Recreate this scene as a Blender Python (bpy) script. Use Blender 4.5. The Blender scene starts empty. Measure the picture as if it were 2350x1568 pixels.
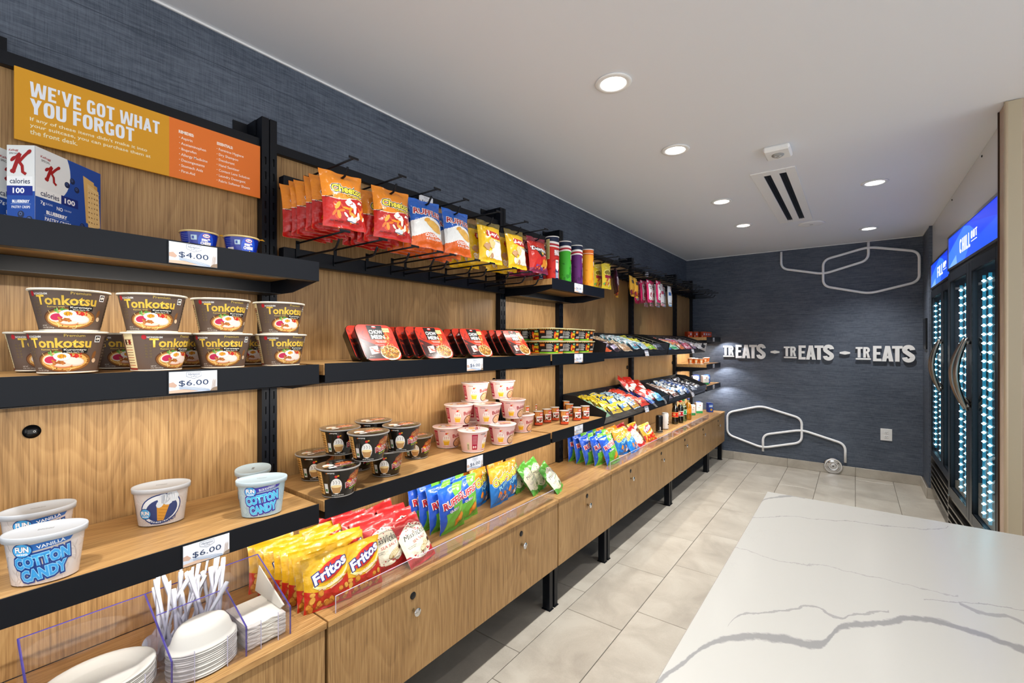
import bpy, bmesh, math, random
import numpy as np
from mathutils import Vector, Matrix
random.seed(7)
PI = math.pi
S = bpy.context.scene
C = S.collection

# ------------------------------------------------------------------ camera, world, light, exposure
YAW = math.atan2(786.0, 1044.0)
CH = 1.393
cam_d = bpy.data.cameras.new('camera'); cam = bpy.data.objects.new('camera', cam_d); C.objects.link(cam)
cam_d.sensor_width = 36.0; cam_d.lens = 36.0*1044/2350; cam_d.shift_y = 3.0/2350
cam_d.clip_start = 0.02; cam_d.clip_end = 60
cam.location = (0, 0, CH); cam.rotation_euler = (PI/2, 0, YAW)
S.camera = cam
S.view_settings.view_transform = 'Standard'; S.view_settings.look = 'None'
S.view_settings.gamma = 1.0; S.view_settings.use_curve_mapping = False
S.view_settings.exposure = 0.64
W = bpy.data.worlds.new('world'); S.world = W; W.use_nodes = True
W.node_tree.nodes['Background'].inputs[0].default_value = (0.93, 0.96, 1.0, 1)
W.node_tree.nodes['Background'].inputs[1].default_value = 1.35
S.cycles.max_bounces = 7; S.cycles.diffuse_bounces = 4; S.cycles.glossy_bounces = 3
S.cycles.transparent_max_bounces = 16; S.cycles.transmission_bounces = 4
S.cycles.caustics_reflective = False; S.cycles.caustics_refractive = False
S.cycles.sample_clamp_indirect = 4.0; S.cycles.use_denoising = True
CEIL = 2.44
DOWNLIGHTS = [(-.775, 1.707), (-.775, 2.50), (-.785, 3.62), (-.79, 4.47), (.105, 3.79), (.105, 5.28)]
DOWNLIGHTS_ADDED = [(-.775, .80), (-.775, -.20), (.105, -.3)]   # unseen fittings added over and behind the camera as fill light
POWER_DOWN = 54.0
POWER_SHELF = 4.2
for i, (x, y) in enumerate(DOWNLIGHTS + DOWNLIGHTS_ADDED):
    L = bpy.data.lights.new('downlight_lamp', 'SPOT'); L.energy = POWER_DOWN; L.spot_size = math.radians(106); L.spot_blend = .75
    L.shadow_soft_size = .035; L.color = (1, .985, .96)
    o = bpy.data.objects.new('downlight_lamp', L); o.location = (x, y, CEIL-.012); C.objects.link(o); o['kind'] = 'structure'

# ------------------------------------------------------------------ photograph geometry -> world
CY, SY = math.cos(YAW), math.sin(YAW)
def PD(u, D):
    "y of the point seen in column u on the plane D metres left of the camera"
    r = (u-1175.)/1044.
    return D*(CY+SY*r)/(SY-CY*r)
def G(u, v, z):
    "x, y of the point seen at u, v and standing at height z"
    d = 1044.*(CH-z)/(v-787.); l = (u-1175.)/1044.*d
    return (l*CY-d*SY, l*SY+d*CY)
def TG(ul, ur, R):
    "centre of a round thing of radius R seen between two columns"
    a, b = math.atan((ul-1175)/1044.), math.atan((ur-1175)/1044.)
    d = R/math.sin((b-a)/2); m = (a+b)/2
    l, dp = d*math.sin(m), d*math.cos(m)
    return (l*CY-dp*SY, l*SY+dp*CY)
def WB(u, v, Y):
    "x, z on the wall plane y = Y"
    r = (u-1175.)/1044.
    x = Y*(r*CY-SY)/(CY+r*SY); dp = -x*SY+Y*CY
    return x, CH+(787.-v)*dp/1044.

# ------------------------------------------------------------------ colours and materials
def lin(c):
    if isinstance(c, str):
        c = [int(c[i:i+2], 16) for i in (0, 2, 4)]
    out = []
    for k in c[:3]:
        k = k/255.; out.append(k/12.92 if k <= .04045 else ((k+.055)/1.055)**2.4)
    return out
def mat(name, col=None, rough=.5, metal=0., spec=.5, bump=None, coat=0., attr=False, trans=0., ior=1.45, emit=None, es=0.):
    m = bpy.data.materials.new(name); m.use_nodes = True; nt = m.node_tree; b = nt.nodes['Principled BSDF']
    if col is not None: b.inputs['Base Color'].default_value = (*lin(col), 1)
    b.inputs['Roughness'].default_value = rough; b.inputs['Metallic'].default_value = metal
    b.inputs['Specular IOR Level'].default_value = spec; b.inputs['Coat Weight'].default_value = coat
    b.inputs['Coat Roughness'].default_value = .08
    b.inputs['Transmission Weight'].default_value = trans; b.inputs['IOR'].default_value = ior
    if emit is not None:
        b.inputs['Emission Color'].default_value = (*lin(emit), 1); b.inputs['Emission Strength'].default_value = es
    if attr:
        a = nt.nodes.new('ShaderNodeAttribute'); a.attribute_name = 'Col'; nt.links.new(a.outputs['Color'], b.inputs['Base Color'])
    if bump:
        sc, st, dist = bump
        n = nt.nodes.new('ShaderNodeTexNoise'); n.inputs['Scale'].default_value = sc; n.inputs['Detail'].default_value = 3
        t = nt.nodes.new('ShaderNodeTexCoord'); nt.links.new(t.outputs['Object'], n.inputs['Vector'])
        bp = nt.nodes.new('ShaderNodeBump'); bp.inputs['Strength'].default_value = st; bp.inputs['Distance'].default_value = dist
        nt.links.new(n.outputs['Fac'], bp.inputs['Height']); nt.links.new(bp.outputs['Normal'], b.inputs['Normal'])
    return m
def nd(nt, t, **k):
    n = nt.nodes.new(t)
    for a, v in k.items():
        if a.startswith('i_'):
            n.inputs[a[2:].replace('_', ' ')].default_value = v
        else: setattr(n, a, v)
    return n
def ramp(nt, stops):
    r = nt.nodes.new('ShaderNodeValToRGB'); e = r.color_ramp.elements
    while len(e) < len(stops): e.new(.5)
    for k, (p, c) in enumerate(stops): e[k].position = p; e[k].color = (*(lin(c) if not isinstance(c, (int, float)) else (c, c, c)), 1)
    return r

def wood(name, axis, dark, mid, light):
    m = bpy.data.materials.new(name); m.use_nodes = True; nt = m.node_tree; b = nt.nodes['Principled BSDF']; lk = nt.links.new
    geo = nd(nt, 'ShaderNodeNewGeometry'); oi = nd(nt, 'ShaderNodeObjectInfo')
    off = nd(nt, 'ShaderNodeVectorMath', operation='SCALE'); off.inputs[0].default_value = (3.1, 7.7, 5.3); lk(oi.outputs['Random'], off.inputs['Scale'])
    add = nd(nt, 'ShaderNodeVectorMath', operation='ADD'); lk(geo.outputs['Position'], add.inputs[0]); lk(off.outputs[0], add.inputs[1])
    def mapped(s_long, s_cross):
        mp = nd(nt, 'ShaderNodeMapping'); mp.inputs['Scale'].default_value = tuple(s_long if k == axis else (s_cross*.12 if axis == 1 and k == 2 else s_cross) for k in range(3))
        lk(add.outputs[0], mp.inputs[0]); return mp
    fine = nd(nt, 'ShaderNodeTexNoise', i_Scale=1., i_Detail=4., i_Roughness=.62); lk(mapped(6., 290.).outputs[0], fine.inputs['Vector'])
    broad = nd(nt, 'ShaderNodeTexNoise', i_Scale=1., i_Detail=2.); lk(mapped(.9, 11.).outputs[0], broad.inputs['Vector'])
    # cathedral figure: rings cut at a slant
    ringn = nd(nt, 'ShaderNodeTexNoise', i_Scale=1., i_Detail=1.5, i_Roughness=.4); lk(mapped(.75, 3.6).outputs[0], ringn.inputs['Vector'])
    mul = nd(nt, 'ShaderNodeMath', operation='MULTIPLY'); mul.inputs[1].default_value = 34.; lk(ringn.outputs['Fac'], mul.inputs[0])
    fr = nd(nt, 'ShaderNodeMath', operation='FRACT'); lk(mul.outputs[0], fr.inputs[0])
    rr = ramp(nt, [(0, 0.), (.55, .75), (.85, 1.), (1., .1)]); lk(fr.outputs[0], rr.inputs[0])
    a1 = nd(nt, 'ShaderNodeMath', operation='MULTIPLY_ADD'); lk(fine.outputs['Fac'], a1.inputs[0]); a1.inputs[1].default_value = 1.2; a1.inputs[2].default_value = -.235
    a2 = nd(nt, 'ShaderNodeMath', operation='MULTIPLY_ADD'); lk(broad.outputs['Fac'], a2.inputs[0]); a2.inputs[1].default_value = .34; lk(a1.outputs[0], a2.inputs[2])
    a3 = nd(nt, 'ShaderNodeMath', operation='MULTIPLY_ADD'); lk(rr.outputs[0], a3.inputs[0]); a3.inputs[1].default_value = -.10; lk(a2.outputs[0], a3.inputs[2])
    cr = ramp(nt, [(.22, dark), (.46, mid), (.72, light)]); lk(a3.outputs[0], cr.inputs[0])
    lk(cr.outputs[0], b.inputs['Base Color']); b.inputs['Roughness'].default_value = .42; b.inputs['Specular IOR Level'].default_value = .35
    bp = nd(nt, 'ShaderNodeBump'); bp.inputs['Strength'].default_value = .12; bp.inputs['Distance'].default_value = .0006
    lk(fine.outputs['Fac'], bp.inputs['Height']); lk(bp.outputs[0], b.inputs['Normal'])
    return m
def linen(name, lo, hi, seam_axis=None):
    m = bpy.data.materials.new(name); m.use_nodes = True; nt = m.node_tree; b = nt.nodes['Principled BSDF']; lk = nt.links.new
    geo = nd(nt, 'ShaderNodeNewGeometry'); ns = []
    for sc in ((26, 26, 420), (420, 420, 22), (9, 9, 120), (3, 3, 3)):
        mp = nd(nt, 'ShaderNodeMapping'); mp.inputs['Scale'].default_value = sc; lk(geo.outputs['Position'], mp.inputs[0])
        n = nd(nt, 'ShaderNodeTexNoise', i_Scale=1., i_Detail=2.); lk(mp.outputs[0], n.inputs['Vector']); ns.append(n)
    s = ns[0].outputs['Fac']
    for n, w in zip(ns[1:], (.8, .9, .5)):
        a = nd(nt, 'ShaderNodeMath', operation='MULTIPLY_ADD'); lk(n.outputs['Fac'], a.inputs[0]); a.inputs[1].default_value = w; lk(s, a.inputs[2]); s = a.outputs[0]
    sc = nd(nt, 'ShaderNodeMath', operation='MULTIPLY'); lk(s, sc.inputs[0]); sc.inputs[1].default_value = 1/3.2
    cr = ramp(nt, [(.38, lo), (.62, hi)]); lk(sc.outputs[0], cr.inputs[0])
    sp = nd(nt, 'ShaderNodeSeparateXYZ'); lk(geo.outputs['Position'], sp.inputs[0])
    mo = nd(nt, 'ShaderNodeMath', operation='WRAP'); lk(sp.outputs['Z'], mo.inputs[0]); mo.inputs[1].default_value = 0; mo.inputs[2].default_value = .155
    lt = nd(nt, 'ShaderNodeMath', operation='LESS_THAN'); lk(mo.outputs[0], lt.inputs[0]); lt.inputs[1].default_value = .0022
    mx = nd(nt, 'ShaderNodeMix', data_type='RGBA'); lk(lt.outputs[0], mx.inputs['Factor']); lk(cr.outputs[0], mx.inputs['A'])
    mx.inputs['B'].default_value = (*[k*.85 for k in lin(lo)], 1)
    lk(mx.outputs['Result'], b.inputs['Base Color']); b.inputs['Roughness'].default_value = .62; b.inputs['Specular IOR Level'].default_value = .3
    bp = nd(nt, 'ShaderNodeBump'); bp.inputs['Strength'].default_value = .25; bp.inputs['Distance'].default_value = .0008
    lk(sc.outputs[0], bp.inputs['Height']); lk(bp.outputs[0], b.inputs['Normal'])
    return m
def stone(name, a, c, b_, rough):
    m = bpy.data.materials.new(name); m.use_nodes = True; nt = m.node_tree; b = nt.nodes['Principled BSDF']; lk = nt.links.new
    geo = nd(nt, 'ShaderNodeNewGeometry'); oi = nd(nt, 'ShaderNodeObjectInfo')
    off = nd(nt, 'ShaderNodeVectorMath', operation='SCALE'); off.inputs[0].default_value = (13., 7., 5.); lk(oi.outputs['Random'], off.inputs['Scale'])
    add = nd(nt, 'ShaderNodeVectorMath', operation='ADD'); lk(geo.outputs['Position'], add.inputs[0]); lk(off.outputs[0], add.inputs[1])
    n1 = nd(nt, 'ShaderNodeTexNoise', i_Scale=4.5, i_Detail=6., i_Roughness=.6, i_Distortion=.6); lk(add.outputs[0], n1.inputs['Vector'])
    n2 = nd(nt, 'ShaderNodeTexNoise', i_Scale=160., i_Detail=2.); lk(add.outputs[0], n2.inputs['Vector'])
    s = nd(nt, 'ShaderNodeMath', operation='MULTIPLY_ADD'); lk(n2.outputs['Fac'], s.inputs[0]); s.inputs[1].default_value = .16; lk(n1.outputs['Fac'], s.inputs[2])
    cr = ramp(nt, [(.36, a), (.56, c), (.74, b_)]); lk(s.outputs[0], cr.inputs[0]); lk(cr.outputs[0], b.inputs['Base Color'])
    b.inputs['Roughness'].default_value = rough; b.inputs['Specular IOR Level'].default_value = .4
    return m

M = {}
M['oak_up'] = wood('oak_laminate_upright', 2, '7d5e3a', 'a17c4f', 'b89463')
M['oak_along'] = wood('oak_laminate_lengthwise', 1, '8a653b', 'b28854', 'c79f69')
M['navy_wall'] = linen('navy_linen_wallcovering', '3e4653', '666e7b')
M['tan_wall'] = stone('tan_wallcovering', 'ab9683', 'b9a491', 'c6b3a1', .7)
M['ceiling'] = mat('ceiling_paint', 'e6e8ec', .75, bump=(60, .05, .001))
M['white'] = mat('white_paint', 'eeeeec', .5)
M['white_gloss'] = mat('white_gloss_metal', 'd9dad8', .22, spec=.6)
M['black'] = mat('black_powder_coat', '060a12', .42, spec=.32, bump=(900, .08, .0004))
M['blackm'] = mat('black_matt_metal', '0d0f14', .5)
M['blackplastic'] = mat('black_plastic', '08080a', .25)
M['tile'] = stone('floor_tile_porcelain', '9f978b', 'aea699', 'bab3a6', .32)
M['grout'] = mat('grout', '5f5850', .9)
M['chrome'] = mat('polished_chrome', 'd8d8d8', .08, 1.)
M['steel'] = mat('brushed_steel', '8f8a84', .3, 1.)
M['steeldark'] = mat('dark_grey_metal', '3a4048', .33, .8)
M['foil'] = mat('printed_foil', rough=.3, spec=.55, attr=True, bump=(24, .85, .010), coat=.35)
M['card'] = mat('printed_card', rough=.5, spec=.4, attr=True)
M['glossy'] = mat('printed_glossy_film', rough=.2, spec=.55, attr=True, coat=.4)
M['frost'] = mat('frosted_plastic', 'dfe2e4', .35, trans=.0)
M['paper'] = mat('white_paper', 'd9d5cc', .8)
M['plate'] = mat('moulded_fibre', 'cdcac3', .6)
M['cutlery'] = mat('white_plastic', 'd5d8e6', .25)
M['label_white'] = mat('sign_white', 'f2f2f0', .45)
M['lamp_lens'] = mat('lit_lamp_lens', 'ffffff', .5, emit='fff8ee', es=9.)
M['sign_glow'] = mat('backlit_sign_print', rough=.35, attr=True)
nt = M['sign_glow'].node_tree; _b = nt.nodes['Principled BSDF']; _a = [n for n in nt.nodes if n.type == 'ATTRIBUTE'][0]
nt.links.new(_a.outputs['Color'], _b.inputs['Emission Color']); _b.inputs['Emission Strength'].default_value = 1.0
_b.inputs['Base Color'].default_value = (.02, .02, .02, 1)
for l in list(nt.links):
    if l.to_socket == _b.inputs['Base Color']: nt.links.remove(l)
M['led_dot'] = mat('led_diode', 'ffffff', .5, emit='d8f5ff', es=20.)
M['led_bar'] = mat('led_strip_glow', '1c4a5a', .5, emit='3fb4d8', es=.7)
M['cooler_inside'] = mat('cooler_liner', '27424c', .35, spec=.6)
def glassmat(name, tint, fac, rough=.01, ior=1.5):
    m = bpy.data.materials.new(name); m.use_nodes = True; nt = m.node_tree; nt.nodes.clear(); lk = nt.links.new
    o = nd(nt, 'ShaderNodeOutputMaterial'); t = nd(nt, 'ShaderNodeBsdfTransparent'); g = nd(nt, 'ShaderNodeBsdfGlossy'); mx = nd(nt, 'ShaderNodeMixShader')
    t.inputs[0].default_value = (*lin(tint), 1); g.inputs['Roughness'].default_value = rough
    f = nd(nt, 'ShaderNodeLayerWeight', i_Blend=.5); pw = nd(nt, 'ShaderNodeMath', operation='POWER'); lk(f.outputs['Facing'], pw.inputs[0]); pw.inputs[1].default_value = 4.
    ml = nd(nt, 'ShaderNodeMath', operation='MULTIPLY_ADD'); ml.use_clamp = True
    lk(pw.outputs[0], ml.inputs[0]); ml.inputs[1].default_value = .6; ml.inputs[2].default_value = .03+fac
    lk(ml.outputs[0], mx.inputs[0]); lk(t.outputs[0], mx.inputs[1]); lk(g.outputs[0], mx.inputs[2]); lk(mx.outputs[0], o.inputs[0])
    return m
M['glass'] = glassmat('door_glass', 'cfe6ea', .02)
M['acrylic'] = glassmat('clear_acrylic', 'fdfcff', .045)
M['acrylic_edge'] = mat('acrylic_edge', '4d4590', .15, spec=.6)
M['acrylic_pale'] = mat('acrylic_pale_edge', 'c9c6de', .15, spec=.6)
M['wrapclear'] = glassmat('clear_film', 'ffffff', .05, .15)
M['liquid_dark'] = mat('dark_cola', '1a0705', .08, spec=.7)
M['liquid_orange'] = mat('orange_soda', 'f08a1c', .1, spec=.6)
M['bottle_clear'] = glassmat('clear_bottle', 'dfeee6', .05)

# ------------------------------------------------------------------ mesh builder
class MB:
    def __init__(s): s.v = []; s.f = []; s.c = []; s.m = []; s.sm = []
    def add(s, vs, fs, c=(1, 1, 1), m=0, smooth=False):
        o = len(s.v); s.v += [tuple(map(float, p)) for p in vs]
        for f in fs: s.f.append(tuple(i+o for i in f)); s.c.append(c); s.m.append(m); s.sm.append(smooth)
        return s
    def box(s, x0, y0, z0, x1, y1, z1, c=(1, 1, 1), m=0, b=0.):
        x0, x1 = min(x0, x1), max(x0, x1); y0, y1 = min(y0, y1), max(y0, y1); z0, z1 = min(z0, z1), max(z0, z1)
        b = min(b, (x1-x0)*.45, (y1-y0)*.45, (z1-z0)*.45)
        if b <= 0:
            vs = [(x, y, z) for x in (x0, x1) for y in (y0, y1) for z in (z0, z1)]
            return s.add(vs, [(0, 1, 3, 2), (4, 6, 7, 5), (0, 4, 5, 1), (2, 3, 7, 6), (0, 2, 6, 4), (1, 5, 7, 3)], c, m)
        lo, hi = (x0, y0, z0), (x1, y1, z1); vs = []; idx = {}
        for i in (0, 1):
            for j in (0, 1):
                for k in (0, 1):
                    for a in range(3):
                        sgn = (i, j, k); p = []
                        for q in range(3):
                            base = hi[q] if sgn[q] else lo[q]
                            p.append(base if q == a else base+(-b if sgn[q] else b))
                        idx[(i, j, k, a)] = len(vs); vs.append(p)
        fs = []
        def q(*ks): fs.append(tuple(idx[k] for k in ks))
        for a in range(3):
            b1, c1 = (a+1) % 3, (a+2) % 3
            for sg in (0, 1):
                ring = []
                for (p, r) in ((0, 0), (1, 0), (1, 1), (0, 1)):
                    t = [0, 0, 0]; t[a] = sg; t[b1] = p; t[c1] = r; ring.append((*t, a))
                if not sg: ring.reverse()
                q(*ring)
            # edges parallel to a : between faces b1 and c1
            for p in (0, 1):
                for r in (0, 1):
                    t0 = [0, 0, 0]; t0[b1] = p; t0[c1] = r; t1 = list(t0); t1[a] = 1
                    ring = [(*t0, b1), (*t1, b1), (*t1, c1), (*t0, c1)]
                    if p ^ r: ring.reverse()
                    ring.reverse(); q(*ring)
        for i in (0, 1):
            for j in (0, 1):
                for k in (0, 1):
                    ring = [(i, j, k, 0), (i, j, k, 1), (i, j, k, 2)]
                    if (i+j+k) % 2 == 0: ring.reverse()
                    q(*ring)
        return s.add(vs, fs, c, m)
    def prism(s, poly, axis, a0, a1, c=(1, 1, 1), m=0):
        "2D polygon (two remaining axes in cyclic order) extruded along axis"
        n = len(poly)
        def P(p, a):
            r = [0, 0, 0]; r[axis] = a; r[(axis+1) % 3] = p[0]; r[(axis+2) % 3] = p[1]; return r
        vs = [P(p, a0) for p in poly]+[P(p, a1) for p in poly]
        fs = [tuple(reversed(range(n))), tuple(range(n, 2*n))]+[(i, (i+1) % n, n+(i+1) % n, n+i) for i in range(n)]
        return s.add(vs, fs, c, m)
    def lathe(s, prof, n=32, cx=0, cy=0, c=(1, 1, 1), m=0, ex=1., ey=1., smooth=True, cols=None, mats=None, sq=0., cap=True):
        "profile [(r, z)] turned about z"
        vs = []
        for (r, z) in prof:
            for i in range(n):
                a = 2*PI*i/n; ca, sa = math.cos(a), math.sin(a); k = 1.
                if sq: k = 1./((abs(ca)**sq+abs(sa)**sq)**(1./sq))
                vs.append((cx+r*ex*ca*k, cy+r*ey*sa*k, z))
        for j in range(len(prof)-1):
            fs = [(j*n+i, j*n+(i+1) % n, (j+1)*n+(i+1) % n, (j+1)*n+i) for i in range(n)]
            if j == 0: base = vs
            s_c = cols[j] if cols else c; s_m = mats[j] if mats else m
            if j == 0: s.add(vs, fs, s_c, s_m, smooth); o = len(s.v)-len(vs)
            else:
                for f in fs: s.f.append(tuple(i+o for i in f)); s.c.append(s_c); s.m.append(s_m); s.sm.append(smooth)
        if not cap: return s
        if prof[0][0] > 1e-6: s.f.append(tuple(o+i for i in reversed(range(n)))); s.c.append(cols[0] if cols else c); s.m.append(mats[0] if mats else m); s.sm.append(False)
        if prof[-1][0] > 1e-6:
            q = (len(prof)-1)*n; s.f.append(tuple(o+q+i for i in range(n))); s.c.append(cols[-1] if cols else c); s.m.append(mats[-1] if mats else m); s.sm.append(False)
        return s
    def tube(s, pts, r, n=8, c=(1, 1, 1), m=0, cap=True, smooth=True):
        pts = [Vector(p) for p in pts]; rings = []; up = Vector((0, 0, 1)); prev = None
        for i, p in enumerate(pts):
            d = (pts[min(i+1, len(pts)-1)]-pts[max(i-1, 0)]).normalized()
            if prev is None:
                a = d.cross(up)
                if a.length < .1: a = d.cross(Vector((1, 0, 0)))
                a.normalize()
            else:
                a = (prev-d*prev.dot(d)).normalized()
            prev = a; b = d.cross(a)
            rr = r[i] if isinstance(r, (list, tuple)) else r
            rings.append([p+(a*math.cos(2*PI*k/n)+b*math.sin(2*PI*k/n))*rr for k in range(n)])
        vs = [q for ring in rings for q in ring]
        fs = [(j*n+i, (j+1)*n+i, (j+1)*n+(i+1) % n, j*n+(i+1) % n) for j in range(len(pts)-1) for i in range(n)]
        if cap: fs += [tuple(range(n)), tuple((len(pts)-1)*n+i for i in reversed(range(n)))]
        return s.add(vs, fs, c, m, smooth)
    def grid(s, P, c=(1, 1, 1), m=0, smooth=True, flip=False):
        ni, nj = P.shape[0], P.shape[1]; vs = P.reshape(-1, 3)
        fs = []
        for i in range(ni-1):
            for j in range(nj-1):
                f = (i*nj+j, (i+1)*nj+j, (i+1)*nj+j+1, i*nj+j+1)
                fs.append(tuple(reversed(f)) if flip else f)
        return s.add(vs, fs, c, m, smooth)
    def mesh(s, name, mats, weld=False):
        me = bpy.data.meshes.new(name); me.from_pydata(s.v, [], s.f)
        for mm in mats: me.materials.append(mm)
        me.polygons.foreach_set('material_index', s.m); me.polygons.foreach_set('use_smooth', s.sm)
        if any(mm in (M['foil'], M['card'], M['glossy'], M['sign_glow']) for mm in mats):
            cache = {}
            cols = []
            for p, c in zip(me.polygons, s.c):
                if c not in cache: cache[c] = (*lin(c), 1.)
                cols.extend(cache[c]*p.loop_total)
            at = me.color_attributes.new('Col', 'FLOAT_COLOR', 'CORNER'); at.data.foreach_set('color', cols)
        me.update()
        return me
    def obj(s, name, mats, parent=None, loc=None, rot=None):
        if not isinstance(mats, (list, tuple)): mats = [mats]
        o = bpy.data.objects.new(name, s.mesh(name, [M[k] if isinstance(k, str) else k for k in mats])); C.objects.link(o)
        if parent is not None: o.parent = parent
        if loc is not None: o.location = loc
        if rot is not None: o.rotation_euler = rot
        return o
def tag(o, label=None, cat=None, group=None, kind=None):
    if label: o['label'] = label
    if cat: o['category'] = cat
    if group: o['group'] = group
    if kind: o['kind'] = kind
    return o
def thing(name, label, cat, loc=(0, 0, 0), group=None, rot=(0, 0, 0)):
    o = bpy.data.objects.new(name, None); C.objects.link(o); o.location = loc; o.rotation_euler = rot; o.empty_display_size = .05
    return tag(o, label, cat, group)
def dup(root, loc=None, rot=None, label=None, group=None, scale=None, parent=None):
    r = root.copy(); C.objects.link(r); r.parent = parent
    if loc is not None: r.location = loc
    if rot is not None: r.rotation_euler = rot
    if scale is not None: r.scale = scale
    if label: r['label'] = label
    if group: r['group'] = group
    for ch in list(root.children):
        if ch.get('category'): continue
        dup(ch, parent=r)
    return r
def put(protos, key, loc, rot=(0, 0, 0), label=None, group=None, scale=None):
    "first use moves the prototype itself, later uses copy it"
    p = protos[key]
    if not p.get('_used'):
        p['_used'] = 1; p.location = loc; p.rotation_euler = rot
        if scale is not None: p.scale = scale
        if label: p['label'] = label
        if group: p['group'] = group
        return p
    r = dup(p, loc, rot, label, group, scale)
    return r
ORD = ['first', 'second', 'third', 'fourth', 'fifth', 'sixth', 'seventh', 'eighth', 'ninth', 'tenth', 'eleventh', 'twelfth', 'thirteenth', 'fourteenth']

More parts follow.
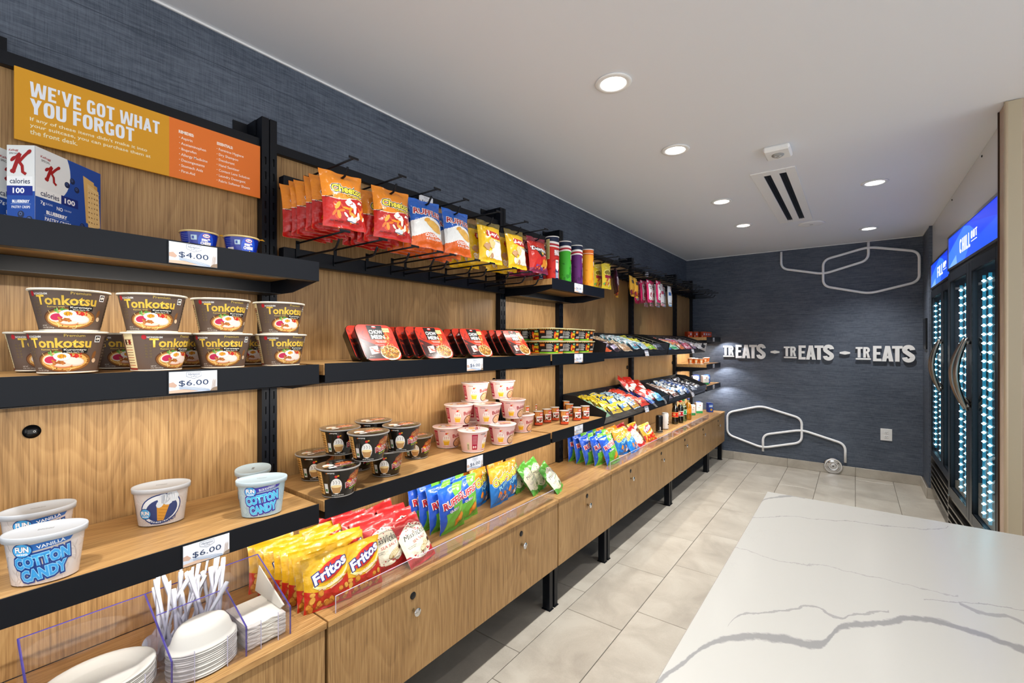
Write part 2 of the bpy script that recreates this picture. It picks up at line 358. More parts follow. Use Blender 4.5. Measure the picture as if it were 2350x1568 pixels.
# ------------------------------------------------------------------ flat print laid on surfaces
_txt = {}
def txt2d(s, off=0., res=2):
    k = (s, round(off, 4), res)
    if k not in _txt:
        cu = bpy.data.curves.new('t', 'FONT'); cu.body = s; cu.size = 1.; cu.offset = off; cu.resolution_u = res; cu.fill_mode = 'BOTH'
        o = bpy.data.objects.new('t', cu); me = bpy.data.meshes.new_from_object(o)
        vs = np.empty(len(me.vertices)*3); me.vertices.foreach_get('co', vs); vs = vs.reshape(-1, 3)[:, :2]
        _txt[k] = (vs.copy(), [tuple(p.vertices) for p in me.polygons])
        bpy.data.objects.remove(o); bpy.data.curves.remove(cu); bpy.data.meshes.remove(me)
    return _txt[k]
class Art:
    def __init__(s): s.pieces = []; s.lv = 0
    def _add(s, vs, fs, c, lv=None):
        if lv is None: s.lv += 1; lv = s.lv
        s.pieces.append((np.asarray(vs, float), fs, c, lv)); return s
    def poly(s, pts, c, lv=None): return s._add(pts, [tuple(range(len(pts)))], c, lv)
    def rect(s, x0, y0, x1, y1, c, lv=None): return s.poly([(x0, y0), (x1, y0), (x1, y1), (x0, y1)], c, lv)
    def ell(s, cx, cy, rx, ry, c, rot=0., n=20, lv=None, a0=0, a1=2*PI):
        full = abs(a1-a0-2*PI) < 1e-6; cr, sr = math.cos(rot), math.sin(rot); pts = []
        for i in range(n if full else n+1):
            a = a0+(a1-a0)*i/n; x, y = rx*math.cos(a), ry*math.sin(a); pts.append((cx+x*cr-y*sr, cy+x*sr+y*cr))
        return s.poly(pts, c, lv)
    def line(s, pts, w, c, lv=None):
        L = []; R = []
        for i, p in enumerate(pts):
            a = pts[max(i-1, 0)]; b = pts[min(i+1, len(pts)-1)]; dx, dy = b[0]-a[0], b[1]-a[1]; d = math.hypot(dx, dy) or 1
            nx, ny = -dy/d*w/2, dx/d*w/2; L.append((p[0]+nx, p[1]+ny)); R.append((p[0]-nx, p[1]-ny))
        vs = L+R; n = len(pts)
        return s._add(vs, [(i, n+i, n+i+1, i+1) for i in range(n-1)], c, lv)
    def arc(s, cx, cy, rx, ry, a0, a1, w, c, rot=0., n=8, lv=None):
        cr, sr = math.cos(rot), math.sin(rot); pts = []
        for i in range(n+1):
            a = a0+(a1-a0)*i/n; x, y = rx*math.cos(a), ry*math.sin(a); pts.append((cx+x*cr-y*sr, cy+x*sr+y*cr))
        return s.line(pts, w, c, lv)
    def text(s, t, cx, cy, w, h, c, outs=(), bold=.02, rot=0., shear=0., curve=0., res=2):
        b, _ = txt2d(t, bold, res)
        lo, hi = b.min(0), b.max(0); sx, sy = w/max(hi[0]-lo[0], 1e-6), h/max(hi[1]-lo[1], 1e-6); mid = (lo+hi)/2
        cr, sr = math.cos(rot), math.sin(rot)
        for off, col in list(outs)+[(bold, c)]:
            v, f = txt2d(t, off, res); q = (v-mid)*[sx, sy]
            q[:, 0] += q[:, 1]*shear; q[:, 1] += -curve*(q[:, 0]**2)
            x = cx+q[:, 0]*cr-q[:, 1]*sr; y = cy+q[:, 0]*sr+q[:, 1]*cr
            s._add(np.stack([x, y], 1), f, col)
        return s
    def textl(s, t, x, y, size, c, bold=.0, xs=1., res=2):
        "left aligned, baseline y"
        v, f = txt2d(t, bold, res)
        return s._add(np.stack([x+v[:, 0]*size*xs, y+v[:, 1]*size], 1), f, c)
    def block(s, t, cx, cy, w, h, c, gap=.10, rot=0.):
        "heavy condensed capitals drawn from strips, no outlines needed"
        def ring(x0, x1, y0, y1, tx, ty, a0=0, a1=360, n=24):
            mx, my, rx, ry = (x0+x1)/2, (y0+y1)/2, (x1-x0)/2, (y1-y0)/2; o = []; q = []
            for i in range(n+1):
                a = math.radians(a0+(a1-a0)*i/n); ca, sa = math.cos(a), math.sin(a); k = (abs(ca)**3.2+abs(sa)**3.2)**(-1/3.2)
                o.append((mx+rx*ca*k, my+ry*sa*k)); q.append((mx+(rx-tx)*ca*k, my+(ry-ty)*sa*k))
            return (o+q, [(i, i+1, n+2+i, n+1+i) for i in range(n)])
        P = lambda *p: (list(p), [tuple(range(len(p)))])
        B = lambda x0, y0, x1, y1: P((x0, y0), (x1, y0), (x1, y1), (x0, y1))
        T, U = .22, .17
        g = {'W': (1.02, [P((0, 1), (.10, 0), (.30, 0), (.20, 1)), P((.22, 0), (.42, 1), (.60, 1), (.40, 0)), P((.42, 1), (.62, 0), (.80, 0), (.60, 1)), P((.72, 0), (.92, 0), (1.02, 1), (.82, 1))]),
             'E': (.52, [B(0, 0, T, 1), B(0, 0, .52, U), B(0, .42, .46, .42+U), B(0, 1-U, .52, 1)]), 'F': (.50, [B(0, 0, T, 1), B(0, .40, .46, .40+U), B(0, 1-U, .50, 1)]),
             "'": (.16, [P((0, 1), (.16, 1), (.12, .66), (.02, .66))]), 'V': (.68, [P((0, 1), (.22, 1), (.42, 0), (.25, 0)), P((.25, 0), (.46, 1), (.68, 1), (.43, 0))]),
             'G': (.60, [ring(0, .60, 0, 1, T, U, 30, 350), B(.34, .0+.30, .60, .48), B(.40, .06, .60, .40)]), 'O': (.62, [ring(0, .62, 0, 1, T, U)]),
             'T': (.58, [B(.18, 0, .40, 1), B(0, 1-U, .58, 1)]), 'H': (.62, [B(0, 0, T, 1), B(.40, 0, .62, 1), B(0, .41, .62, .41+U)]),
             'A': (.68, [P((0, 0), (.22, 0), (.44, 1), (.24, 1)), P((.46, 0), (.68, 0), (.44, 1), (.24, 1)), B(.16, .2, .52, .36)]),
             'Y': (.66, [P((0, 1), (.23, 1), (.44, .42), (.30, .38), (.22, .42)), P((.43, 1), (.66, 1), (.44, .42), (.25, .40)), B(.22, 0, .44, .45)]),
             'U': (.60, [B(0, .35, T, 1), B(.38, .35, .60, 1), ring(0, .60, 0, .75, T, U, 180, 360, 14)]), 'L': (.48, [B(0, 0, T, 1), B(0, 0, .48, U)]), 'I': (T, [B(0, 0, T, 1)]),
             'R': (.62, [B(0, 0, T, 1), ring(-.25, .60, .42, 1, T, U, -88, 88, 14), P((.24, .46), (.44, .46), (.62, 0), (.39, 0)), B(0, 1-U, .3, 1), B(0, .42, .3, .42+U)]),
             'P': (.60, [B(0, 0, T, 1), ring(-.25, .60, .38, 1, T, U, -88, 88, 14), B(0, 1-U, .3, 1), B(0, .38, .3, .38+U)]),
             'C': (.58, [ring(0, .58, 0, 1, T, U, 38, 322)]), 'M': (.84, [B(0, 0, T, 1), B(.62, 0, .84, 1), P((0, 1), (.22, 1), (.50, .25), (.34, .25)), P((.62, 1), (.84, 1), (.50, .25), (.34, .25))]),
             'N': (.66, [B(0, 0, T, 1), B(.44, 0, .66, 1), P((0, 1), (.22, 1), (.66, 0), (.44, 0))]), ' ': (.22, [])}
        x = 0.; items = []
        for ch in t:
            wd, ps = g[ch]
            for vs, fs in ps: items.append(([(p[0]+x, p[1]) for p in vs], fs))
            x += wd+gap
        x -= gap; cr, sr = math.cos(rot), math.sin(rot); s.lv += 1; base = s.lv
        for k, (vs, fs) in enumerate(items):
            q = []
            for p in vs: a, b = (p[0]/x-.5)*w, (p[1]-.5)*h; q.append((cx+a*cr-b*sr, cy+a*sr+b*cr))
            s._add(q, fs, c, base)
        return s
    def blobs(s, x0, y0, x1, y1, n, r0, r1, cols, asp=.6, seed=1, inside=None):
        rd = random.Random(seed); s.lv += 1; base = s.lv
        for i in range(n):
            x, y = rd.uniform(x0, x1), rd.uniform(y0, y1); r = rd.uniform(r0, r1)
            if inside and not inside(x, y): continue
            s.ell(x, y, r, r*asp*rd.uniform(.7, 1.2), rd.choice(cols), rd.uniform(0, PI), 9, lv=base+(i % 7)*.5)
        s.lv = base+4; return s
    def strokes(s, x0, y0, x1, y1, n, l, w, cols, seed=1, inside=None):
        rd = random.Random(seed); s.lv += 1; base = s.lv
        for i in range(n):
            x, y = rd.uniform(x0, x1), rd.uniform(y0, y1)
            if inside and not inside(x, y): continue
            a = rd.uniform(0, 2*PI); s.arc(x, y, l*rd.uniform(.5, 1), l*rd.uniform(.3, .6), a, a+rd.uniform(1.2, 3), w, rd.choice(cols), rd.uniform(0, PI), 5, lv=base+(i % 7)*.5)
        s.lv = base+4; return s
    def lay(s, mb, surf, mi=0, step=.00010, base=.00025):
        "cut the print along the surface's own grid and drape it on"
        bm = bmesh.new(); cols = []; X, Y = surf.xs, surf.ys
        done = np.zeros((len(s.pieces), 4)); lvs = np.zeros(len(s.pieces)); nd_ = 0
        for vs, fs, c, lv in s.pieces:
            if len(vs) == 0: continue
            x0, y0 = vs.min(0); x1, y1 = vs.max(0)
            if nd_:
                D_ = done[:nd_]; hit = (D_[:, 0] < x1) & (D_[:, 2] > x0) & (D_[:, 1] < y1) & (D_[:, 3] > y0); lv = (lvs[:nd_][hit].max()+1) if hit.any() else 1.
            else: lv = 1.
            lv = min(lv, 14.) if lv <= 14 else 14.+(lv-14)*.15
            done[nd_] = (x0, y0, x1, y1); lvs[nd_] = lv; nd_ += 1
            ci = len(cols); cols.append((c, lv))
            bv = [bm.verts.new((p[0], p[1], ci)) for p in vs]
            for f in fs:
                try: bf = bm.faces.new([bv[i] for i in f]); bf.material_index = ci
                except ValueError: pass
        def cut(co, no, outer=False, keep=None):
            g = list(bm.verts)+list(bm.edges)+list(bm.faces)
            bmesh.ops.bisect_plane(bm, geom=g, plane_co=co, plane_no=no, dist=1e-7, clear_outer=outer, clear_inner=False)
        cut((X[-1]-1e-6, 0, 0), (1, 0, 0), True); cut((X[0]+1e-6, 0, 0), (-1, 0, 0), True)
        cut((0, Y[-1]-1e-6, 0), (0, 1, 0), True); cut((0, Y[0]+1e-6, 0), (0, -1, 0), True)
        if bm.verts:
            ax = [v.co.x for v in bm.verts]; ay = [v.co.y for v in bm.verts]
            for x in X[1:-1]:
                if min(ax) < x < max(ax): cut((x, 0, 0), (1, 0, 0))
            for y in Y[1:-1]:
                if min(ay) < y < max(ay): cut((0, y, 0), (0, 1, 0))
        bm.verts.index_update(); V = np.array([v.co[:] for v in bm.verts]) if bm.verts else np.zeros((0, 3))
        if len(V):
            ci = np.rint(V[:, 2]).astype(int); lv = np.array([c[1] for c in cols])[ci]
            P = surf.at(V[:, 0], V[:, 1], base+lv*step)
            o = len(mb.v); mb.v += [tuple(p) for p in P.tolist()]
            for f in bm.faces:
                idx = [v.index for v in f.verts]
                # keep facing outward
                a, b, c3 = V[idx[0]], V[idx[1]], V[idx[2]]
                area = 0.
                for k in range(len(idx)):
                    p, q = V[idx[k]], V[idx[(k+1) % len(idx)]]; area += p[0]*q[1]-q[0]*p[1]
                if area < 0: idx.reverse()
                mb.f.append(tuple(i+o for i in idx)); mb.c.append(cols[f.material_index][0]); mb.m.append(mi); mb.sm.append(surf.smooth)
        bm.free()
class Surf:
    "gridded surface: xs, ys parameter lines, P points, N outward normals"
    def __init__(s, xs, ys, fn, smooth=True):
        s.xs, s.ys = list(xs), list(ys); s.smooth = smooth
        A, B = np.meshgrid(s.xs, s.ys, indexing='ij'); s.P = fn(A, B)
        du = np.gradient(s.P, axis=0); dv = np.gradient(s.P, axis=1); n = np.cross(du, dv); s.N = n/np.maximum(np.linalg.norm(n, axis=2, keepdims=True), 1e-9)
    def at(s, x, y, off):
        X, Y = np.array(s.xs), np.array(s.ys)
        i = np.clip(np.searchsorted(X, x)-1, 0, len(X)-2); j = np.clip(np.searchsorted(Y, y)-1, 0, len(Y)-2)
        a = ((x-X[i])/(X[i+1]-X[i]))[:, None]; b = ((y-Y[j])/(Y[j+1]-Y[j]))[:, None]
        def bl(Q): return Q[i, j]*(1-a)*(1-b)+Q[i+1, j]*a*(1-b)+Q[i, j+1]*(1-a)*b+Q[i+1, j+1]*a*b
        n = bl(s.N); n /= np.maximum(np.linalg.norm(n, axis=1, keepdims=True), 1e-9)
        return bl(s.P)+n*np.asarray(off)[:, None]
def plane_surf(w, h, x=0., axis='x'):
    "upright card facing +x, width along y, base z = 0"
    return Surf([-w/2, w/2], [0, h], lambda A, B: np.stack([A*0+x, A, B], 2), False)
def wall_surf(r0, r1, h, z0=0., n=72, ex=1., ey=1., sq=0., zs=(0, .5, 1)):
    "side of a tapered tub; parameter x is arc length at the mid radius, 0 faces +x"
    rm = (r0+r1)/2
    xs = [-PI*rm+2*PI*rm*i/n for i in range(n+1)]; ys = [h*k for k in zs]
    def fn(A, B):
        a = A/rm; r = r0+(r1-r0)*B/h; ca, sa = np.cos(a), np.sin(a)
        k = 1. if not sq else 1./((np.abs(ca)**sq+np.abs(sa)**sq)**(1./sq))
        return np.stack([r*ca*k*ex, r*sa*k*ey, B+z0], 2)
    s = Surf(xs, ys, fn); return s
def top_surf(r, z):
    return Surf([-r, r], [-r, r], lambda A, B: np.stack([-B, A, A*0+z], 2), False)
# ------------------------------------------------------------------ room shell
YB = 5.95; XL = -1.706; XR = .525
def struct(o): o['kind'] = 'structure'; return o
m = MB(); m.box(XL-.1, -3., -.06, 3.2, YB+.1, -.004); floor = struct(m.obj('floor', 'grout'))
TW, TL = .3022, .6195
tm = MB(); tm.box(-TW/2+.0016, -TL/2+.0016, -.012, TW/2-.0016, TL/2-.0016, 0, b=.0015); tile_me = tm.mesh('tile', [M['tile']])
def tile(me, x, y, parent, name='tile'):
    o = bpy.data.objects.new(name, me); C.objects.link(o); o.location = (x, y, 0); o.parent = parent; return o
for ci in range(-6, 9):
    x0 = .006+ci*TW                      # left joint of the column
    off = 2.08 if ci % 2 == 0 else 2.275
    if x0+TW < XL+.02 or x0 > 1.9: continue
    k0 = -5 if x0 > -1.0 else -5
    for k in range(k0, 7):
        y0 = off+k*TL
        ya, yb = max(y0, -1.2), min(y0+TL, YB-.006); xa, xb = max(x0, XL+.002), x0+TW
        if yb-ya < .03: continue
        if xb-xa > TW-.001 and yb-ya > TL-.001: tile(tile_me, xa+TW/2, ya+TL/2, floor)
        else:
            q = MB(); w, l = (xb-xa)/2-.0016, (yb-ya)/2-.0016; q.box(-w, -l, -.012, w, l, 0, b=.0015)
            tile(q.mesh('tile', [M['tile']]), (xa+xb)/2, (ya+yb)/2, floor)
m = MB(); m.box(XL-.1, -3., CEIL, 3.2, YB+.1, CEIL+.08); struct(m.obj('ceiling', 'ceiling'))
m = MB(); m.box(XL-.1, -3., -.06, XL, YB+.1, CEIL); struct(m.obj('wall_left', 'navy_wall'))
m = MB(); m.box(XL, YB, -.06, 2.6, YB+.1, CEIL); struct(m.obj('wall_back', 'navy_wall'))
# short navy return beside the coolers
m = MB(); m.box(.533, 5.50, -.01, .70, YB, CEIL); struct(m.obj('wall_return', 'navy_wall'))
# thin white shadow trim where ceiling meets the wallcovering
m = MB(); m.box(XL, -3., CEIL-.007, XL+.006, YB, CEIL-.0005); m.box(XL+.006, YB-.006, CEIL-.007, .533, YB, CEIL-.0005)
m.box(.527, 5.50, CEIL-.007, .533, YB, CEIL-.0005); struct(m.obj('trim_1', 'white'))
# tiled baseboards
def baseboard(name, segs):
    root = MB()
    for (x0, y0, x1, y1) in segs: root.box(x0, y0, 0, x1, y1, .092)
    r = struct(root.obj(name, 'grout'))
    return r
bb = baseboard('baseboard_back', [(XL+.02, YB-.009, .515, YB)])
xs = [XL+.022]+[WB(u, 1040, YB-.02)[0] for u in (1682, 1807, 1963)]+[.518]
for a, b in zip(xs, xs[1:]):
    q = MB(); q.box(a+.0012, YB-.018, .001, b-.0012, YB-.009, .095, b=.0012); q.obj('baseboard_tile', 'tile', bb)
bl_ = baseboard('baseboard_left', [(XL, -1., XL+.009, YB-.02)])
for k in range(12):
    q = MB(); q.box(XL+.009, -1.+k*.58+.0012, .001, XL+.018, min(-1.+(k+1)*.58, YB-.02)-.0012, .095, b=.0012); q.obj('baseboard_tile', 'tile', bl_)
br_ = baseboard('baseboard_right', [(.522, 5.49, .533, YB-.02)])
q = MB(); q.box(.513, 5.483, .001, .522, YB-.0195, .095, b=.0012); q.obj('baseboard_tile', 'tile', br_)
q = MB(); q.box(.5225, 5.483, .001, .66, 5.492, .095, b=.0012); q.obj('baseboard_tile', 'tile', br_)

# tan pier right of the coolers and the gloss bulkhead panel above them
m = MB(); m.box(XR, 2.865, -.01, 1.6, 2.975, CEIL); pier = struct(m.obj('wall_right', 'tan_wall'))
q = MB(); q.tube([(.525, 2.862, 0.), (.525, 2.862, 2.437)], .0075, 10); q.obj('corner_bead', mat('beige_corner_guard', 'c4b195', .35), pier)
q = MB(); q.box(.5252, 2.8575, 0, .572, 2.8648, 2.437, b=.002); q.obj('corner_guard', M.setdefault('guard', mat('beige_guard', 'b5a88e', .4)), pier)
q = MB(); q.box(.519, 2.972, 0, .5265, 2.980, 2.437); q.obj('edge_trim', mat('dark_bronze_trim', '4a3a30', .35, .6), pier)
# faint triangular figure in the wallcovering
wp = mat('wallcovering_figure', 'c0a898', .7)
q = MB()
for (a, b, c3) in (((.60, .95), (.86, 1.18), (.60, 1.35)), ((.60, 1.35), (.86, 1.18), (.86, 1.62)), ((.62, 1.70), (.88, 1.86), (.62, 2.05)), ((.62, 2.05), (.88, 1.95), (.88, 2.3))):
    q.add([(a[0], 2.8642, a[1]), (b[0], 2.8642, b[1]), (c3[0], 2.8642, c3[1])], [(0, 1, 2)])
q.obj('wallcovering_figure', wp, pier)
m = MB(); m.box(.556, 2.98, 2.075, .575, YB, CEIL-.001); bulk = struct(m.obj('trim_2', 'white_gloss'))
q = MB()
for y in (3.52, 4.47): q.lathe([(.006, 0), (.006, .002), (0, .003)], 12)
q = MB()
for y in (3.52, 4.47): q.tube([(.556, y, CEIL-.03), (.552, y, CEIL-.03)], .006, 10)
q.obj('screw_head', 'blackm', bulk)

# ------------------------------------------------------------------ ceiling fittings
dl = None
def make_downlight():
    t = thing('downlight', 'x', 'light')
    q = MB(); q.lathe([(.050, -.0005), (.070, -.0005), (.073, -.003), (.070, -.006), (.052, -.007), (.050, -.004), (.050, -.0005)], 36, cap=False); q.obj('trim_ring', 'white', t)
    q = MB(); q.lathe([(.0, -.0022), (.0495, -.0022), (.0495, -.001)], 32); q.obj('lens', 'lamp_lens', t)
    return t
P_ = {'dl': make_downlight()}
DL_LABELS = ['round recessed ceiling downlight nearest the camera, above the blank ceiling', 'second downlight from the camera in the row along the shelves',
             'third downlight from the camera in the row along the shelves', 'downlight in the shelf row closest to the back wall',
             'downlight between the linear vent and the coolers', 'downlight beside the coolers closest to the back wall']
for (x, y), lb in zip(DOWNLIGHTS, DL_LABELS): put(P_, 'dl', (x, y, CEIL), label=lb, group='recessed ceiling downlights')
for (x, y), w_ in zip(DOWNLIGHTS_ADDED, ('above the corn chip bags', 'behind the camera on the shelf side', 'above the near end of the counter')): put(P_, 'dl', (x, y, CEIL), label='recessed ceiling downlight '+w_, group='downlights over the near end')
def GC(u, v):
    d = 1044.*(CEIL-CH)/(787.-v); l = (u-1175.)/1044.*d; return (l*CY-d*SY, l*SY+d*CY)
# linear vent
vx0, vy0 = GC(1721, 401); vx1, _ = GC(1824.5, 379.6); _, vy1 = GC(1783, 513)
t = thing('linear_air_vent', 'white ceiling vent with two long black slots', 'vent', (0, 0, 0))
w = vx1-vx0
q = MB(); a, b = vx0, vx1; s1, s2, s3, s4 = a+w*.27, a+w*.43, a+w*.62, a+w*.78
for (p0, p1) in ((a, s1), (s2, s3), (s4, b)): q.box(p0, vy0, CEIL-.006, p1, vy1, CEIL, b=.0015)
for (p0, p1) in ((s1, s2), (s3, s4)):
    q.box(p0, vy0, CEIL-.006, p1, vy0+.07, CEIL); q.box(p0, vy1-.07, CEIL-.006, p1, vy1, CEIL)
q.obj('frame', 'white', t)
for (p0, p1) in ((s1, s2), (s3, s4)):
    q = MB(); q.box(p0, vy0+.07, CEIL-.0012, p1, vy1-.07, CEIL-.0002); q.box((p0+p1)/2-.001, vy0+.07, CEIL-.005, (p0+p1)/2+.001, vy1-.07, CEIL-.001)
    q.obj('slot', 'blackplastic', t)
# occupancy sensor
sx, sy = GC(1785, 343)
t = thing('occupancy_sensor', 'square white sensor box with grey round lens on the ceiling', 'sensor', (sx, sy, CEIL))
q = MB(); q.box(-.062, -.075, -.03, .062, .075, 0, b=.008); q.box(-.03, .07, -.022, .03, .088, 0, b=.004); q.obj('housing', 'white', t)
q = MB(); q.lathe([(.03, -.0295), (.029, -.034), (.02, -.040), (0, -.0425)], 24); q.obj('lens', mat('sensor_lens', '9a9a98', .3), t)
for (dx, dy) in ((-.01, -.006), (.012, -.004), (0, .014)):
    q = MB(); q.lathe([(.008, -.0385), (.006, -.0425), (0, -.0435)], 12, cx=dx, cy=dy); q.obj('lens_facet', mat('sensor_facet', 'c8c8c4', .2), t)
# flat round cover
sx, sy = GC(1862, 513.5)
t = thing('ceiling_speaker', 'flat round white cover plate beyond the linear vent', 'cover plate', (sx, sy, CEIL))
q = MB(); q.lathe([(0, -.009), (.03, -.010), (.085, -.0085), (.098, -.004), (.10, 0)], 40); q.obj('cover', 'white', t)
q = MB(); q.box(-.012, -.002, -.0115, .012, .002, -.0095); q.obj('badge', 'steel', t)

# ------------------------------------------------------------------ shelving uprights, panels, rails
BY = [.075, .745, 2.04, 2.685, 3.94, 5.195, 5.845]
DPOST = 1.60; DPAN = 1.632; ZWT = .578
def upright_mesh():
    m = MB(); w = .0235; y0, y1 = -w/2, w/2; z0, z1 = .5795, 2.16; sw = .0058
    x0, x1 = -1.655, -DPOST
    m.box(x0, y0, z0, x1-.0022, y0+.002, z1); m.box(x0, y1-.002, z0, x1-.0022, y1, z1); m.box(x0, y0, z0, x0+.002, y1, z1)
    m.box(x1-.002, y0, z0, x1, -sw/2, z1); m.box(x1-.002, sw/2, z0, x1, y1, z1); m.box(x1-.03, y0+.002, z1-.002, x1, y1-.002, z1)
    m.box(x1-.006, -sw/2, z0, x1-.004, sw/2, z1, m=1)
    z = .60
    last = z0
    while z < 2.05:
        m.box(x1-.002, -sw/2, last, x1, sw/2, z); last = z+.026; z += .05
    m.box(x1-.002, -sw/2, last, x1, sw/2, z1)
    return m.mesh('upright', [M['black'], M['blackplastic']])
up_me = upright_mesh()
BAY_NAMES = ['first, narrow bay with the orange sign', 'wide bay with hanging chip bags', 'narrow bay with the tall chip cans',
             'wide bay with the yellow hanging sweets', 'wide bay with the pink hanging pouches', 'last narrow bay against the back wall']
for i in range(6):
    y0, y1 = BY[i], BY[i+1]
    t = thing('shelving_frame', 'black slotted frame and oak panel of the '+BAY_NAMES[i], 'shelving frame', (0, 0, 0), 'shelving frames')
    for yy in (y0+.0135, y1-.0135):
        o = bpy.data.objects.new('upright', up_me); C.objects.link(o); o.parent = t; o.location = (0, yy, 0)
    q = MB(); q.box(-1.66, y0+.026, ZWT+.001, -DPAN, y1-.026, 2.055); q.obj('back_panel', 'oak_up', t)
    q = MB(); q.box(-1.655, y0+.026, 2.055, -1.612, y1-.026, 2.088, b=.001); q.obj('top_rail', 'black', t)
    q = MB(); q.box(-1.704, y1-.075, 2.105, -1.700, y1-.027, 2.158); q.box(-1.704, y1-.029, 2.105, -1.64, y1-.0265, 2.158); q.obj('wall_bracket', 'black', t)
    if i == 0:
        q = MB(); q.box(-1.704, y0+.027, 2.105, -1.700, y0+.075, 2.158); q.box(-1.704, y0+.0265, 2.105, -1.64, y0+.029, 2.158); q.obj('wall_bracket', 'black', t)
# rocker switch in the first panel, cable grommets in others
def grommet(y, z, label, switch=False):
    t = thing('rocker_switch' if switch else 'cable_grommet', label, 'switch' if switch else 'grommet', (-DPAN, y, z))
    q = MB(); q.tube([(0, 0, 0), (.004, 0, 0)], .0165 if switch else .016, 24); q.obj('rim', 'blackplastic', t)
    if switch:
        q = MB(); q.box(.003, -.009, -.006, .007, .009, .006, b=.001); q.obj('rocker', 'blackm', t)
        q = MB(); q.tube([(.0072, .004+.002*math.cos(a*PI/6), .002*math.sin(a*PI/6)) for a in range(13)], .0004, 4); q.obj('rocker_mark', 'label_white', t)
    else:
        q = MB(); q.tube([(.0035, 0, 0), (.005, 0, 0)], .009, 16); q.obj('insert', 'blackm', t)
grommet(.185, 1.173, 'round black rocker switch in the oak panel left of the first uprights', True)
grommet(1.995, 1.178, 'black grommet behind the pink cup pyramid')
grommet(3.885, 1.173, 'black grommet beside the upright of the yellow sweets bay')
grommet(5.15, 1.170, 'black grommet beside the upright of the pink pouch bay')

# ------------------------------------------------------------------ shelves
DS = 1.280
def shelf(y0, y1, z, label, group, lamp=1., deep=.0):
    t = thing('wall_shelf', label, 'shelf', (0, 0, 0), group)
    q = MB(); q.box(-DPAN+.004, y0, z-.034, -DS-.002, y1, z-.002, b=.0008); q.obj('shelf_board', 'oak_along', t)
    q = MB(); q.box(-DS-.0018, y0+.002, z-.056, -DS+.001, y1-.001, z+.0015, b=.0004); q.box(-DS-.03, y0+.002, z-.056, -DS-.0018, y1-.001, z-.0545)
    q.obj('fascia', 'black', t)
    for yy in (y0+.003, y1-.0055):
        q = MB()
        pts = [(z-.0345, -DPOST), (z-.0345, -DS-.002), (z-.0555, -DS-.002), (z-.080, -1.43), (z-.080, -DPOST)]
        q.prism(pts, 1, yy, yy+.0025); q.obj('side_bracket', 'black', t)
    q = MB(); q.box(-1.598, y0+.006, z-.080, -1.57, y1-.006, z-.036); q.box(-1.57, y0+.0055, z-.080, -1.50, y1-.0055, z-.0785); q.obj('rear_beam', 'black', t)
    if lamp:
        q = MB(); q.box(-DS-.031, y0+.03, z-.0465, -DS-.012, y1-.03, z-.036, b=.001); q.obj('led_bar', 'steel', t)
        L = bpy.data.lights.new('shelf_led', 'AREA'); L.shape = 'RECTANGLE'; L.size = .012; L.size_y = (y1-y0)-.08
        L.energy = POWER_SHELF*(y1-y0)*lamp; L.color = (1, .93, .83); L.spread = math.radians(150)
        o = bpy.data.objects.new('shelf_led', L); C.objects.link(o); o.parent = t; o.location = (-DS-.026, (y0+y1)/2, z-.0475); o.rotation_euler = (0, math.radians(22), 0)
        o['kind'] = 'structure'
    return t
e = .012
shelf(BY[0]+e, BY[1]-.004, 1.633, 'oak and black shelf holding blueberry cereal boxes and blue cups', 'shelves of the first bay')
shelf(BY[0]+e, BY[1]-.004, 1.327, 'oak and black shelf holding brown ramen bowls', 'shelves of the first bay')
shelf(BY[0]+e, BY[1]-.004, .910, 'oak and black shelf holding cotton candy tubs', 'shelves of the first bay')
shelf(BY[1]+e, BY[2]-.002, 1.329, 'oak and black shelf holding red chow mein trays', 'shelves of the wide noodle bay')
shelf(BY[1]+e, BY[2]-.002, .915, 'oak and black shelf holding black and pink noodle cups', 'shelves of the wide noodle bay')
shelf(BY[2]+e, BY[3]-.002, 1.737, 'oak and dark blue shelf holding tall chip cans', 'shelves of the chip can bay')
shelf(BY[2]+e, BY[3]-.002, 1.331, 'oak and black shelf holding stacked black square noodle bowls', 'shelves of the chip can bay')
shelf(BY[2]+e, BY[3]-.002, .917, 'oak and black shelf holding small hazelnut spread snack packs', 'shelves of the chip can bay')
shelf(BY[5]+e, BY[6]-.002, 1.456, 'short end shelf holding orange medicine boxes', 'end shelves', 2.6)
shelf(BY[5]+e, BY[6]-.002, 1.157, 'short end shelf holding orange cups', 'end shelves', 2.6)
shelf(BY[5]+e, BY[6]-.002, .920, 'short end shelf holding blue and white boxes', 'end shelves', 2.6)
for z in (1.456, 1.157, .920):      # the end shelves' strips spill past the fascia onto the back wall
    L = bpy.data.lights.new('shelf_led_end', 'SPOT'); L.energy = 2.6; L.spot_size = math.radians(120); L.spot_blend = .35; L.shadow_soft_size = .01; L.color = (.95, .95, 1)
    o = bpy.data.objects.new('shelf_led_end', L); C.objects.link(o); o.location = (-1.262, 5.80, z-.052); o.rotation_euler = Vector((.25, .55, -1)).to_track_quat('-Z', 'Y').to_euler(); o['kind'] = 'structure'

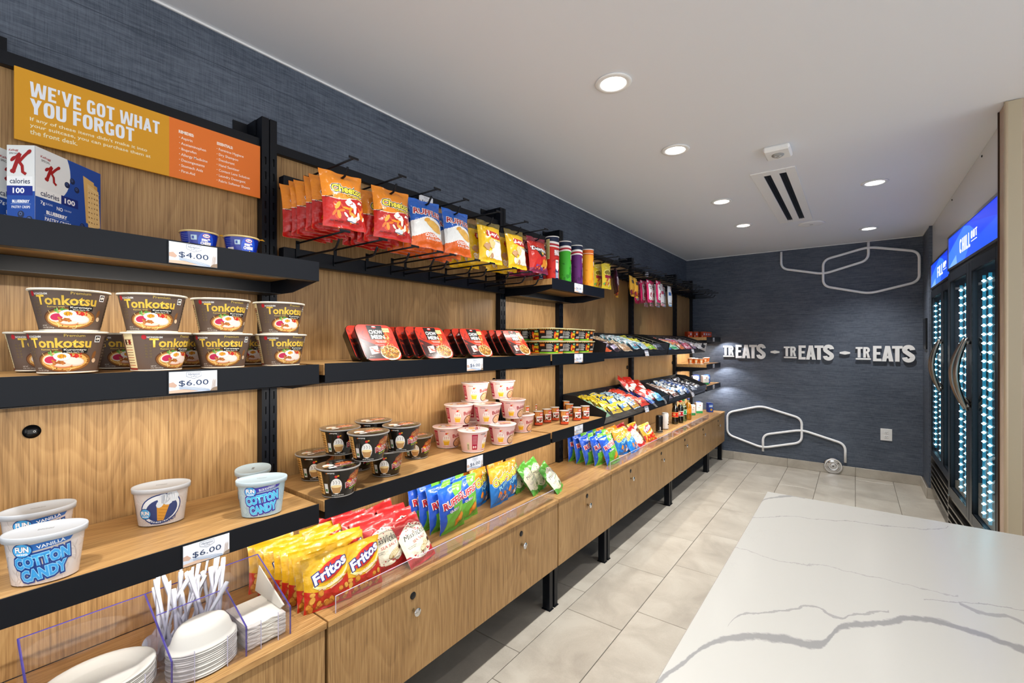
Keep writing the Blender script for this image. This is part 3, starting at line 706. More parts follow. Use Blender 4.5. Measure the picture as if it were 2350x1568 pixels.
# ------------------------------------------------------------------ base cabinets
DC = 1.235
def cabinet(y0, y1, nd_, label):
    t = thing('base_cabinet', label, 'cabinet', (0, 0, 0), 'oak base cabinets')
    g = .004
    q = MB(); q.box(-DPAN, y0+g, .226, -DC-.020, y1-g, .558); q.obj('body', 'oak_up', t)
    q = MB(); q.box(-DPAN+.002, y0+g-.0015, .559, -DC+.006, y1-g+.0015, ZWT, b=.001); q.obj('worktop', 'oak_along', t)
    q = MB(); q.box(-1.60, y0+.012, .212, -DC-.022, y1-.012, .2255); q.obj('base_frame', 'black', t)
    w = (y1-y0-2*g)/nd_
    for k in range(nd_):
        a, b = y0+g+k*w+.0012, y0+g+(k+1)*w-.0012
        d = thing_part('door', t)
        q = MB(); q.box(-DC-.0188, a, .2265, -DC, b, .5565, b=.0006); dd = q.obj('door', 'oak_up', t); bpy.data.objects.remove(d)
        yc = (a+b)/2
        q = MB(); q.lathe([(.0055, 0), (.0055, .011), (.010, .0165), (.0145, .021), (.0145, .024), (.0125, .0262), (0, .0275)], 24)
        k1 = q.obj('knob', 'chrome', dd, (-DC, yc, .457), (0, PI/2, 0))
        q = MB(); q.lathe([(.0125, 0), (.0125, .002), (.010, .003), (.0, .003)], 20); l1 = q.obj('lock', 'blackplastic', dd, (-DC, yc-.002, .508), (0, PI/2, 0))
    for yy in (y0+.008, y1-.040):
        q = MB(); q.box(-1.306, yy, 0.003, -1.262, yy+.032, .2125, b=.002); q.box(-1.310, yy-.003, 0, -1.258, yy+.035, .004); q.obj('leg', 'black', t)
        q = MB(); q.box(-1.60, yy, 0.003, -1.56, yy+.032, .2125, b=.002); q.obj('leg', 'black', t)
def thing_part(n, p):
    o = bpy.data.objects.new('tmp', None); C.objects.link(o); return o
cabinet(BY[0]-.005, .738, 1, 'oak base cabinet under the paper bowls, cut by the frame')
cabinet(.738, 2.04, 2, 'two door oak base cabinet under the corn chip bags')
cabinet(2.04, 2.687, 1, 'single door oak base cabinet under the green chip bags')
cabinet(2.687, 3.943, 2, 'two door oak base cabinet under the blue and green chip bags at the tall black can')
cabinet(3.943, 5.20, 2, 'two door oak base cabinet under the soda bottles')
cabinet(5.20, 5.848, 1, 'single door oak base cabinet against the back wall')
# clear guards on the worktop edges
def guard(y0, y1, label):
    t = thing('acrylic_guard', label, 'guard', (0, 0, 0), 'clear worktop guards')
    q = MB(); q.box(-1.340, y0, ZWT+.0005, -1.249, y1, ZWT+.0035); q.obj('foot_plate', 'acrylic', t)
    q = MB(); q.box(-1.249, y0, ZWT+.0005, -1.246, y1, ZWT+.052); q.obj('guard_strip', 'acrylic', t)
    q = MB(); q.box(-1.2492, y0-.0012, ZWT+.0005, -1.2458, y0, ZWT+.052); q.box(-1.249, y0, ZWT+.0521, -1.246, y1, ZWT+.0528); q.obj('polished_edge', 'acrylic_pale', t)
guard(.775, 2.02, 'long clear acrylic guard before the corn chip and kettle chip bags')
guard(2.70, 3.92, 'clear acrylic guard before the far chip bags')
guard(3.955, 5.16, 'clear acrylic guard before the soda bottles')

# ------------------------------------------------------------------ peg bars and hooks
def bar(y0, y1, z, label, h=.042):
    m = MB(); m.box(-1.598, y0, z-h/2, -1.562, y1, z+h/2, b=.0015); o = m.obj('peg_bar', 'black'); tag(o, label, 'bar', 'black peg bars')
bar(BY[1]+.03, BY[2]-.03, 1.948, 'upper black peg bar behind the hanging chip bags')
bar(BY[1]+.03, BY[2]-.03, 1.695, 'lower black peg bar under the hanging chip bags', .055)
bar(BY[3]+.03, BY[4]-.03, 1.955, 'black peg bar behind the yellow hanging sweets', .05)
bar(BY[4]+.03, BY[5]-.03, 1.955, 'black peg bar behind the pink hanging pouches', .05)
bar(BY[5]+.03, BY[6]-.03, 1.955, 'black peg bar over the orange medicine boxes', .05)
def make_hook():
    t = thing('peg_hook', 'x', 'hook')
    # origin on the bar face, level of the peg
    q = MB(); q.box(0, -.0065, -.012, .0025, .0065, .058); q.box(-.02, -.0065, .0265, 0, .0065, .0295); q.obj('backplate', 'black', t)
    q = MB(); q.tube([(0, 0, 0), (.222, 0, 0), (.238, 0, .004), (.254, 0, .026), (.256, 0, .030)], .0038, 8); q.obj('peg', 'black', t)
    q = MB(); q.tube([(0, 0, .050), (.288, 0, .050)], .0034, 8); q.box(.286, -.018, .0470, .290, .018, .0545, b=.001); q.obj('label_arm', 'black', t)
    return t
P_['hook'] = make_hook(); XB = -1.560
UP = [.853, 1.048, 1.216, 1.377, 1.590, 1.805, 1.984]
LO = [.822, .966, 1.106, 1.23, 1.30, 1.447, 1.546, 1.709, 1.84, 1.96]
for k, y in enumerate(UP): put(P_, 'hook', (XB, y, 1.930), label=ORD[k]+' black peg hook from the camera on the upper bar of the chip bags', group='upper peg hooks')
for k, y in enumerate(LO): put(P_, 'hook', (XB, y, 1.692), label=ORD[k]+' black peg hook from the camera on the lower bar under the chip bags', group='lower peg hooks')
FAR = [2.784, 2.887, 3.012, 3.146, 3.262, 3.422, 3.488, 3.615, 3.723, 3.847]
for k, y in enumerate(FAR): put(P_, 'hook', (XB, y, 1.925), label=ORD[k]+' black peg hook beyond the tall chip cans', group='peg hooks of the sweets bay')
for k in range(9): put(P_, 'hook', (XB, 4.02+k*.125, 1.925), label=ORD[k]+' black peg hook in the pink pouch bay', group='peg hooks of the pouch bay')
for k in range(4): put(P_, 'hook', (XB, 5.27+k*.14, 1.925), label=ORD[k]+' empty peg hook above the orange medicine boxes', group='peg hooks of the end bay')

# ------------------------------------------------------------------ tubes, letters and fittings on the back wall
TUBE = mat('white_tube', 'fafafa', .4)
def rounded(pts, rad):
    out = []
    closed = pts[0] == pts[-1]
    for i, p in enumerate(pts):
        if closed and i == len(pts)-1: break
        if i in (0, len(pts)-1) and pts[0] != pts[-1]: out.append(p); continue
        a = Vector(pts[i-1] if i > 0 else pts[-2]); c = Vector(pts[(i+1) if i < len(pts)-1 else 1]); b = Vector(p)
        d1 = (a-b); d2 = (c-b); l = min(rad, d1.length*.45, d2.length*.45); s = b+d1.normalized()*l; e2 = b+d2.normalized()*l
        for k in range(9):
            tt = k/8.; out.append(tuple(s*(1-tt)**2+b*2*tt*(1-tt)+e2*tt*tt))
    return out
def wall_tube(pixels, label, close=False, rad=.07):
    Y = YB-.016
    pts = [(*[WB(u, v, Y)[0]], Y, WB(u, v, Y)[1]) for u, v in pixels]
    if close: pts = pts+[pts[0]]
    pp = rounded(pts, rad)
    if close: pp.append(pp[0])
    m = MB(); m.tube(pp, .0125, 10, cap=not close); o = m.obj('wall_tube', TUBE); tag(o, label, 'wall decoration', 'white bent tube wall decoration')
wall_tube([(1793, 578.5), (1793, 617), (1890, 629), (1993, 597), (1993, 556)], 'white bent tube hanging from the ceiling left of the upper hexagon')
wall_tube([(1889, 597), (1993, 567), (2110, 577), (2110, 646), (1995, 674), (1889, 657)], 'white tube bent to a hexagon under the ceiling', True)
wall_tube([(1669, 947), (1747, 932), (1840, 961), (1840, 1016), (1750, 1028), (1669, 997)], 'white tube bent to a hexagon above the baseboard', True)
wall_tube([(1751, 1036), (1751, 998), (1840, 987), (1940, 1020), (1940, 1062)], 'white bent tube running down right of the lower hexagon')
# letters: heavy condensed forms drawn as polygons in a 1 x 1 cell
def arcpts(cx, cy, rx, ry, a0, a1, n=8): return [(cx+rx*math.cos(math.radians(a0+(a1-a0)*i/n)), cy+ry*math.sin(math.radians(a0+(a1-a0)*i/n))) for i in range(n+1)]
GL = {
 'T': [[(0, 1), (0, .83), (.29, .83), (.29, 0), (.71, 0), (.71, .83), (1, .83), (1, 1)]],
 'E': [[(0, 0), (0, 1), (1, 1), (1, .83), (.42, .83), (.42, .60), (.86, .60), (.86, .43), (.42, .43), (.42, .17), (1, .17), (1, 0)]],
 'A': [[(0, 0), (.30, 1), (.70, 1), (1, 0), (.62, 0), (.57, .2), (.43, .2), (.38, 0)]],
 'R': [[(0, 0), (0, 1), (.55, 1)]+arcpts(.55, .72, .42, .28, 90, -60, 8)+[(1, 0), (.62, 0), (.47, .40), (.40, .40), (.40, 0)]],
}
HOLES = {'A': [(.46, .36), (.54, .36), (.50, .62)], 'R': [(.40, .60), (.40, .82), (.52, .82), (.58, .77), (.58, .66), (.52, .60)]}
def letter_mesh(ch, w, h, d):
    bm = bmesh.new()
    if ch == 'S':
        path = arcpts(.5, .735, .30, .175, 5, 180, 10)+[(.22, .62), (.5, .50), (.78, .38)]+arcpts(.5, .265, .30, .175, 0, -175, 10)
        # thick S drawn as a ribbon
        pts = arcpts(.50, .72, .30, .19, 0, 205, 12)+[(.50, .50)]+arcpts(.50, .28, .30, .19, 25, -180, 12)
        n = len(pts); L = []; R = []
        for i, p in enumerate(pts):
            a = pts[max(i-1, 0)]; b = pts[min(i+1, n-1)]; dx, dy = (b[0]-a[0])*w, (b[1]-a[1])*h; dd = math.hypot(dx, dy)
            hw = w*.20; nx, ny = -dy/dd*hw, dx/dd*hw
            L.append((p[0]*w+nx, p[1]*h+ny*.98)); R.append((p[0]*w-nx, p[1]*h-ny*.98))
        vs = [bm.verts.new((q[0], 0, q[1])) for q in L+R]
        fs = [bm.faces.new((vs[i], vs[i+1], vs[n+i+1], vs[n+i])) for i in range(n-1)]
    else:
        outer = GL[ch][0]; cu = bpy.data.curves.new('g', 'CURVE'); cu.dimensions = '2D'; cu.fill_mode = 'BOTH'
        for loop in [outer]+([HOLES[ch]] if ch in HOLES else []):
            sp = cu.splines.new('POLY'); sp.points.add(len(loop)-1); sp.use_cyclic_u = True
            for k, p in enumerate(loop): sp.points[k].co = (p[0]*w, p[1]*h, 0, 1)
        oo = bpy.data.objects.new('g', cu); me = bpy.data.meshes.new_from_object(oo); bm.from_mesh(me)
        bpy.data.objects.remove(oo); bpy.data.curves.remove(cu); bpy.data.meshes.remove(me)
        for v in bm.verts: v.co = (v.co.x, 0, v.co.y)
        fs = list(bm.faces)
    bmesh.ops.recalc_face_normals(bm, faces=bm.faces)
    r = bmesh.ops.extrude_face_region(bm, geom=list(bm.faces))
    for v in [g for g in r['geom'] if isinstance(g, bmesh.types.BMVert)]: v.co.y -= d
    bmesh.ops.recalc_face_normals(bm, faces=bm.faces)
    me = bpy.data.meshes.new('letter'); bm.to_mesh(me); bm.free(); me.materials.append(M['label_white']); return me
YL = YB-.012
def place_word(k, ul, ur, vt, vb, lab):
    "ul..ur overall pixels of TREATS, vt/vb top and foot of EATS at its left"
    t = thing('wall_lettering', lab, 'lettering', (0, 0, 0), 'raised white lettering on the back wall')
    x0 = WB(ul, vb, YL)[0]; x1 = WB(ur, vb, YL)[0]; W_ = x1-x0; zt = WB(ul+35, vt, YL)[1]; zb = WB(ul+35, vb, YL)[1]; H = zt-zb
    cells = [('T', 0., .125, .16, .72), ('R', .135, .255, .16, .72), ('E', .305, .450, 0, 1), ('A', .455, .650, 0, 1), ('T', .625, .80, 0, 1), ('S', .79, 1.0, -.02, 1.04)]
    for ch, a, b, c_, d_ in cells:
        zz = zb+H*(.22 if c_ == .16 else c_); hh = H*(.70 if c_ == .16 else d_-c_)
        o = bpy.data.objects.new('letter', letter_mesh(ch, (b-a)*W_, hh, .014)); C.objects.link(o); o.parent = t; o.location = (x0+a*W_, YL, zz)
    q = MB(); q.box(x0, YL-.014, zb+H*.07, x0+.27*W_, YL, zb+H*.18, b=.004); q.obj('underline', 'label_white', t)
place_word(0, 1660, 1757.5, 791.5, 822, 'raised white word TREATS at the left, nearest the shelves')
place_word(1, 1799, 1914, 793, 825, 'raised white word TREATS in the middle of the back wall')
place_word(2, 1963.5, 2100, 794, 829, 'raised white word TREATS at the right, nearest the coolers')
for (ua, ub, vc, lb) in ((1768.5, 1789, 808, 'small white flat hexagon between the left and middle words'), (1927, 1951, 810, 'small white flat hexagon between the middle and right words')):
    xa, zc = WB(ua, vc, YL); xb, _ = WB(ub, vc, YL); w = xb-xa; h = w*.42
    m = MB(); pts = [(xa, zc-h*.22), (xa, zc+h*.22), (xa+w/2, zc+h*.5), (xb, zc+h*.22), (xb, zc-h*.22), (xa+w/2, zc-h*.5)]
    m.prism([(p[1], p[0]) for p in pts], 1, YL-.012, YL); o = m.obj('wall_hexagon', 'label_white'); tag(o, lb, 'wall decoration', 'small white hexagons')
# outlet
ox, oz = WB(2034, 998, YB-.004)
t = thing('wall_outlet', 'white double power outlet low on the navy wall', 'outlet', (ox, YB, oz))
q = MB(); q.box(-.046, -.007, -.06, .046, 0, .06, b=.002); q.obj('cover_plate', 'white', t)
for dz in (-.021, .021):
    q = MB(); q.box(-.018, -.009, dz-.015, .018, -.006, dz+.015, b=.002); s_ = q.obj('socket', 'white', t)
    q = MB(); q.box(-.008, -.0094, dz-.002, -.0055, -.0088, dz+.008); q.box(.0055, -.0094, dz-.002, .008, -.0088, dz+.008); q.box(-.002, -.0094, dz-.010, .002, -.0088, dz-.006); q.obj('slot', 'blackplastic', s_)
# chrome floor cover leaning on the baseboard
cx_, cz_ = WB(1912, 1064, YB-.05)
t = thing('chrome_cover', 'polished round chrome cover standing against the tile baseboard', 'cover', (cx_, YB-.02, .083))
q = MB(); q.lathe([(.083, 0), (.083, .008), (.078, .012), (.064, .013), (.060, .018), (.048, .020), (.044, .017), (.030, .016), (.026, .020), (.012, .021), (0, .021)], 64, smooth=False); q.obj('disc', 'chrome', t, None, (PI/2, 0, 0))
q = MB(); q.lathe([(.010, .022), (.009, .026), (0, .027)], 14); q.obj('screw', 'steel', t, None, (PI/2, 0, 0))
# small black panel on the return wall
m = MB(); m.box(.520, 5.60, 1.335, .533, 5.80, 1.62, b=.003); o = m.obj('wall_panel', 'blackplastic'); tag(o, 'narrow black control panel on the navy return by the coolers', 'panel')

# ------------------------------------------------------------------ glass door coolers
def cooler(x, y, rz, wid, label, words, leds):
    t = thing('glass_door_cooler', label, 'cooler', (x, y, 0), 'glass door coolers', (0, 0, rz))
    # local: front plane x = 0 facing -x, width along +y
    H, D_ = 2.085, .72; z0, z1 = .40, 1.845
    q = MB(); q.box(.03, 0, .10, D_, .022, H); q.box(.03, wid-.022, .10, D_, wid, H); q.box(.03, .022, H-.02, D_, wid-.022, H); q.box(.03, .022, .10, D_, wid-.022, .16); q.obj('case', 'steeldark', t)
    q = MB(); q.box(D_-.03, .022, .38, D_-.01, wid-.022, 1.86); q.box(.07, .0225, .385, D_-.03, .032, 1.86); q.box(.07, wid-.032, .385, D_-.03, wid-.0225, 1.86); q.box(.06, .0225, .375, D_-.03, wid-.0225, .385); q.box(.06, .0225, 1.86, D_-.03, wid-.0225, 1.87)
    q.obj('liner', 'cooler_inside', t)
    # header sign
    q = MB(); zf, zt = 1.862, H
    q.box(-.002, 0, zt-.014, .035, wid, zt); q.box(-.002, 0, zf, .035, wid, zf+.014); q.box(-.002, 0, zf, .035, .014, zt); q.box(-.002, wid-.014, zf, .035, wid, zt); q.obj('sign_frame', 'steel', t)
    art = Art(); w2, h2 = wid-.028, zt-zf-.028
    # sign faces -x: reader's right is -y, so draw with x flipped on a surface running -y
    surf = Surf([-w2/2, 0, w2/2], [0, h2], lambda A, B: np.stack([A*0+.002, wid/2-A, zf+.014+B], 2), False)
    q = MB(); q.grid(surf.P, '0a3fd8', 0, False)
    art.poly([(-w2/2, 0), (w2/2, 0), (w2/2, h2*.62), (w2*.05, h2)], '1a4be6'); art.poly([(-w2/2, 0), (-w2*.1, 0), (w2*.12, h2*.75), (-w2*.12, h2), (-w2/2, h2*.5)], '2f6cf2')
    art.poly([(-w2*.1, h2), (w2/2, h2*.55), (w2/2, h2)], '0b2fc4'); art.poly([(-w2*.05, h2), (w2/2, h2*.55), (w2*.2, h2*.42)], '0f3bdc')
    art.poly([(-w2/2, h2*.02), (-w2*.28, 0), (-w2*.3, h2*.3)], '6b9cff')
    art.block(words[0], -w2*.10, h2*.47, w2*.23, h2*.42, 'ffffff', .14); art.block(words[1], w2*.09, h2*.56, w2*.12, h2*.22, 'ffffff', .14)
    art.rect(w2*.035, h2*.37, w2*.145, h2*.395, 'ffffff')
    art.lay(q, surf, 0); q.obj('sign_face', 'sign_glow', t)
    q = MB(); q.box(.004, .01, zf-.014, .05, wid-.01, zf); q.obj('header_gap', 'blackm', t)
    # LED strips, seen through the doors; second columns stand in for their reflections
    cw = wid/2
    for k, (uu, xx) in enumerate(leds):
        yy = .6
        for _ in range(4): yy = PD(uu, -(x+xx-yy*math.sin(rz)))-y
        yy = min(max(yy, .07), wid-.072); q = MB()
        q.box(xx-.003, yy+.011, z0+.08, xx+.010, yy+.013, z1-.10, m=0); n = 27; r = .0095
        for j in range(n):
            zz = z0+.11+(z1-z0-.24)*j/(n-1)
            q.add([(xx, yy-r, zz), (xx+r, yy, zz), (xx, yy+r*.6, zz), (xx-r, yy, zz), (xx, yy, zz+r), (xx, yy, zz-r)], [(0, 1, 4), (1, 2, 4), (2, 3, 4), (3, 0, 4), (1, 0, 5), (2, 1, 5), (3, 2, 5), (0, 3, 5)], m=1)
            q.box(xx-.004, yy-.035, zz-.0016, xx-.003, yy+.035, zz+.0016, m=0)  # glowing crossbar stands in for the diode's sideways halo
        q.obj('led_strip', ['led_bar', 'led_dot'], t)
    for k in range(2):
        a, b = .004+k*cw, cw*(k+1)-.004; f = .062
        q = MB(); q.box(0, a, z0, .045, a+f, z1, b=.002); q.box(0, b-f, z0, .045, b, z1, b=.002); q.box(0, a+f, z1-f, .045, b-f, z1, b=.002); q.box(0, a+f, z0, .045, b-f, z0+f, b=.002)
        d = q.obj('door', 'steeldark', t)
        q = MB(); g = .006
        q.box(-.001, a+f-g, z0+f-g, .004, a+f, z1-f+g); q.box(-.001, b-f, z0+f-g, .004, b-f+g, z1-f+g); q.box(-.001, a+f, z1-f, .004, b-f, z1-f+g); q.box(-.001, a+f, z0+f-g, .004, b-f, z0+f); q.obj('gasket', 'blackplastic', d)
        q = MB(); q.box(.012, a+f-.004, z0+f-.004, .016, b-f+.004, z1-f+.004); q.obj('glass_pane', 'glass', d)
        # bowed handle near the meeting stiles
        yh = b-.030 if k == 0 else a+.030; sg = -1 if k == 0 else 1; q = MB(); N_ = 18; pts = []; 
        for j in range(N_+1):
            s = j/N_; zz = 1.02+.40*s; bow = math.sin(PI*s); pts.append((-.012-.050*bow, yh+sg*.026*bow, zz))
        ring = []
        for j, p in enumerate(pts):
            ring.append(p)
        q.tube(ring, [.006+.008*math.sin(PI*j/N_)**.6 for j in range(N_+1)], 10)
        for zz in (1.045, 1.395): q.tube([(0, yh, zz), (-.02, yh+sg*.005, zz)], .010, 12)
        q.tube([(0, yh, 1.06), (-.034, yh+sg*.012, 1.10)], .006, 8)
        q.obj('handle', 'steel', d)
    # louvred grille
    g_ = MB(); g_.box(.012, 0, .10, .03, wid, .13); g_.box(.012, 0, z0-.03, .03, wid, z0-.006); g_.box(.0, 0, .10, .03, .016, z0-.006); g_.box(.0, wid-.016, .10, .03, wid, z0-.006); g_.box(.05, .016, .10, .06, wid-.016, z0-.006, m=1)
    gg = g_.obj('grille', ['steel', 'blackm'], t)
    for j in range(5):
        q = MB(); zz = .145+j*.046; q.prism([(zz, .045), (zz+.006, .045), (zz+.016, -.004), (zz+.004, -.004)][::-1], 1, .017, wid-.017); q.obj('slat', 'steel', gg)
    q = MB(); q.box(.05, .03, 0, .12, .10, .10); q.box(.05, wid-.10, 0, .12, wid-.03, .10); q.box(D_-.12, .03, 0, D_-.05, .10, .10); q.box(D_-.12, wid-.10, 0, D_-.05, wid-.03, .10); q.obj('foot', 'blackm', t)
cooler(.527, 2.985, math.radians(1.8), 1.135, 'near black glass door cooler with blue CHILL OUT header', ('CHILL', 'OUT'), ((2205, .021), (2217, .021), (2258, .021), (2272, .021)))
cooler(.541, 4.165, 0., 1.29, 'far black glass door cooler with blue header, half behind the near one', ('FILL', 'UP'), ((2147, .021), (2158, .021), (2180, .021)))

# ------------------------------------------------------------------ quartz counter
def quartz():
    m = bpy.data.materials.new('veined_quartz'); m.use_nodes = True; nt = m.node_tree; b = nt.nodes['Principled BSDF']; lk = nt.links.new
    geo = nd(nt, 'ShaderNodeNewGeometry'); sp = nd(nt, 'ShaderNodeSeparateXYZ'); lk(geo.outputs['Position'], sp.inputs[0])
    nz = nd(nt, 'ShaderNodeTexNoise', i_Scale=9., i_Detail=7., i_Roughness=.66); lk(geo.outputs['Position'], nz.inputs['Vector'])
    nf = nd(nt, 'ShaderNodeTexNoise', i_Scale=70., i_Detail=4.); lk(geo.outputs['Position'], nf.inputs['Vector'])
    total = None
    def G2(u, v): return G(u, v, .914)
    veins = [  # pixels, half width, strength, wobble
        ([(1500, 1572), (1560, 1530), (1640, 1475), (1700, 1462), (1790, 1468), (1880, 1480), (1930, 1440), (2030, 1428), (2120, 1420), (2220, 1446), (2360, 1492)], .011, .62, .05),
        ([(1670, 1438), (1700, 1412), (1740, 1408), (1800, 1400), (1870, 1394), (1920, 1420), (1960, 1408), (2040, 1402)], .0035, .45, .06),
        ([(1730, 1172), (1745, 1152), (1775, 1141), (1810, 1139), (1850, 1143), (1890, 1147)], .009, .5, .06),
        ([(1722, 1187), (1790, 1186), (1880, 1192), (1960, 1199), (2050, 1208), (2110, 1214), (2175, 1206)], .0022, .45, .08),
        ([(1685, 1256), (1725, 1268), (1760, 1281), (1825, 1290), (1900, 1305), (1990, 1322), (2080, 1340), (2200, 1370)], .0016, .32, .08),
        ([(2200, 1382), (2240, 1402), (2280, 1413), (2320, 1420), (2360, 1440)], .007, .45, .05),
        ([(2120, 1376), (2200, 1380), (2290, 1392), (2370, 1405)], .0015, .4, .06),
    ]
    for pix, hw, st, wob in veins:
        pts = sorted(G2(*p) for p in pix)
        x0, x1 = pts[0][0], pts[-1][0]; y0 = min(p[1] for p in pts)-.02; y1 = max(p[1] for p in pts)+.02
        mr = nd(nt, 'ShaderNodeMapRange'); lk(sp.outputs['X'], mr.inputs['Value']); mr.inputs['From Min'].default_value = x0; mr.inputs['From Max'].default_value = x1
        fc = nd(nt, 'ShaderNodeFloatCurve'); cv = fc.mapping.curves[0]
        cv.points[0].location = (0, (pts[0][1]-y0)/(y1-y0)); cv.points[1].location = (1, (pts[-1][1]-y0)/(y1-y0))
        for p in pts[1:-1]: cv.points.new((p[0]-x0)/(x1-x0), (p[1]-y0)/(y1-y0))
        fc.mapping.update(); lk(mr.outputs[0], fc.inputs['Value'])
        yy = nd(nt, 'ShaderNodeMath', operation='MULTIPLY_ADD'); lk(fc.outputs[0], yy.inputs[0]); yy.inputs[1].default_value = y1-y0; yy.inputs[2].default_value = y0
        d = nd(nt, 'ShaderNodeMath', operation='SUBTRACT'); lk(sp.outputs['Y'], d.inputs[0]); lk(yy.outputs[0], d.inputs[1])
        w = nd(nt, 'ShaderNodeMath', operation='MULTIPLY_ADD'); lk(nz.outputs['Fac'], w.inputs[0]); w.inputs[1].default_value = wob; lk(d.outputs[0], w.inputs[2])
        w2 = nd(nt, 'ShaderNodeMath', operation='SUBTRACT'); lk(w.outputs[0], w2.inputs[0]); w2.inputs[1].default_value = wob*.5
        ab = nd(nt, 'ShaderNodeMath', operation='ABSOLUTE'); lk(w2.outputs[0], ab.inputs[0])
        # ragged width
        rw = nd(nt, 'ShaderNodeMath', operation='MULTIPLY_ADD'); lk(nf.outputs['Fac'], rw.inputs[0]); rw.inputs[1].default_value = -hw*1.4; lk(ab.outputs[0], rw.inputs[2])
        k = nd(nt, 'ShaderNodeMapRange'); k.clamp = True; lk(rw.outputs[0], k.inputs['Value'])
        k.inputs['From Min'].default_value = hw*.0; k.inputs['From Max'].default_value = hw*.55; k.inputs['To Min'].default_value = st; k.inputs['To Max'].default_value = 0.
        # only between its ends
        a = nd(nt, 'ShaderNodeMath', operation='GREATER_THAN'); lk(sp.outputs['X'], a.inputs[0]); a.inputs[1].default_value = x0
        a2 = nd(nt, 'ShaderNodeMath', operation='LESS_THAN'); lk(sp.outputs['X'], a2.inputs[0]); a2.inputs[1].default_value = x1
        mm = nd(nt, 'ShaderNodeMath', operation='MULTIPLY'); lk(a.outputs[0], mm.inputs[0]); lk(a2.outputs[0], mm.inputs[1])
        m3 = nd(nt, 'ShaderNodeMath', operation='MULTIPLY'); lk(mm.outputs[0], m3.inputs[0]); lk(k.outputs[0], m3.inputs[1])
        if total is None: total = m3
        else:
            mxn = nd(nt, 'ShaderNodeMath', operation='MAXIMUM'); lk(total.outputs[0], mxn.inputs[0]); lk(m3.outputs[0], mxn.inputs[1]); total = mxn
    # hairline web
    vo = nd(nt, 'ShaderNodeTexVoronoi', feature='DISTANCE_TO_EDGE', i_Scale=5.); 
    dd = nd(nt, 'ShaderNodeVectorMath', operation='MULTIPLY_ADD'); lk(nz.outputs['Color'], dd.inputs[0]); dd.inputs[1].default_value = (.35, .35, .35); lk(geo.outputs['Position'], dd.inputs[2]); lk(dd.outputs[0], vo.inputs['Vector'])
    hl = nd(nt, 'ShaderNodeMapRange'); lk(vo.outputs['Distance'], hl.inputs['Value']); hl.inputs['From Min'].default_value = .0; hl.inputs['From Max'].default_value = .006; hl.inputs['To Min'].default_value = .22; hl.inputs['To Max'].default_value = 0.
    pm = nd(nt, 'ShaderNodeTexNoise', i_Scale=2.6, i_Detail=2.); lk(geo.outputs['Position'], pm.inputs['Vector'])
    pr = nd(nt, 'ShaderNodeMapRange'); lk(pm.outputs['Fac'], pr.inputs['Value']); pr.inputs['From Min'].default_value = .54; pr.inputs['From Max'].default_value = .66
    hm = nd(nt, 'ShaderNodeMath', operation='MULTIPLY'); lk(hl.outputs[0], hm.inputs[0]); lk(pr.outputs[0], hm.inputs[1])
    mxn = nd(nt, 'ShaderNodeMath', operation='MAXIMUM'); lk(total.outputs[0], mxn.inputs[0]); lk(hm.outputs[0], mxn.inputs[1])
    mx = nd(nt, 'ShaderNodeMix', data_type='RGBA'); lk(mxn.outputs[0], mx.inputs['Factor']); mx.inputs['A'].default_value = (*lin('b3b1ab'), 1); mx.inputs['B'].default_value = (*lin('66666a'), 1)
    lk(mx.outputs['Result'], b.inputs['Base Color']); b.inputs['Roughness'].default_value = .2; b.inputs['Specular IOR Level'].default_value = .4
    return m
CXL = -.225; CYF = 1.666
t = thing('island_counter', 'white quartz topped counter with grey veins in the foreground', 'counter', (0, 0, 0))
q = MB(); q.box(CXL, -1.0, .884, 1.25, CYF, .914, b=.002); q.obj('countertop', quartz(), t)
q = MB(); q.box(CXL+.03, -.98, .10, 1.22, CYF-.03, .8835); q.box(CXL+.07, -.94, 0.001, 1.18, CYF-.07, .10); q.obj('base', 'white', t)
for k in range(3):
    q = MB(); q.box(CXL+.018, -.96+k*.865, .115, CXL+.0298, -.96+(k+1)*.865-.006, .875, b=.001); q.obj('side_panel', 'white', t)
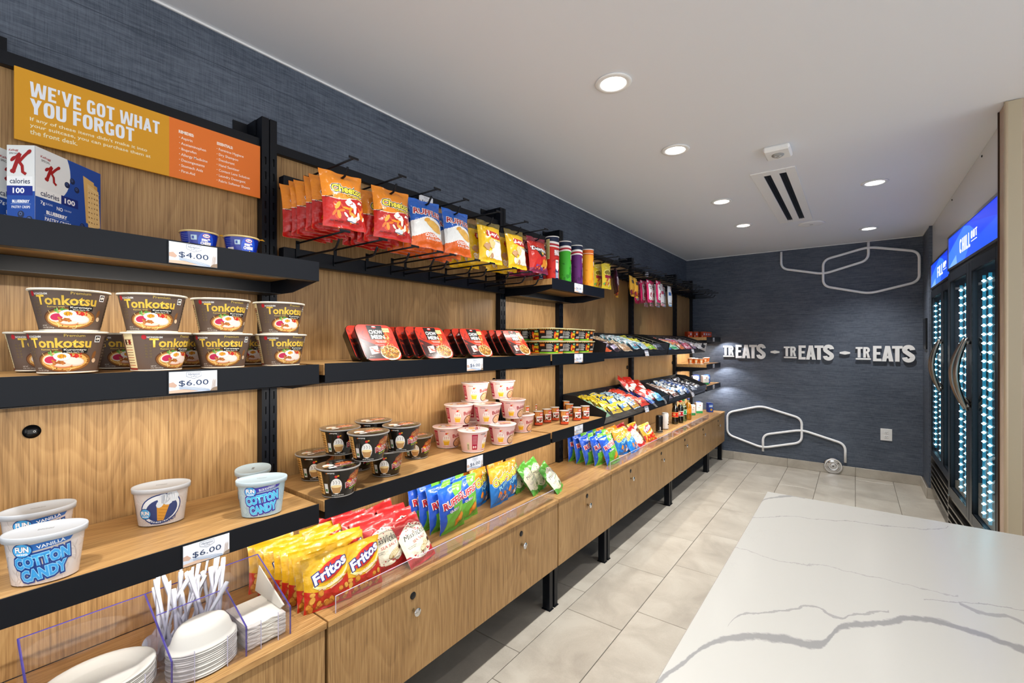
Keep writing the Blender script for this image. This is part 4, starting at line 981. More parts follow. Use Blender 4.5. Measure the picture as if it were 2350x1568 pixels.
# ------------------------------------------------------------------ package bodies
def bag_mesh(name, w, h, th, art, base, back='c9cdd2', seed=1, sealc=None, nx=18, ny=26, mats='foil', seal=.055, puff=.75, wr=.0075):
    "pillow bag: front faces +x, width y, foot at z = 0"
    rd = random.Random(seed*31+5)
    rid = [(rd.uniform(-1, 1)*w*.5, rd.choice((rd.uniform(.05, .3), rd.uniform(.7, .95)))*h, rd.uniform(-1.2, 1.2), rd.uniform(.06, .14)*h, rd.uniform(.3, 1.)) for _ in range(13)]
    xs = [-w/2+w*i/nx for i in range(nx+1)]; ys = [0, h*seal*.5, h*seal]+[h*seal+h*(1-2*seal)*k/ny for k in range(1, ny)]+[h*(1-seal), h*(1-seal*.5), h]
    bend = rd.uniform(-.3, .3); sh = [rd.uniform(0, 6.28) for _ in range(4)]
    def mk(sign):
        def fn(A, B):
            t = B/h; s = 2*A/w
            g = np.clip((t-seal)/(1-2*seal), 0, 1); g = np.sin(PI*g)**.55
            e = np.clip(1-np.abs(s)**2.4, 0, 1)**puff
            X = sign*th/2*g*e
            for (ry, rz, ang, wd, am) in rid:
                u = (A-ry)*math.cos(ang)+(B-rz)*math.sin(ang); v = -(A-ry)*math.sin(ang)+(B-rz)*math.cos(ang)
                X = X-wr*1.5*am*np.exp(-(u/(wd*.28))**2-(v/(wd*1.6))**2)*np.clip(e*1.4, 0, 1)*g*np.sign(sign)
            X = X+sign*g*.0007*(np.sin(A*190+sh[0]+B*90)*np.sin(B*160+sh[1])+np.sin(A*110-B*170+sh[2]))
            X = X+.0022*np.sin(s*9+sh[0])*np.exp(-((t-(1-seal))/.1)**2)+.002*np.sin(s*8+sh[1])*np.exp(-((t-seal)/.1)**2)
            X = X+.003*np.sin(s*4+sh[2])*np.clip((t-.9)/.1, 0, 1)+.003*np.sin(s*4+sh[3])*np.clip((.08-t)/.08, 0, 1)
            if sign < 0: X = X-.0008
            Y = A*(1-.07*g*(np.abs(s)))+bend*.012*(t-.5)
            return np.stack([X, Y, B], 2)
        return fn
    f = Surf(xs, ys, mk(1)); bk = Surf(xs, ys, mk(-1)); m = MB()
    m.grid(f.P, base); m.grid(bk.P, back, flip=True)
    # side closing strips
    for i, rev in ((0, False), (len(xs)-1, True)):
        a, b = f.P[i], bk.P[i]; n = len(ys); vs = [tuple(p) for p in a]+[tuple(p) for p in b]
        fs = [((j, j+1, n+j+1, n+j) if not rev else (j, n+j, n+j+1, j+1)) for j in range(n-1)]; m.add(vs, fs, back, 0, True)
    for j, rev in ((0, True), (len(ys)-1, False)):
        n = len(xs); vs = [tuple(p) for p in f.P[:, j]]+[tuple(p) for p in bk.P[:, j]]
        fs = [((k, k+1, n+k+1, n+k) if not rev else (k, n+k, n+k+1, k+1)) for k in range(n-1)]; m.add(vs, fs, base, 0, True)
    art.lay(m, f, 0, step=.00022, base=.0007)
    return m.mesh(name, [M[mats]])
def obj_of(name, me, label='x', cat='bag', group=None):
    o = bpy.data.objects.new(name, me); C.objects.link(o); return tag(o, label, cat, group)
def wavy(w, y0, amp, n=24, k=2.5, ph=0., y1=None):
    "band below a wavy line"
    top = [(-w/2+w*i/n, y0+amp*math.sin(ph+k*2*PI*i/n)) for i in range(n+1)]
    b = y1 if y1 is not None else 0.
    return top, b
def band_below(art, w, y0, amp, c, k=1., ph=0., n=24):
    vs = []; 
    for i in range(n+1):
        x = -w/2+w*i/n; vs.append((x, 0)); vs.append((x, y0+amp*math.sin(ph+k*2*PI*i/n)))
    art._add(vs, [(2*i, 2*i+2, 2*i+3, 2*i+1) for i in range(n)], c)
def art_puffcheese(w, h, kind):
    a = Art()
    if kind == 'crunchy':
        band_below(a, w, h*.50, h*.035, 'fff4e0', 1., 2.6); band_below(a, w, h*.49, h*.035, 'b51c16', 1., 2.6)
        a.blobs(-w*.3, h*.13, w*.45, h*.40, 26, w*.05, w*.10, ['ef8f1e', 'f3a437', 'fff2dc', 'd9480f', 'e8701a'], .42, 3)
        a.ell(w*.12, h*.15, w*.12, h*.045, 'e4eef5'); a.rect(-w*.02, h*.115, w*.30, h*.125, '2a2320')
        a.blobs(-w*.05, h*.33, w*.4, h*.47, 8, w*.04, w*.07, ['ffffff', 'f6e8d0'], .5, 9)
        a.text('Cheetos', w*.06, h*.66, w*.76, h*.145, 'f6e34c', [(.14, 'ffffff'), (.10, '14110c')], .03, .0, .1)
        a.text('Crunchy', w*.17, h*.545, w*.34, h*.055, 'f6e34c', [(.10, '8a4a10')], .02)
        a.text('NET WT 2 OZ', -w*.22, h*.10, w*.3, h*.025, '3a0a08'); a.text('Gotta', -w*.38, h*.50, w*.15, h*.035, '1c120a', (), .02, .2)
    else:
        band_below(a, w, h*.62, h*.05, '1d74c8', .5, 3.3)
        a.text('Cheetos', .0, h*.68, w*.86, h*.20, 'f6e34c', [(.12, 'ffffff'), (.085, '14110c')], .03, .28, .1)
        a.text('PUFFS', w*.05, h*.48, w*.5, h*.11, '9fe0ff', [(.09, '0d3f86')], .02, .28)
        a.blobs(-w*.25, h*.08, w*.42, h*.36, 15, w*.05, w*.12, ['ef8f1e', 'f3a437', 'e06d12', 'ffffff'], .34, 5)
    return a
def art_corn(w, h):
    a = Art(); 
    vs = []; n = 24
    for i in range(n+1):
        s = i/n; x = -w/2+w*s; y = h*(.42-.10*math.sin(PI*s*.9)+.16*s**2); vs += [(x, 0), (x, y)]
    a._add(vs, [(2*i, 2*i+2, 2*i+3, 2*i+1) for i in range(n)], 'c2281a')
    a.arc(w*.08, h*.68, w*.46, h*.235, -2.9, -.1, h*.05, 'fff0a0', .35); a.arc(w*.08, h*.69, w*.42, h*.20, -2.9, -.1, h*.02, 'f4c52c', .35)
    a.ell(w*.08, h*.70, w*.37, h*.145, 'c2281a', .38)
    a.text('Fritos', w*.06, h*.70, w*.78, h*.19, 'ffffff', [(.10, '1f2c7a')], .035, .36, .12)
    a.text('The ORIGINAL', w*.08, h*.455, w*.62, h*.06, 'ffe9d8', (), .02, .30); a.text('CORN CHIPS', w*.16, h*.41, w*.3, h*.026, 'ffe9d8', (), .02, .30)
    rd = random.Random(4)
    for k in range(17):
        x, y = rd.uniform(-w*.42, w*.42), rd.uniform(h*.05, h*.34); r = w*rd.uniform(.06, .09)
        a.ell(x, y, r, r*.75, 'a85a16', rd.uniform(0, 3), 10); a.ell(x+.001, y+.001, r*.88, r*.6, rd.choice(['d99a3c', 'e0a848', 'cf8a2c']), rd.uniform(0, 3), 10)
    return a
def art_kettle(w, h, c, accent, flavour, dk='1e1a18'):
    a = Art()
    a.rect(-w/2, 0, w/2, h, c)
    a.ell(0, h*.47, w*.56, h*.36, 'f0ead2', n=28); a.rect(-w/2, h*.24, w/2, h*.62, 'f0ead2')
    for k in range(11):
        a.arc(-w*.45+w*.09*k, h*(.20+.045*abs(k-5)/5.), w*.03, h*.018, 0, PI, w*.009, 'f4d9c8'); a.arc(-w*.45+w*.09*k, h*(.78-.06*abs(k-5)/5.), w*.03, h*.018, PI, 2*PI, w*.009, 'f4d9c8')
    a.ell(0, h*.80, w*.08, h*.05, 'f6f0e0'); a.ell(0, h*.81, w*.035, h*.022, '2a2422')
    a.arc(0, h*.66, w*.30, h*.09, .4, PI-.4, w*.006, '8f8878'); a.arc(0, h*.65, w*.30, h*.09, .4, PI-.4, w*.004, '8f8878')
    a.text('Miss', -w*.24, h*.60, w*.30, h*.10, dk, (), .0, .06, .25); a.text('Vickies', w*.16, h*.61, w*.50, h*.14, dk, (), .0, .06, .25)
    a.text(flavour, w*.03, h*.47, w*.48, h*.055, accent, (), .01, .05)
    a.text('NO ARTIFICIAL', -w*.26, h*.40, w*.28, h*.018, '6a6458'); a.text('FLAVORS', -w*.28, h*.37, w*.2, h*.018, '6a6458')
    if accent == '2f7a36':
        a.poly([(w*.0, h*.34), (w*.10, h*.26), (w*.24, h*.30), (w*.12, h*.21), (w*.02, h*.24)], '1f6a33'); a.ell(-w*.2, h*.29, w*.06, h*.03, 'd7dfb4', .3)
    else:
        a.ell(w*.14, h*.30, w*.20, h*.062, 'a9823c', .45); a.ell(w*.145, h*.305, w*.19, h*.055, 'f2e4ba', .45)
        for k in range(6): a.arc(w*(.02+.045*k), h*(.275+.011*k), w*.05, h*.052, -1.2, 1.3, w*.005, 'c79f56', .2)
        a.ell(w*.32, h*.37, w*.055, h*.032, '4a281c', 1.2); a.line([(w*.335, h*.38), (w*.36, h*.45)], w*.014, '4a281c')
    a.text('KETTLE COOKED', w*.1, h*.20, w*.38, h*.018, '4a463c')
    return a
def art_ridge(w, h, kind):
    a = Art()
    if kind == 'cheddar':
        def zig(y, amp, c):
            vs = []; n = 30
            for i in range(n+1):
                x = -w/2+w*i/n; vs += [(x, 0), (x, y+amp*(1 if i % 2 else 0)+h*.05*math.cos(2*PI*(i/n-.5)))]
            a._add(vs, [(2*i, 2*i+2, 2*i+3, 2*i+1) for i in range(n)], c)
        zig(h*.56, h*.010, 'f3f3f0'); zig(h*.24, h*.010, 'e4661a')
        a.ell(w*.14, h*.44, w*.27, h*.085, 'd99a3a', -.35); a.ell(w*.12, h*.445, w*.24, h*.07, 'edbb5a', -.35); a.ell(-w*.08, h*.54, w*.10, h*.04, 'e8a63c', .3)
        a.ell(w*.22, h*.36, w*.18, h*.05, 'e9b458', -.2)
        for k in range(6): a.arc(w*(-.02+.06*k), h*(.47-.012*k), w*.05, h*.05, .2, 1.5, w*.006, 'd28f2e', -.3)
        a.text('RUFFLES', w*.0, h*.70, w*.84, h*.13, 'b01f24', [(.13, '163a8a'), (.09, 'ffffff')], .035, -.06, .08)
        a.text('CHEDDAR', w*.12, h*.245, w*.54, h*.06, 'ffffff', (), .03); a.text('& SOUR CREAM', w*.14, h*.18, w*.5, h*.04, 'ffffff', (), .02)
    else:
        vs = []; n = 26
        for i in range(n+1):
            s = i/n; y = h*s; x = w*(.42-.62*(1-s)**1.4*.9)+w*.04*math.sin(s*22)
            x = w*(-.5+.35*s+.10*math.sin(s*7)) if s < .45 else w*(-.05+.25*(s-.45)+.04*math.sin(s*20))
            vs += [(x, y), (w/2, y)]
        a._add(vs, [(2*i, 2*i+1, 2*i+3, 2*i+2) for i in range(n)], '68b53c')
        a.ell(w*.33, h*.38, w*.17, h*.15, '8bd05a', .2); a.ell(w*.30, h*.18, w*.25, h*.07, '3f9a34', .2)
        a.poly([(w*.0, h*.10), (w*.32, h*.17), (w*.42, h*.30), (w*.20, h*.35), (w*.02, h*.24)], 'd9771c'); a.poly([(w*.04, h*.14), (w*.30, h*.19), (w*.36, h*.30), (w*.16, h*.31)], 'ef9a30')
        a.poly([(w*.10, h*.28), (w*.26, h*.38), (w*.40, h*.28), (w*.24, h*.22)], 'f0a13c')
        a.text('RUFFLES', w*.03, h*.66, w*.88, h*.15, 'b8252b', [(.14, '163a8a'), (.10, 'ffffff')], .04, .18, .08)
        a.text('QUESO', -w*.04, h*.47, w*.36, h*.06, 'ffffff', [(.09, '15357c')], .02, .10)
        a.ell(w*.26, h*.86, w*.06, h*.03, 'ffffff'); a.rect(-w/2, 0, -w*.455, h, 'd8dade') if False else None
    return a
def art_classic(w, h):
    a = Art()
    a.rect(-w/2, h*.86, w/2, h, '6e5f2a'); a.poly([(-w*.1, h*.1), (w*.5, h*.1), (w*.5, h*.60), (w*.02, h*.66)], 'f7f2e4')
    a.ell(w*.10, h*.62, w*.36, h*.10, 'f7d032', -.1, 24); a.ell(w*.08, h*.64, w*.33, h*.095, 'c42820', -.1, 24); a.ell(w*.06, h*.68, w*.30, h*.06, 'f7d032', -.1)
    a.poly([(-w*.22, h*.59), (w*.34, h*.55), (w*.36, h*.70), (-w*.22, h*.74)], 'c42820')
    a.text("Lay's", w*.06, h*.645, w*.48, h*.12, 'ffffff', (), .03, -.06, .1)
    a.text('CLASSIC', w*.17, h*.50, w*.38, h*.035, '8a6f3a', (), .01)
    a.blobs(-w*.35, h*.15, w*.06, h*.50, 12, w*.06, w*.13, ['e8c98a', 'f4e0b0', 'b07a48', 'fff4e0', 'c4956a'], .6, 6)
    return a
def art_nacho(w, h):
    a = Art()
    a.rect(-w/2, h*.85, w/2, h, '8a1f33'); a.poly([(-w/2, 0), (w/2, 0), (w/2, h*.2), (-w/2, h*.12)], '8a2a4a')
    a.poly([(-w*.36, h*.70), (w*.5, h*.62), (w*.02, h*.42)], '17120f')
    a.blobs(-w*.05, h*.16, w*.42, h*.36, 12, w*.08, w*.14, ['f0a93a', 'e88f24', 'f6c45a'], .8, 2); a.blobs(-w*.3, h*.08, w*.45, h*.2, 14, w*.03, w*.06, ['6a3a8a', 'b0487a', 'e0602a'], .7, 8)
    a.text('Doritos', w*.02, h*.625, w*.82, h*.11, 'ffffff', [(.09, '17120f')], .04, -.10, .05)
    a.poly([(w*.02, h*.56), (w*.18, h*.54), (w*.07, h*.47)], 'f4c452'); a.text('NACHO', w*.25, h*.48, w*.22, h*.03, 'ffffff')
    return a
def bag_proto(key, name, w, h, th, art, base, seeds=(1, 2), **k):
    for i, sd in enumerate(seeds):
        P_[(key, i)] = obj_of(name, bag_mesh(name, w, h, th, art, base, seed=sd, **k))
bag_proto('crunchy', 'chip_bag', .150, .188, .055, art_puffcheese(.150, .188, 'crunchy'), 'e88a1c', back='b01c14')
bag_proto('puffs', 'chip_bag', .155, .190, .055, art_puffcheese(.155, .190, 'puffs'), 'e9891f', back='1d74c8')
bag_proto('corn', 'chip_bag', .145, .158, .042, art_corn(.145, .158), 'dba91c', back='e6e8ea')
bag_proto('kettle', 'chip_bag', .140, .178, .055, art_kettle(.140, .178, 'b8292b', 'b8292b', 'SEA SALT'), 'b8292b', back='e8e0c8')
bag_proto('kettleg', 'chip_bag', .135, .175, .05, art_kettle(.135, .175, '57a63a', '2f7a36', 'JALAPENO'), '57a63a', back='57a63a')
bag_proto('queso', 'chip_bag', .158, .195, .052, art_ridge(.158, .195, 'queso'), '1b52c4', back='dfe2e6')
bag_proto('cheddar', 'chip_bag', .150, .192, .056, art_ridge(.150, .192, 'cheddar'), '1a5fc0', back='dfe2e6')
bag_proto('classic', 'chip_bag', .145, .195, .055, art_classic(.145, .195), 'f2c21c', back='e9b81a')
bag_proto('nacho', 'chip_bag', .150, .195, .055, art_nacho(.150, .195), 'cf2a1c', back='7a1a14')
_vi = {}
def bag(key, x, y, z, lean=0., yaw=0., roll=0., label='', group=None, sc=None):
    i = _vi.get(key, 0); _vi[key] = i+1
    return put(P_, (key, i % 2), (x, y, z), (roll, lean, yaw), label, group, sc)
R_ = random.Random(11)
def jit(a): return R_.uniform(-a, a)

# hanging bags: the front one at the tip of each peg, others behind it along the peg
HANG = [('crunchy', UP[0], [-1.345, -1.405, -1.440, -1.480, -1.515, -1.545], 'orange and red crunchy cheese bag'),
        ('crunchy', UP[1], [-1.345, -1.40, -1.44, -1.48, -1.52], 'orange and red crunchy cheese bag'),
        ('cheddar', UP[2], [-1.345, -1.40, -1.445, -1.49], 'blue, white and orange ridged chip bag'),
        ('cheddar', UP[3], [-1.345, -1.40, -1.445, -1.49], 'blue, white and orange ridged chip bag'),
        ('classic', UP[4], [-1.345, -1.41, -1.47, -1.52], 'yellow classic potato chip bag'),
        ('classic', UP[5], [-1.345, -1.41, -1.47], 'yellow classic potato chip bag'),
        ('nacho', UP[6], [-1.345, -1.41, -1.47], 'red nacho chip bag')]
HN = ['on the first upper peg from the camera', 'on the second upper peg', 'on the third upper peg', 'on the fourth upper peg', 'on the fifth upper peg', 'on the sixth upper peg', 'on the last upper peg by the chip cans']
for (key, y, xs_, nm), hn in zip(HANG, HN):
    h = {'crunchy': .188, 'cheddar': .192, 'classic': .195, 'nacho': .195}[key]
    for k, x in enumerate(xs_):
        ln = math.radians(15 if k == 0 else 11+R_.uniform(0, 8)); yw = math.radians(jit(5))-.05
        # pivot at the peg: foot swings towards the aisle a little
        zt = 1.948 if k == 0 else 1.945-.002*k
        x0 = x+h*math.sin(ln)*.5+(.0 if k else 0); 
        bag(key, x+h*.95*math.sin(ln)*.6, y+jit(.006)-.004*k, zt-h*.99, -ln*.6 if True else 0, yw, jit(.03),
            nm+' '+hn+(', foremost' if k == 0 else ', '+ORD[k]+' from the front'), 'hanging '+nm+'s')

# bags standing on the worktop
def column(key, nm, place, pts, group):
    for k, (x, y, lean, yaw, roll) in enumerate(pts):
        bag(key, x, y, ZWT+.001, math.radians(lean), math.radians(yaw), math.radians(roll), '%s, %s of %s' % (nm, ('front' if k == 0 else ORD[k]+' back'), place), group)
z0 = ZWT
column('corn', 'yellow and red corn chip bag', 'the left column', [(-1.296-.036*k, .778-.006*k+jit(.006), -9+jit(4), -9+jit(4), jit(3)) for k in range(8)], 'yellow and red corn chip bags')
column('corn', 'yellow and red corn chip bag', 'the right column', [(-1.288-.055*k-(.012 if k else 0), .905-.004*k+jit(.006), -8+jit(4), -2+jit(5), jit(3)) for k in range(5)], 'yellow and red corn chip bags')
column('kettle', 'red and cream sea salt kettle chip bag', 'the left column', [(-1.325-.050*k, 1.040-.012*k, -24+jit(3), -6+jit(4), jit(5)) for k in range(5)], 'red and cream kettle chip bags')
column('kettle', 'red and cream sea salt kettle chip bag', 'the right column', [(-1.278-.062*k-(.01 if k else 0), 1.155+.010*k, -33+jit(3), 4+jit(4), jit(5)) for k in range(4)], 'red and cream kettle chip bags')
column('queso', 'blue and green ridged chip bag', 'the left column', [(-1.395-.045*k, 1.425-.018*k, -6+jit(3), 5+jit(4), jit(3)) for k in range(4)], 'blue and green ridged chip bags under the noodle shelf')
column('queso', 'blue and green ridged chip bag', 'the right column', [(-1.430-.055*k, 1.555-.01*k, -7+jit(3), 4, jit(3)) for k in range(3)], 'blue and green ridged chip bags under the noodle shelf')
column('puffs', 'orange and blue cheese puffs bag', 'the left column under the shelf price tag', [(-1.432, 1.800, -6, 5, 0), (-1.50, 1.745, -8, 12, 2), (-1.555, 1.712, -6, 6, 0)], 'orange and blue puff bags under the noodle shelf')
column('puffs', 'orange and blue cheese puffs bag', 'the right column beside the green bags', [(-1.455, 1.915, -5, 4, 0), (-1.53, 1.90, -5, 4, 0)], 'orange and blue puff bags under the noodle shelf')
column('kettleg', 'green and cream jalapeno kettle chip bag', 'the left pair', [(-1.375, 2.060, -33, 16, 8), (-1.46, 2.03, -26, 10, 5)], 'green kettle chip bags')
column('kettleg', 'green and cream jalapeno kettle chip bag', 'the right pair', [(-1.290, 2.165, -38, 14, 12), (-1.39, 2.15, -30, 8, 8)], 'green kettle chip bags')
column('queso', 'blue and green ridged chip bag', 'the row on the second cabinet top', [(-1.292, 2.860, -20, -10, 6), (-1.355, 2.805, -12, -8, 4), (-1.412, 2.785, -14, -10, 6), (-1.485, 2.79, -9, -8, 4), (-1.555, 2.790, -3, -3, 0)], 'blue and green ridged chip bags by the green bags')
column('queso', 'blue and green ridged chip bag', 'the hidden row behind on the second cabinet top', [(-1.41, 2.96, -10, 0, 0), (-1.49, 2.96, -8, 0, 0)], 'blue and green ridged chip bags by the green bags')
column('puffs', 'orange and blue cheese puffs bag', 'the far left row', [(-1.345, 3.150, -15, -12, 5), (-1.42, 3.115, -10, -8, 3), (-1.50, 3.09, -6, 0, 0)], 'far orange and blue puff bags')
column('puffs', 'orange and blue cheese puffs bag', 'the far right row', [(-1.305, 3.285, -36, -4, 8), (-1.41, 3.27, -28, -4, 6)], 'far orange and blue puff bags')
column('kettle', 'red and cream sea salt kettle chip bag', 'the far pair', [(-1.335, 3.500, -40, -4, 12), (-1.44, 3.47, -26, -4, 6)], 'far red and cream kettle chip bags')
column('corn', 'yellow and red corn chip bag', 'the far pair', [(-1.335, 3.700, -30, -20, 10), (-1.43, 3.64, -24, -8, 5)], 'far yellow corn chip bags')

# ------------------------------------------------------------------ ramen bowls
def picture_bowl(a, cx, cy, rx, ry, seed=1, dark='5a3418', soup='eab560'):
    a.ell(cx, cy, rx, ry, dark, n=28); a.ell(cx+rx*.02, cy-ry*.03, rx*.97, ry*.93, '96602c', n=28); a.ell(cx, cy-ry*.02, rx*.86, ry*.80, soup, n=28)
    ins = lambda x, y: ((x-cx)/(rx*.82))**2+((y-cy)/(ry*.76))**2 < 1
    a.strokes(cx-rx, cy-ry, cx+rx, cy+ry, 70, rx*.22, rx*.018, ['f5dc92', 'f9e6ae', 'd99a44', 'f0cf7c'], seed, ins)
    a.strokes(cx-rx, cy-ry, cx+rx, cy+ry*.1, 26, rx*.07, rx*.022, ['2a1a10', '3a2414'], seed+3, lambda x, y: ins(x, y) and ((x-cx)/(rx*.6))**2+((y-cy)/(ry*.5))**2 > 1)
    return a
def tub_cup(name, r0, r1, h, art, base, rimc, lidart=None, lidbase=None, mats='card', n=60, footc=None, sq=0., film=False):
    t = thing(name, 'x', 'cup')
    s = wall_surf(r0, r1, h-.006, .003, n=n, sq=sq); m = MB(); m.grid(s.P, base)
    m.lathe([(r0*.93, .004), (r0*.93, 0), (r0*1.0, 0), (r0*1.0, .003)], n, c=footc or rimc, sq=sq)
    art.lay(m, s, 0); m.obj('bowl', mats, t)
    m = MB(); m.lathe([(r1, h-.0045), (r1*1.045, h-.004), (r1*1.055, h-.002), (r1*1.045, h), (r1*1.0, h+.0004), (0, h+.0006)], n, cols=[rimc, rimc, rimc, rimc, lidbase or rimc], sq=sq)
    if lidart: lidart.lay(m, top_surf(r1*1.1, h+.0006), 0)
    m.obj('lid', 'glossy' if film else mats, t)
    return t
R0, R1, HB = .049, .065, .0895
def art_tonkotsu():
    a = Art(); H = HB-.006
    a.text('Tonkotsu', .0, H*.74, .098, H*.25, 'e8c04a', [(.035, '3a2a18')], .03)
    a.text('Premium', .022, H*.93, .03, H*.07, 'e0c060', (), .01)
    a.ell(-.058, H*.90, .0045, .0055, 'c0242c'); a.text('NONGSHIM', -.040, H*.895, .026, H*.055, 'f2f0ec', (), .02)
    for k, g in enumerate((.68, .60, .52, .44, .36)): a.line([(-.058, H*g), (-.054, H*(g+.03)), (-.0575, H*(g-.02)), (-.053, H*(g-.01))], .0009, '8a7440'); a.line([(-.050, H*g), (-.046, H*(g+.02)), (-.048, H*(g-.03))], .0009, '8a7440')
    picture_bowl(a, .006, H*.29, .046, H*.285, 2)
    a.ell(-.015, H*.32, .015, H*.12, 'f4e4d0', .2); a.ell(-.016, H*.32, .011, H*.085, 'c62a55', .2); a.ell(.021, H*.27, .019, H*.12, 'eccdb8', -.1); a.ell(.022, H*.28, .016, H*.095, 'f7e6dc', -.1)
    a.ell(.004, H*.17, .016, H*.06, 'd98a5a'); a.ell(.004, H*.185, .0145, H*.045, 'f3d8c6'); a.blobs(-.012, H*.2, .006, H*.3, 8, .003, .005, ['b0622c', 'c47a38'], .5, 3)
    a.blobs(.012, H*.38, .034, H*.46, 12, .002, .004, ['c81e1e', 'e03a2a'], .5, 5); a.blobs(-.022, H*.44, .004, H*.52, 12, .002, .004, ['5c9a3c', '8cc060'], .5, 6)
    a.ell(.003, H*.40, .0135, H*.105, 'fbf7ef'); a.ell(.003, H*.405, .007, H*.058, 'ea9a1c'); a.ell(.002, H*.415, .004, H*.03, 'f6bc3c')
    a.rect(.004, H*.49, .043, H*.605, '14100c'); a.text('Kuromayu', .0235, H*.565, .034, H*.06, 'f4eee0', (), .02); a.text('Black Garlic Oil', .0235, H*.513, .026, H*.024, 'f4eee0')
    a.text('Ramen with', -.016, H*.575, .028, H*.04, 'e0c060', (), .01)
    a.rect(.0545, H*.76, .066, H*.93, 'ffffff'); a.rect(.056, H*.78, .0645, H*.91, '14100c'); a.text('4', .0585, H*.845, .004, H*.09, 'f4eee0', (), .03); a.ell(.062, H*.85, .002, H*.03, 'f4eee0')
    a.ell(.0585, H*.42, .004, H*.11, '8a5a30', -.2); a.ell(.060, H*.28, .0045, H*.06, 'e6c8a4', .3)
    a.text('NET WT', -.043, H*.10, .011, H*.035, 'd8cfc4', (), .01); a.text('3.56 OZ (101g)', -.036, H*.045, .026, H*.04, 'd8cfc4', (), .01)
    # cooking panel further round
    a.rect(-.108, H*.02, -.080, H*.98, 'e9d9a8'); a.rect(-.1085, H*.02, -.1065, H*.98, '8a241c'); a.rect(-.108, 0, -.080, H*.05, '8a241c')
    for k in range(11): a.rect(-.105, H*(.12+.07*k), -.084, H*(.135+.07*k), '7a4a30' if k % 3 else 'b0402c')
    a.rect(-.103, H*.70, -.097, H*.82, '3a2a20'); a.rect(-.092, H*.70, -.086, H*.82, '8a241c')
    a.rect(.080, H*.08, .10, H*.9, '3d3026')
    for k in range(9): a.rect(.082, H*(.14+.08*k), .098, H*(.155+.08*k), '9a8a78')
    return a
P_['tonk'] = tub_cup('ramen_bowl', R0, R1, HB, art_tonkotsu(), '67554a', 'ece4d2', lidbase='d8cdb8')
def bowl(key, x, y, z, yaw, label, group): return put(P_, key, (x, y, z), (0, 0, yaw), label, group)
def face(x, y, off=0.): return math.atan2(-y, -x)+off      # turn the front towards the camera
def by_u(u, D): return (-D, PD(u, D))
ZS = 1.328
gT = 'brown tonkotsu ramen bowls'
for k, (u, D, tw) in enumerate(((157, 1.385, -.25), (360, 1.340, .62), (512, 1.340, -.1), (645, 1.335, .35))):
    x, y = by_u(u, D); bowl('tonk', x, y, ZS, face(x, y)+tw+.02, 'brown tonkotsu ramen bowl, %s in the lower front row' % ['leftmost', 'second, turned to show its cooking panel,', 'third', 'rightmost'][k], gT)
for k, (u, D, tw) in enumerate(((162, 1.395, -.12), (351, 1.360, -.12), (508, 1.355, .22), (641, 1.345, .32))):
    x, y = by_u(u, D); bowl('tonk', x, y, ZS+HB+.001, face(x, y)+tw, 'brown tonkotsu ramen bowl, %s of the four stacked on top' % ['leftmost', 'second', 'third', 'rightmost'][k], gT)
for k, (u, D) in enumerate(((104, 1.535), (283, 1.52), (432, 1.515), (573, 1.50))):
    x, y = by_u(u, D); bowl('tonk', x, y, ZS, face(x, y)+.1, 'brown tonkotsu ramen bowl, %s in the shaded back row' % ['leftmost', 'second', 'third', 'rightmost'][k], gT)

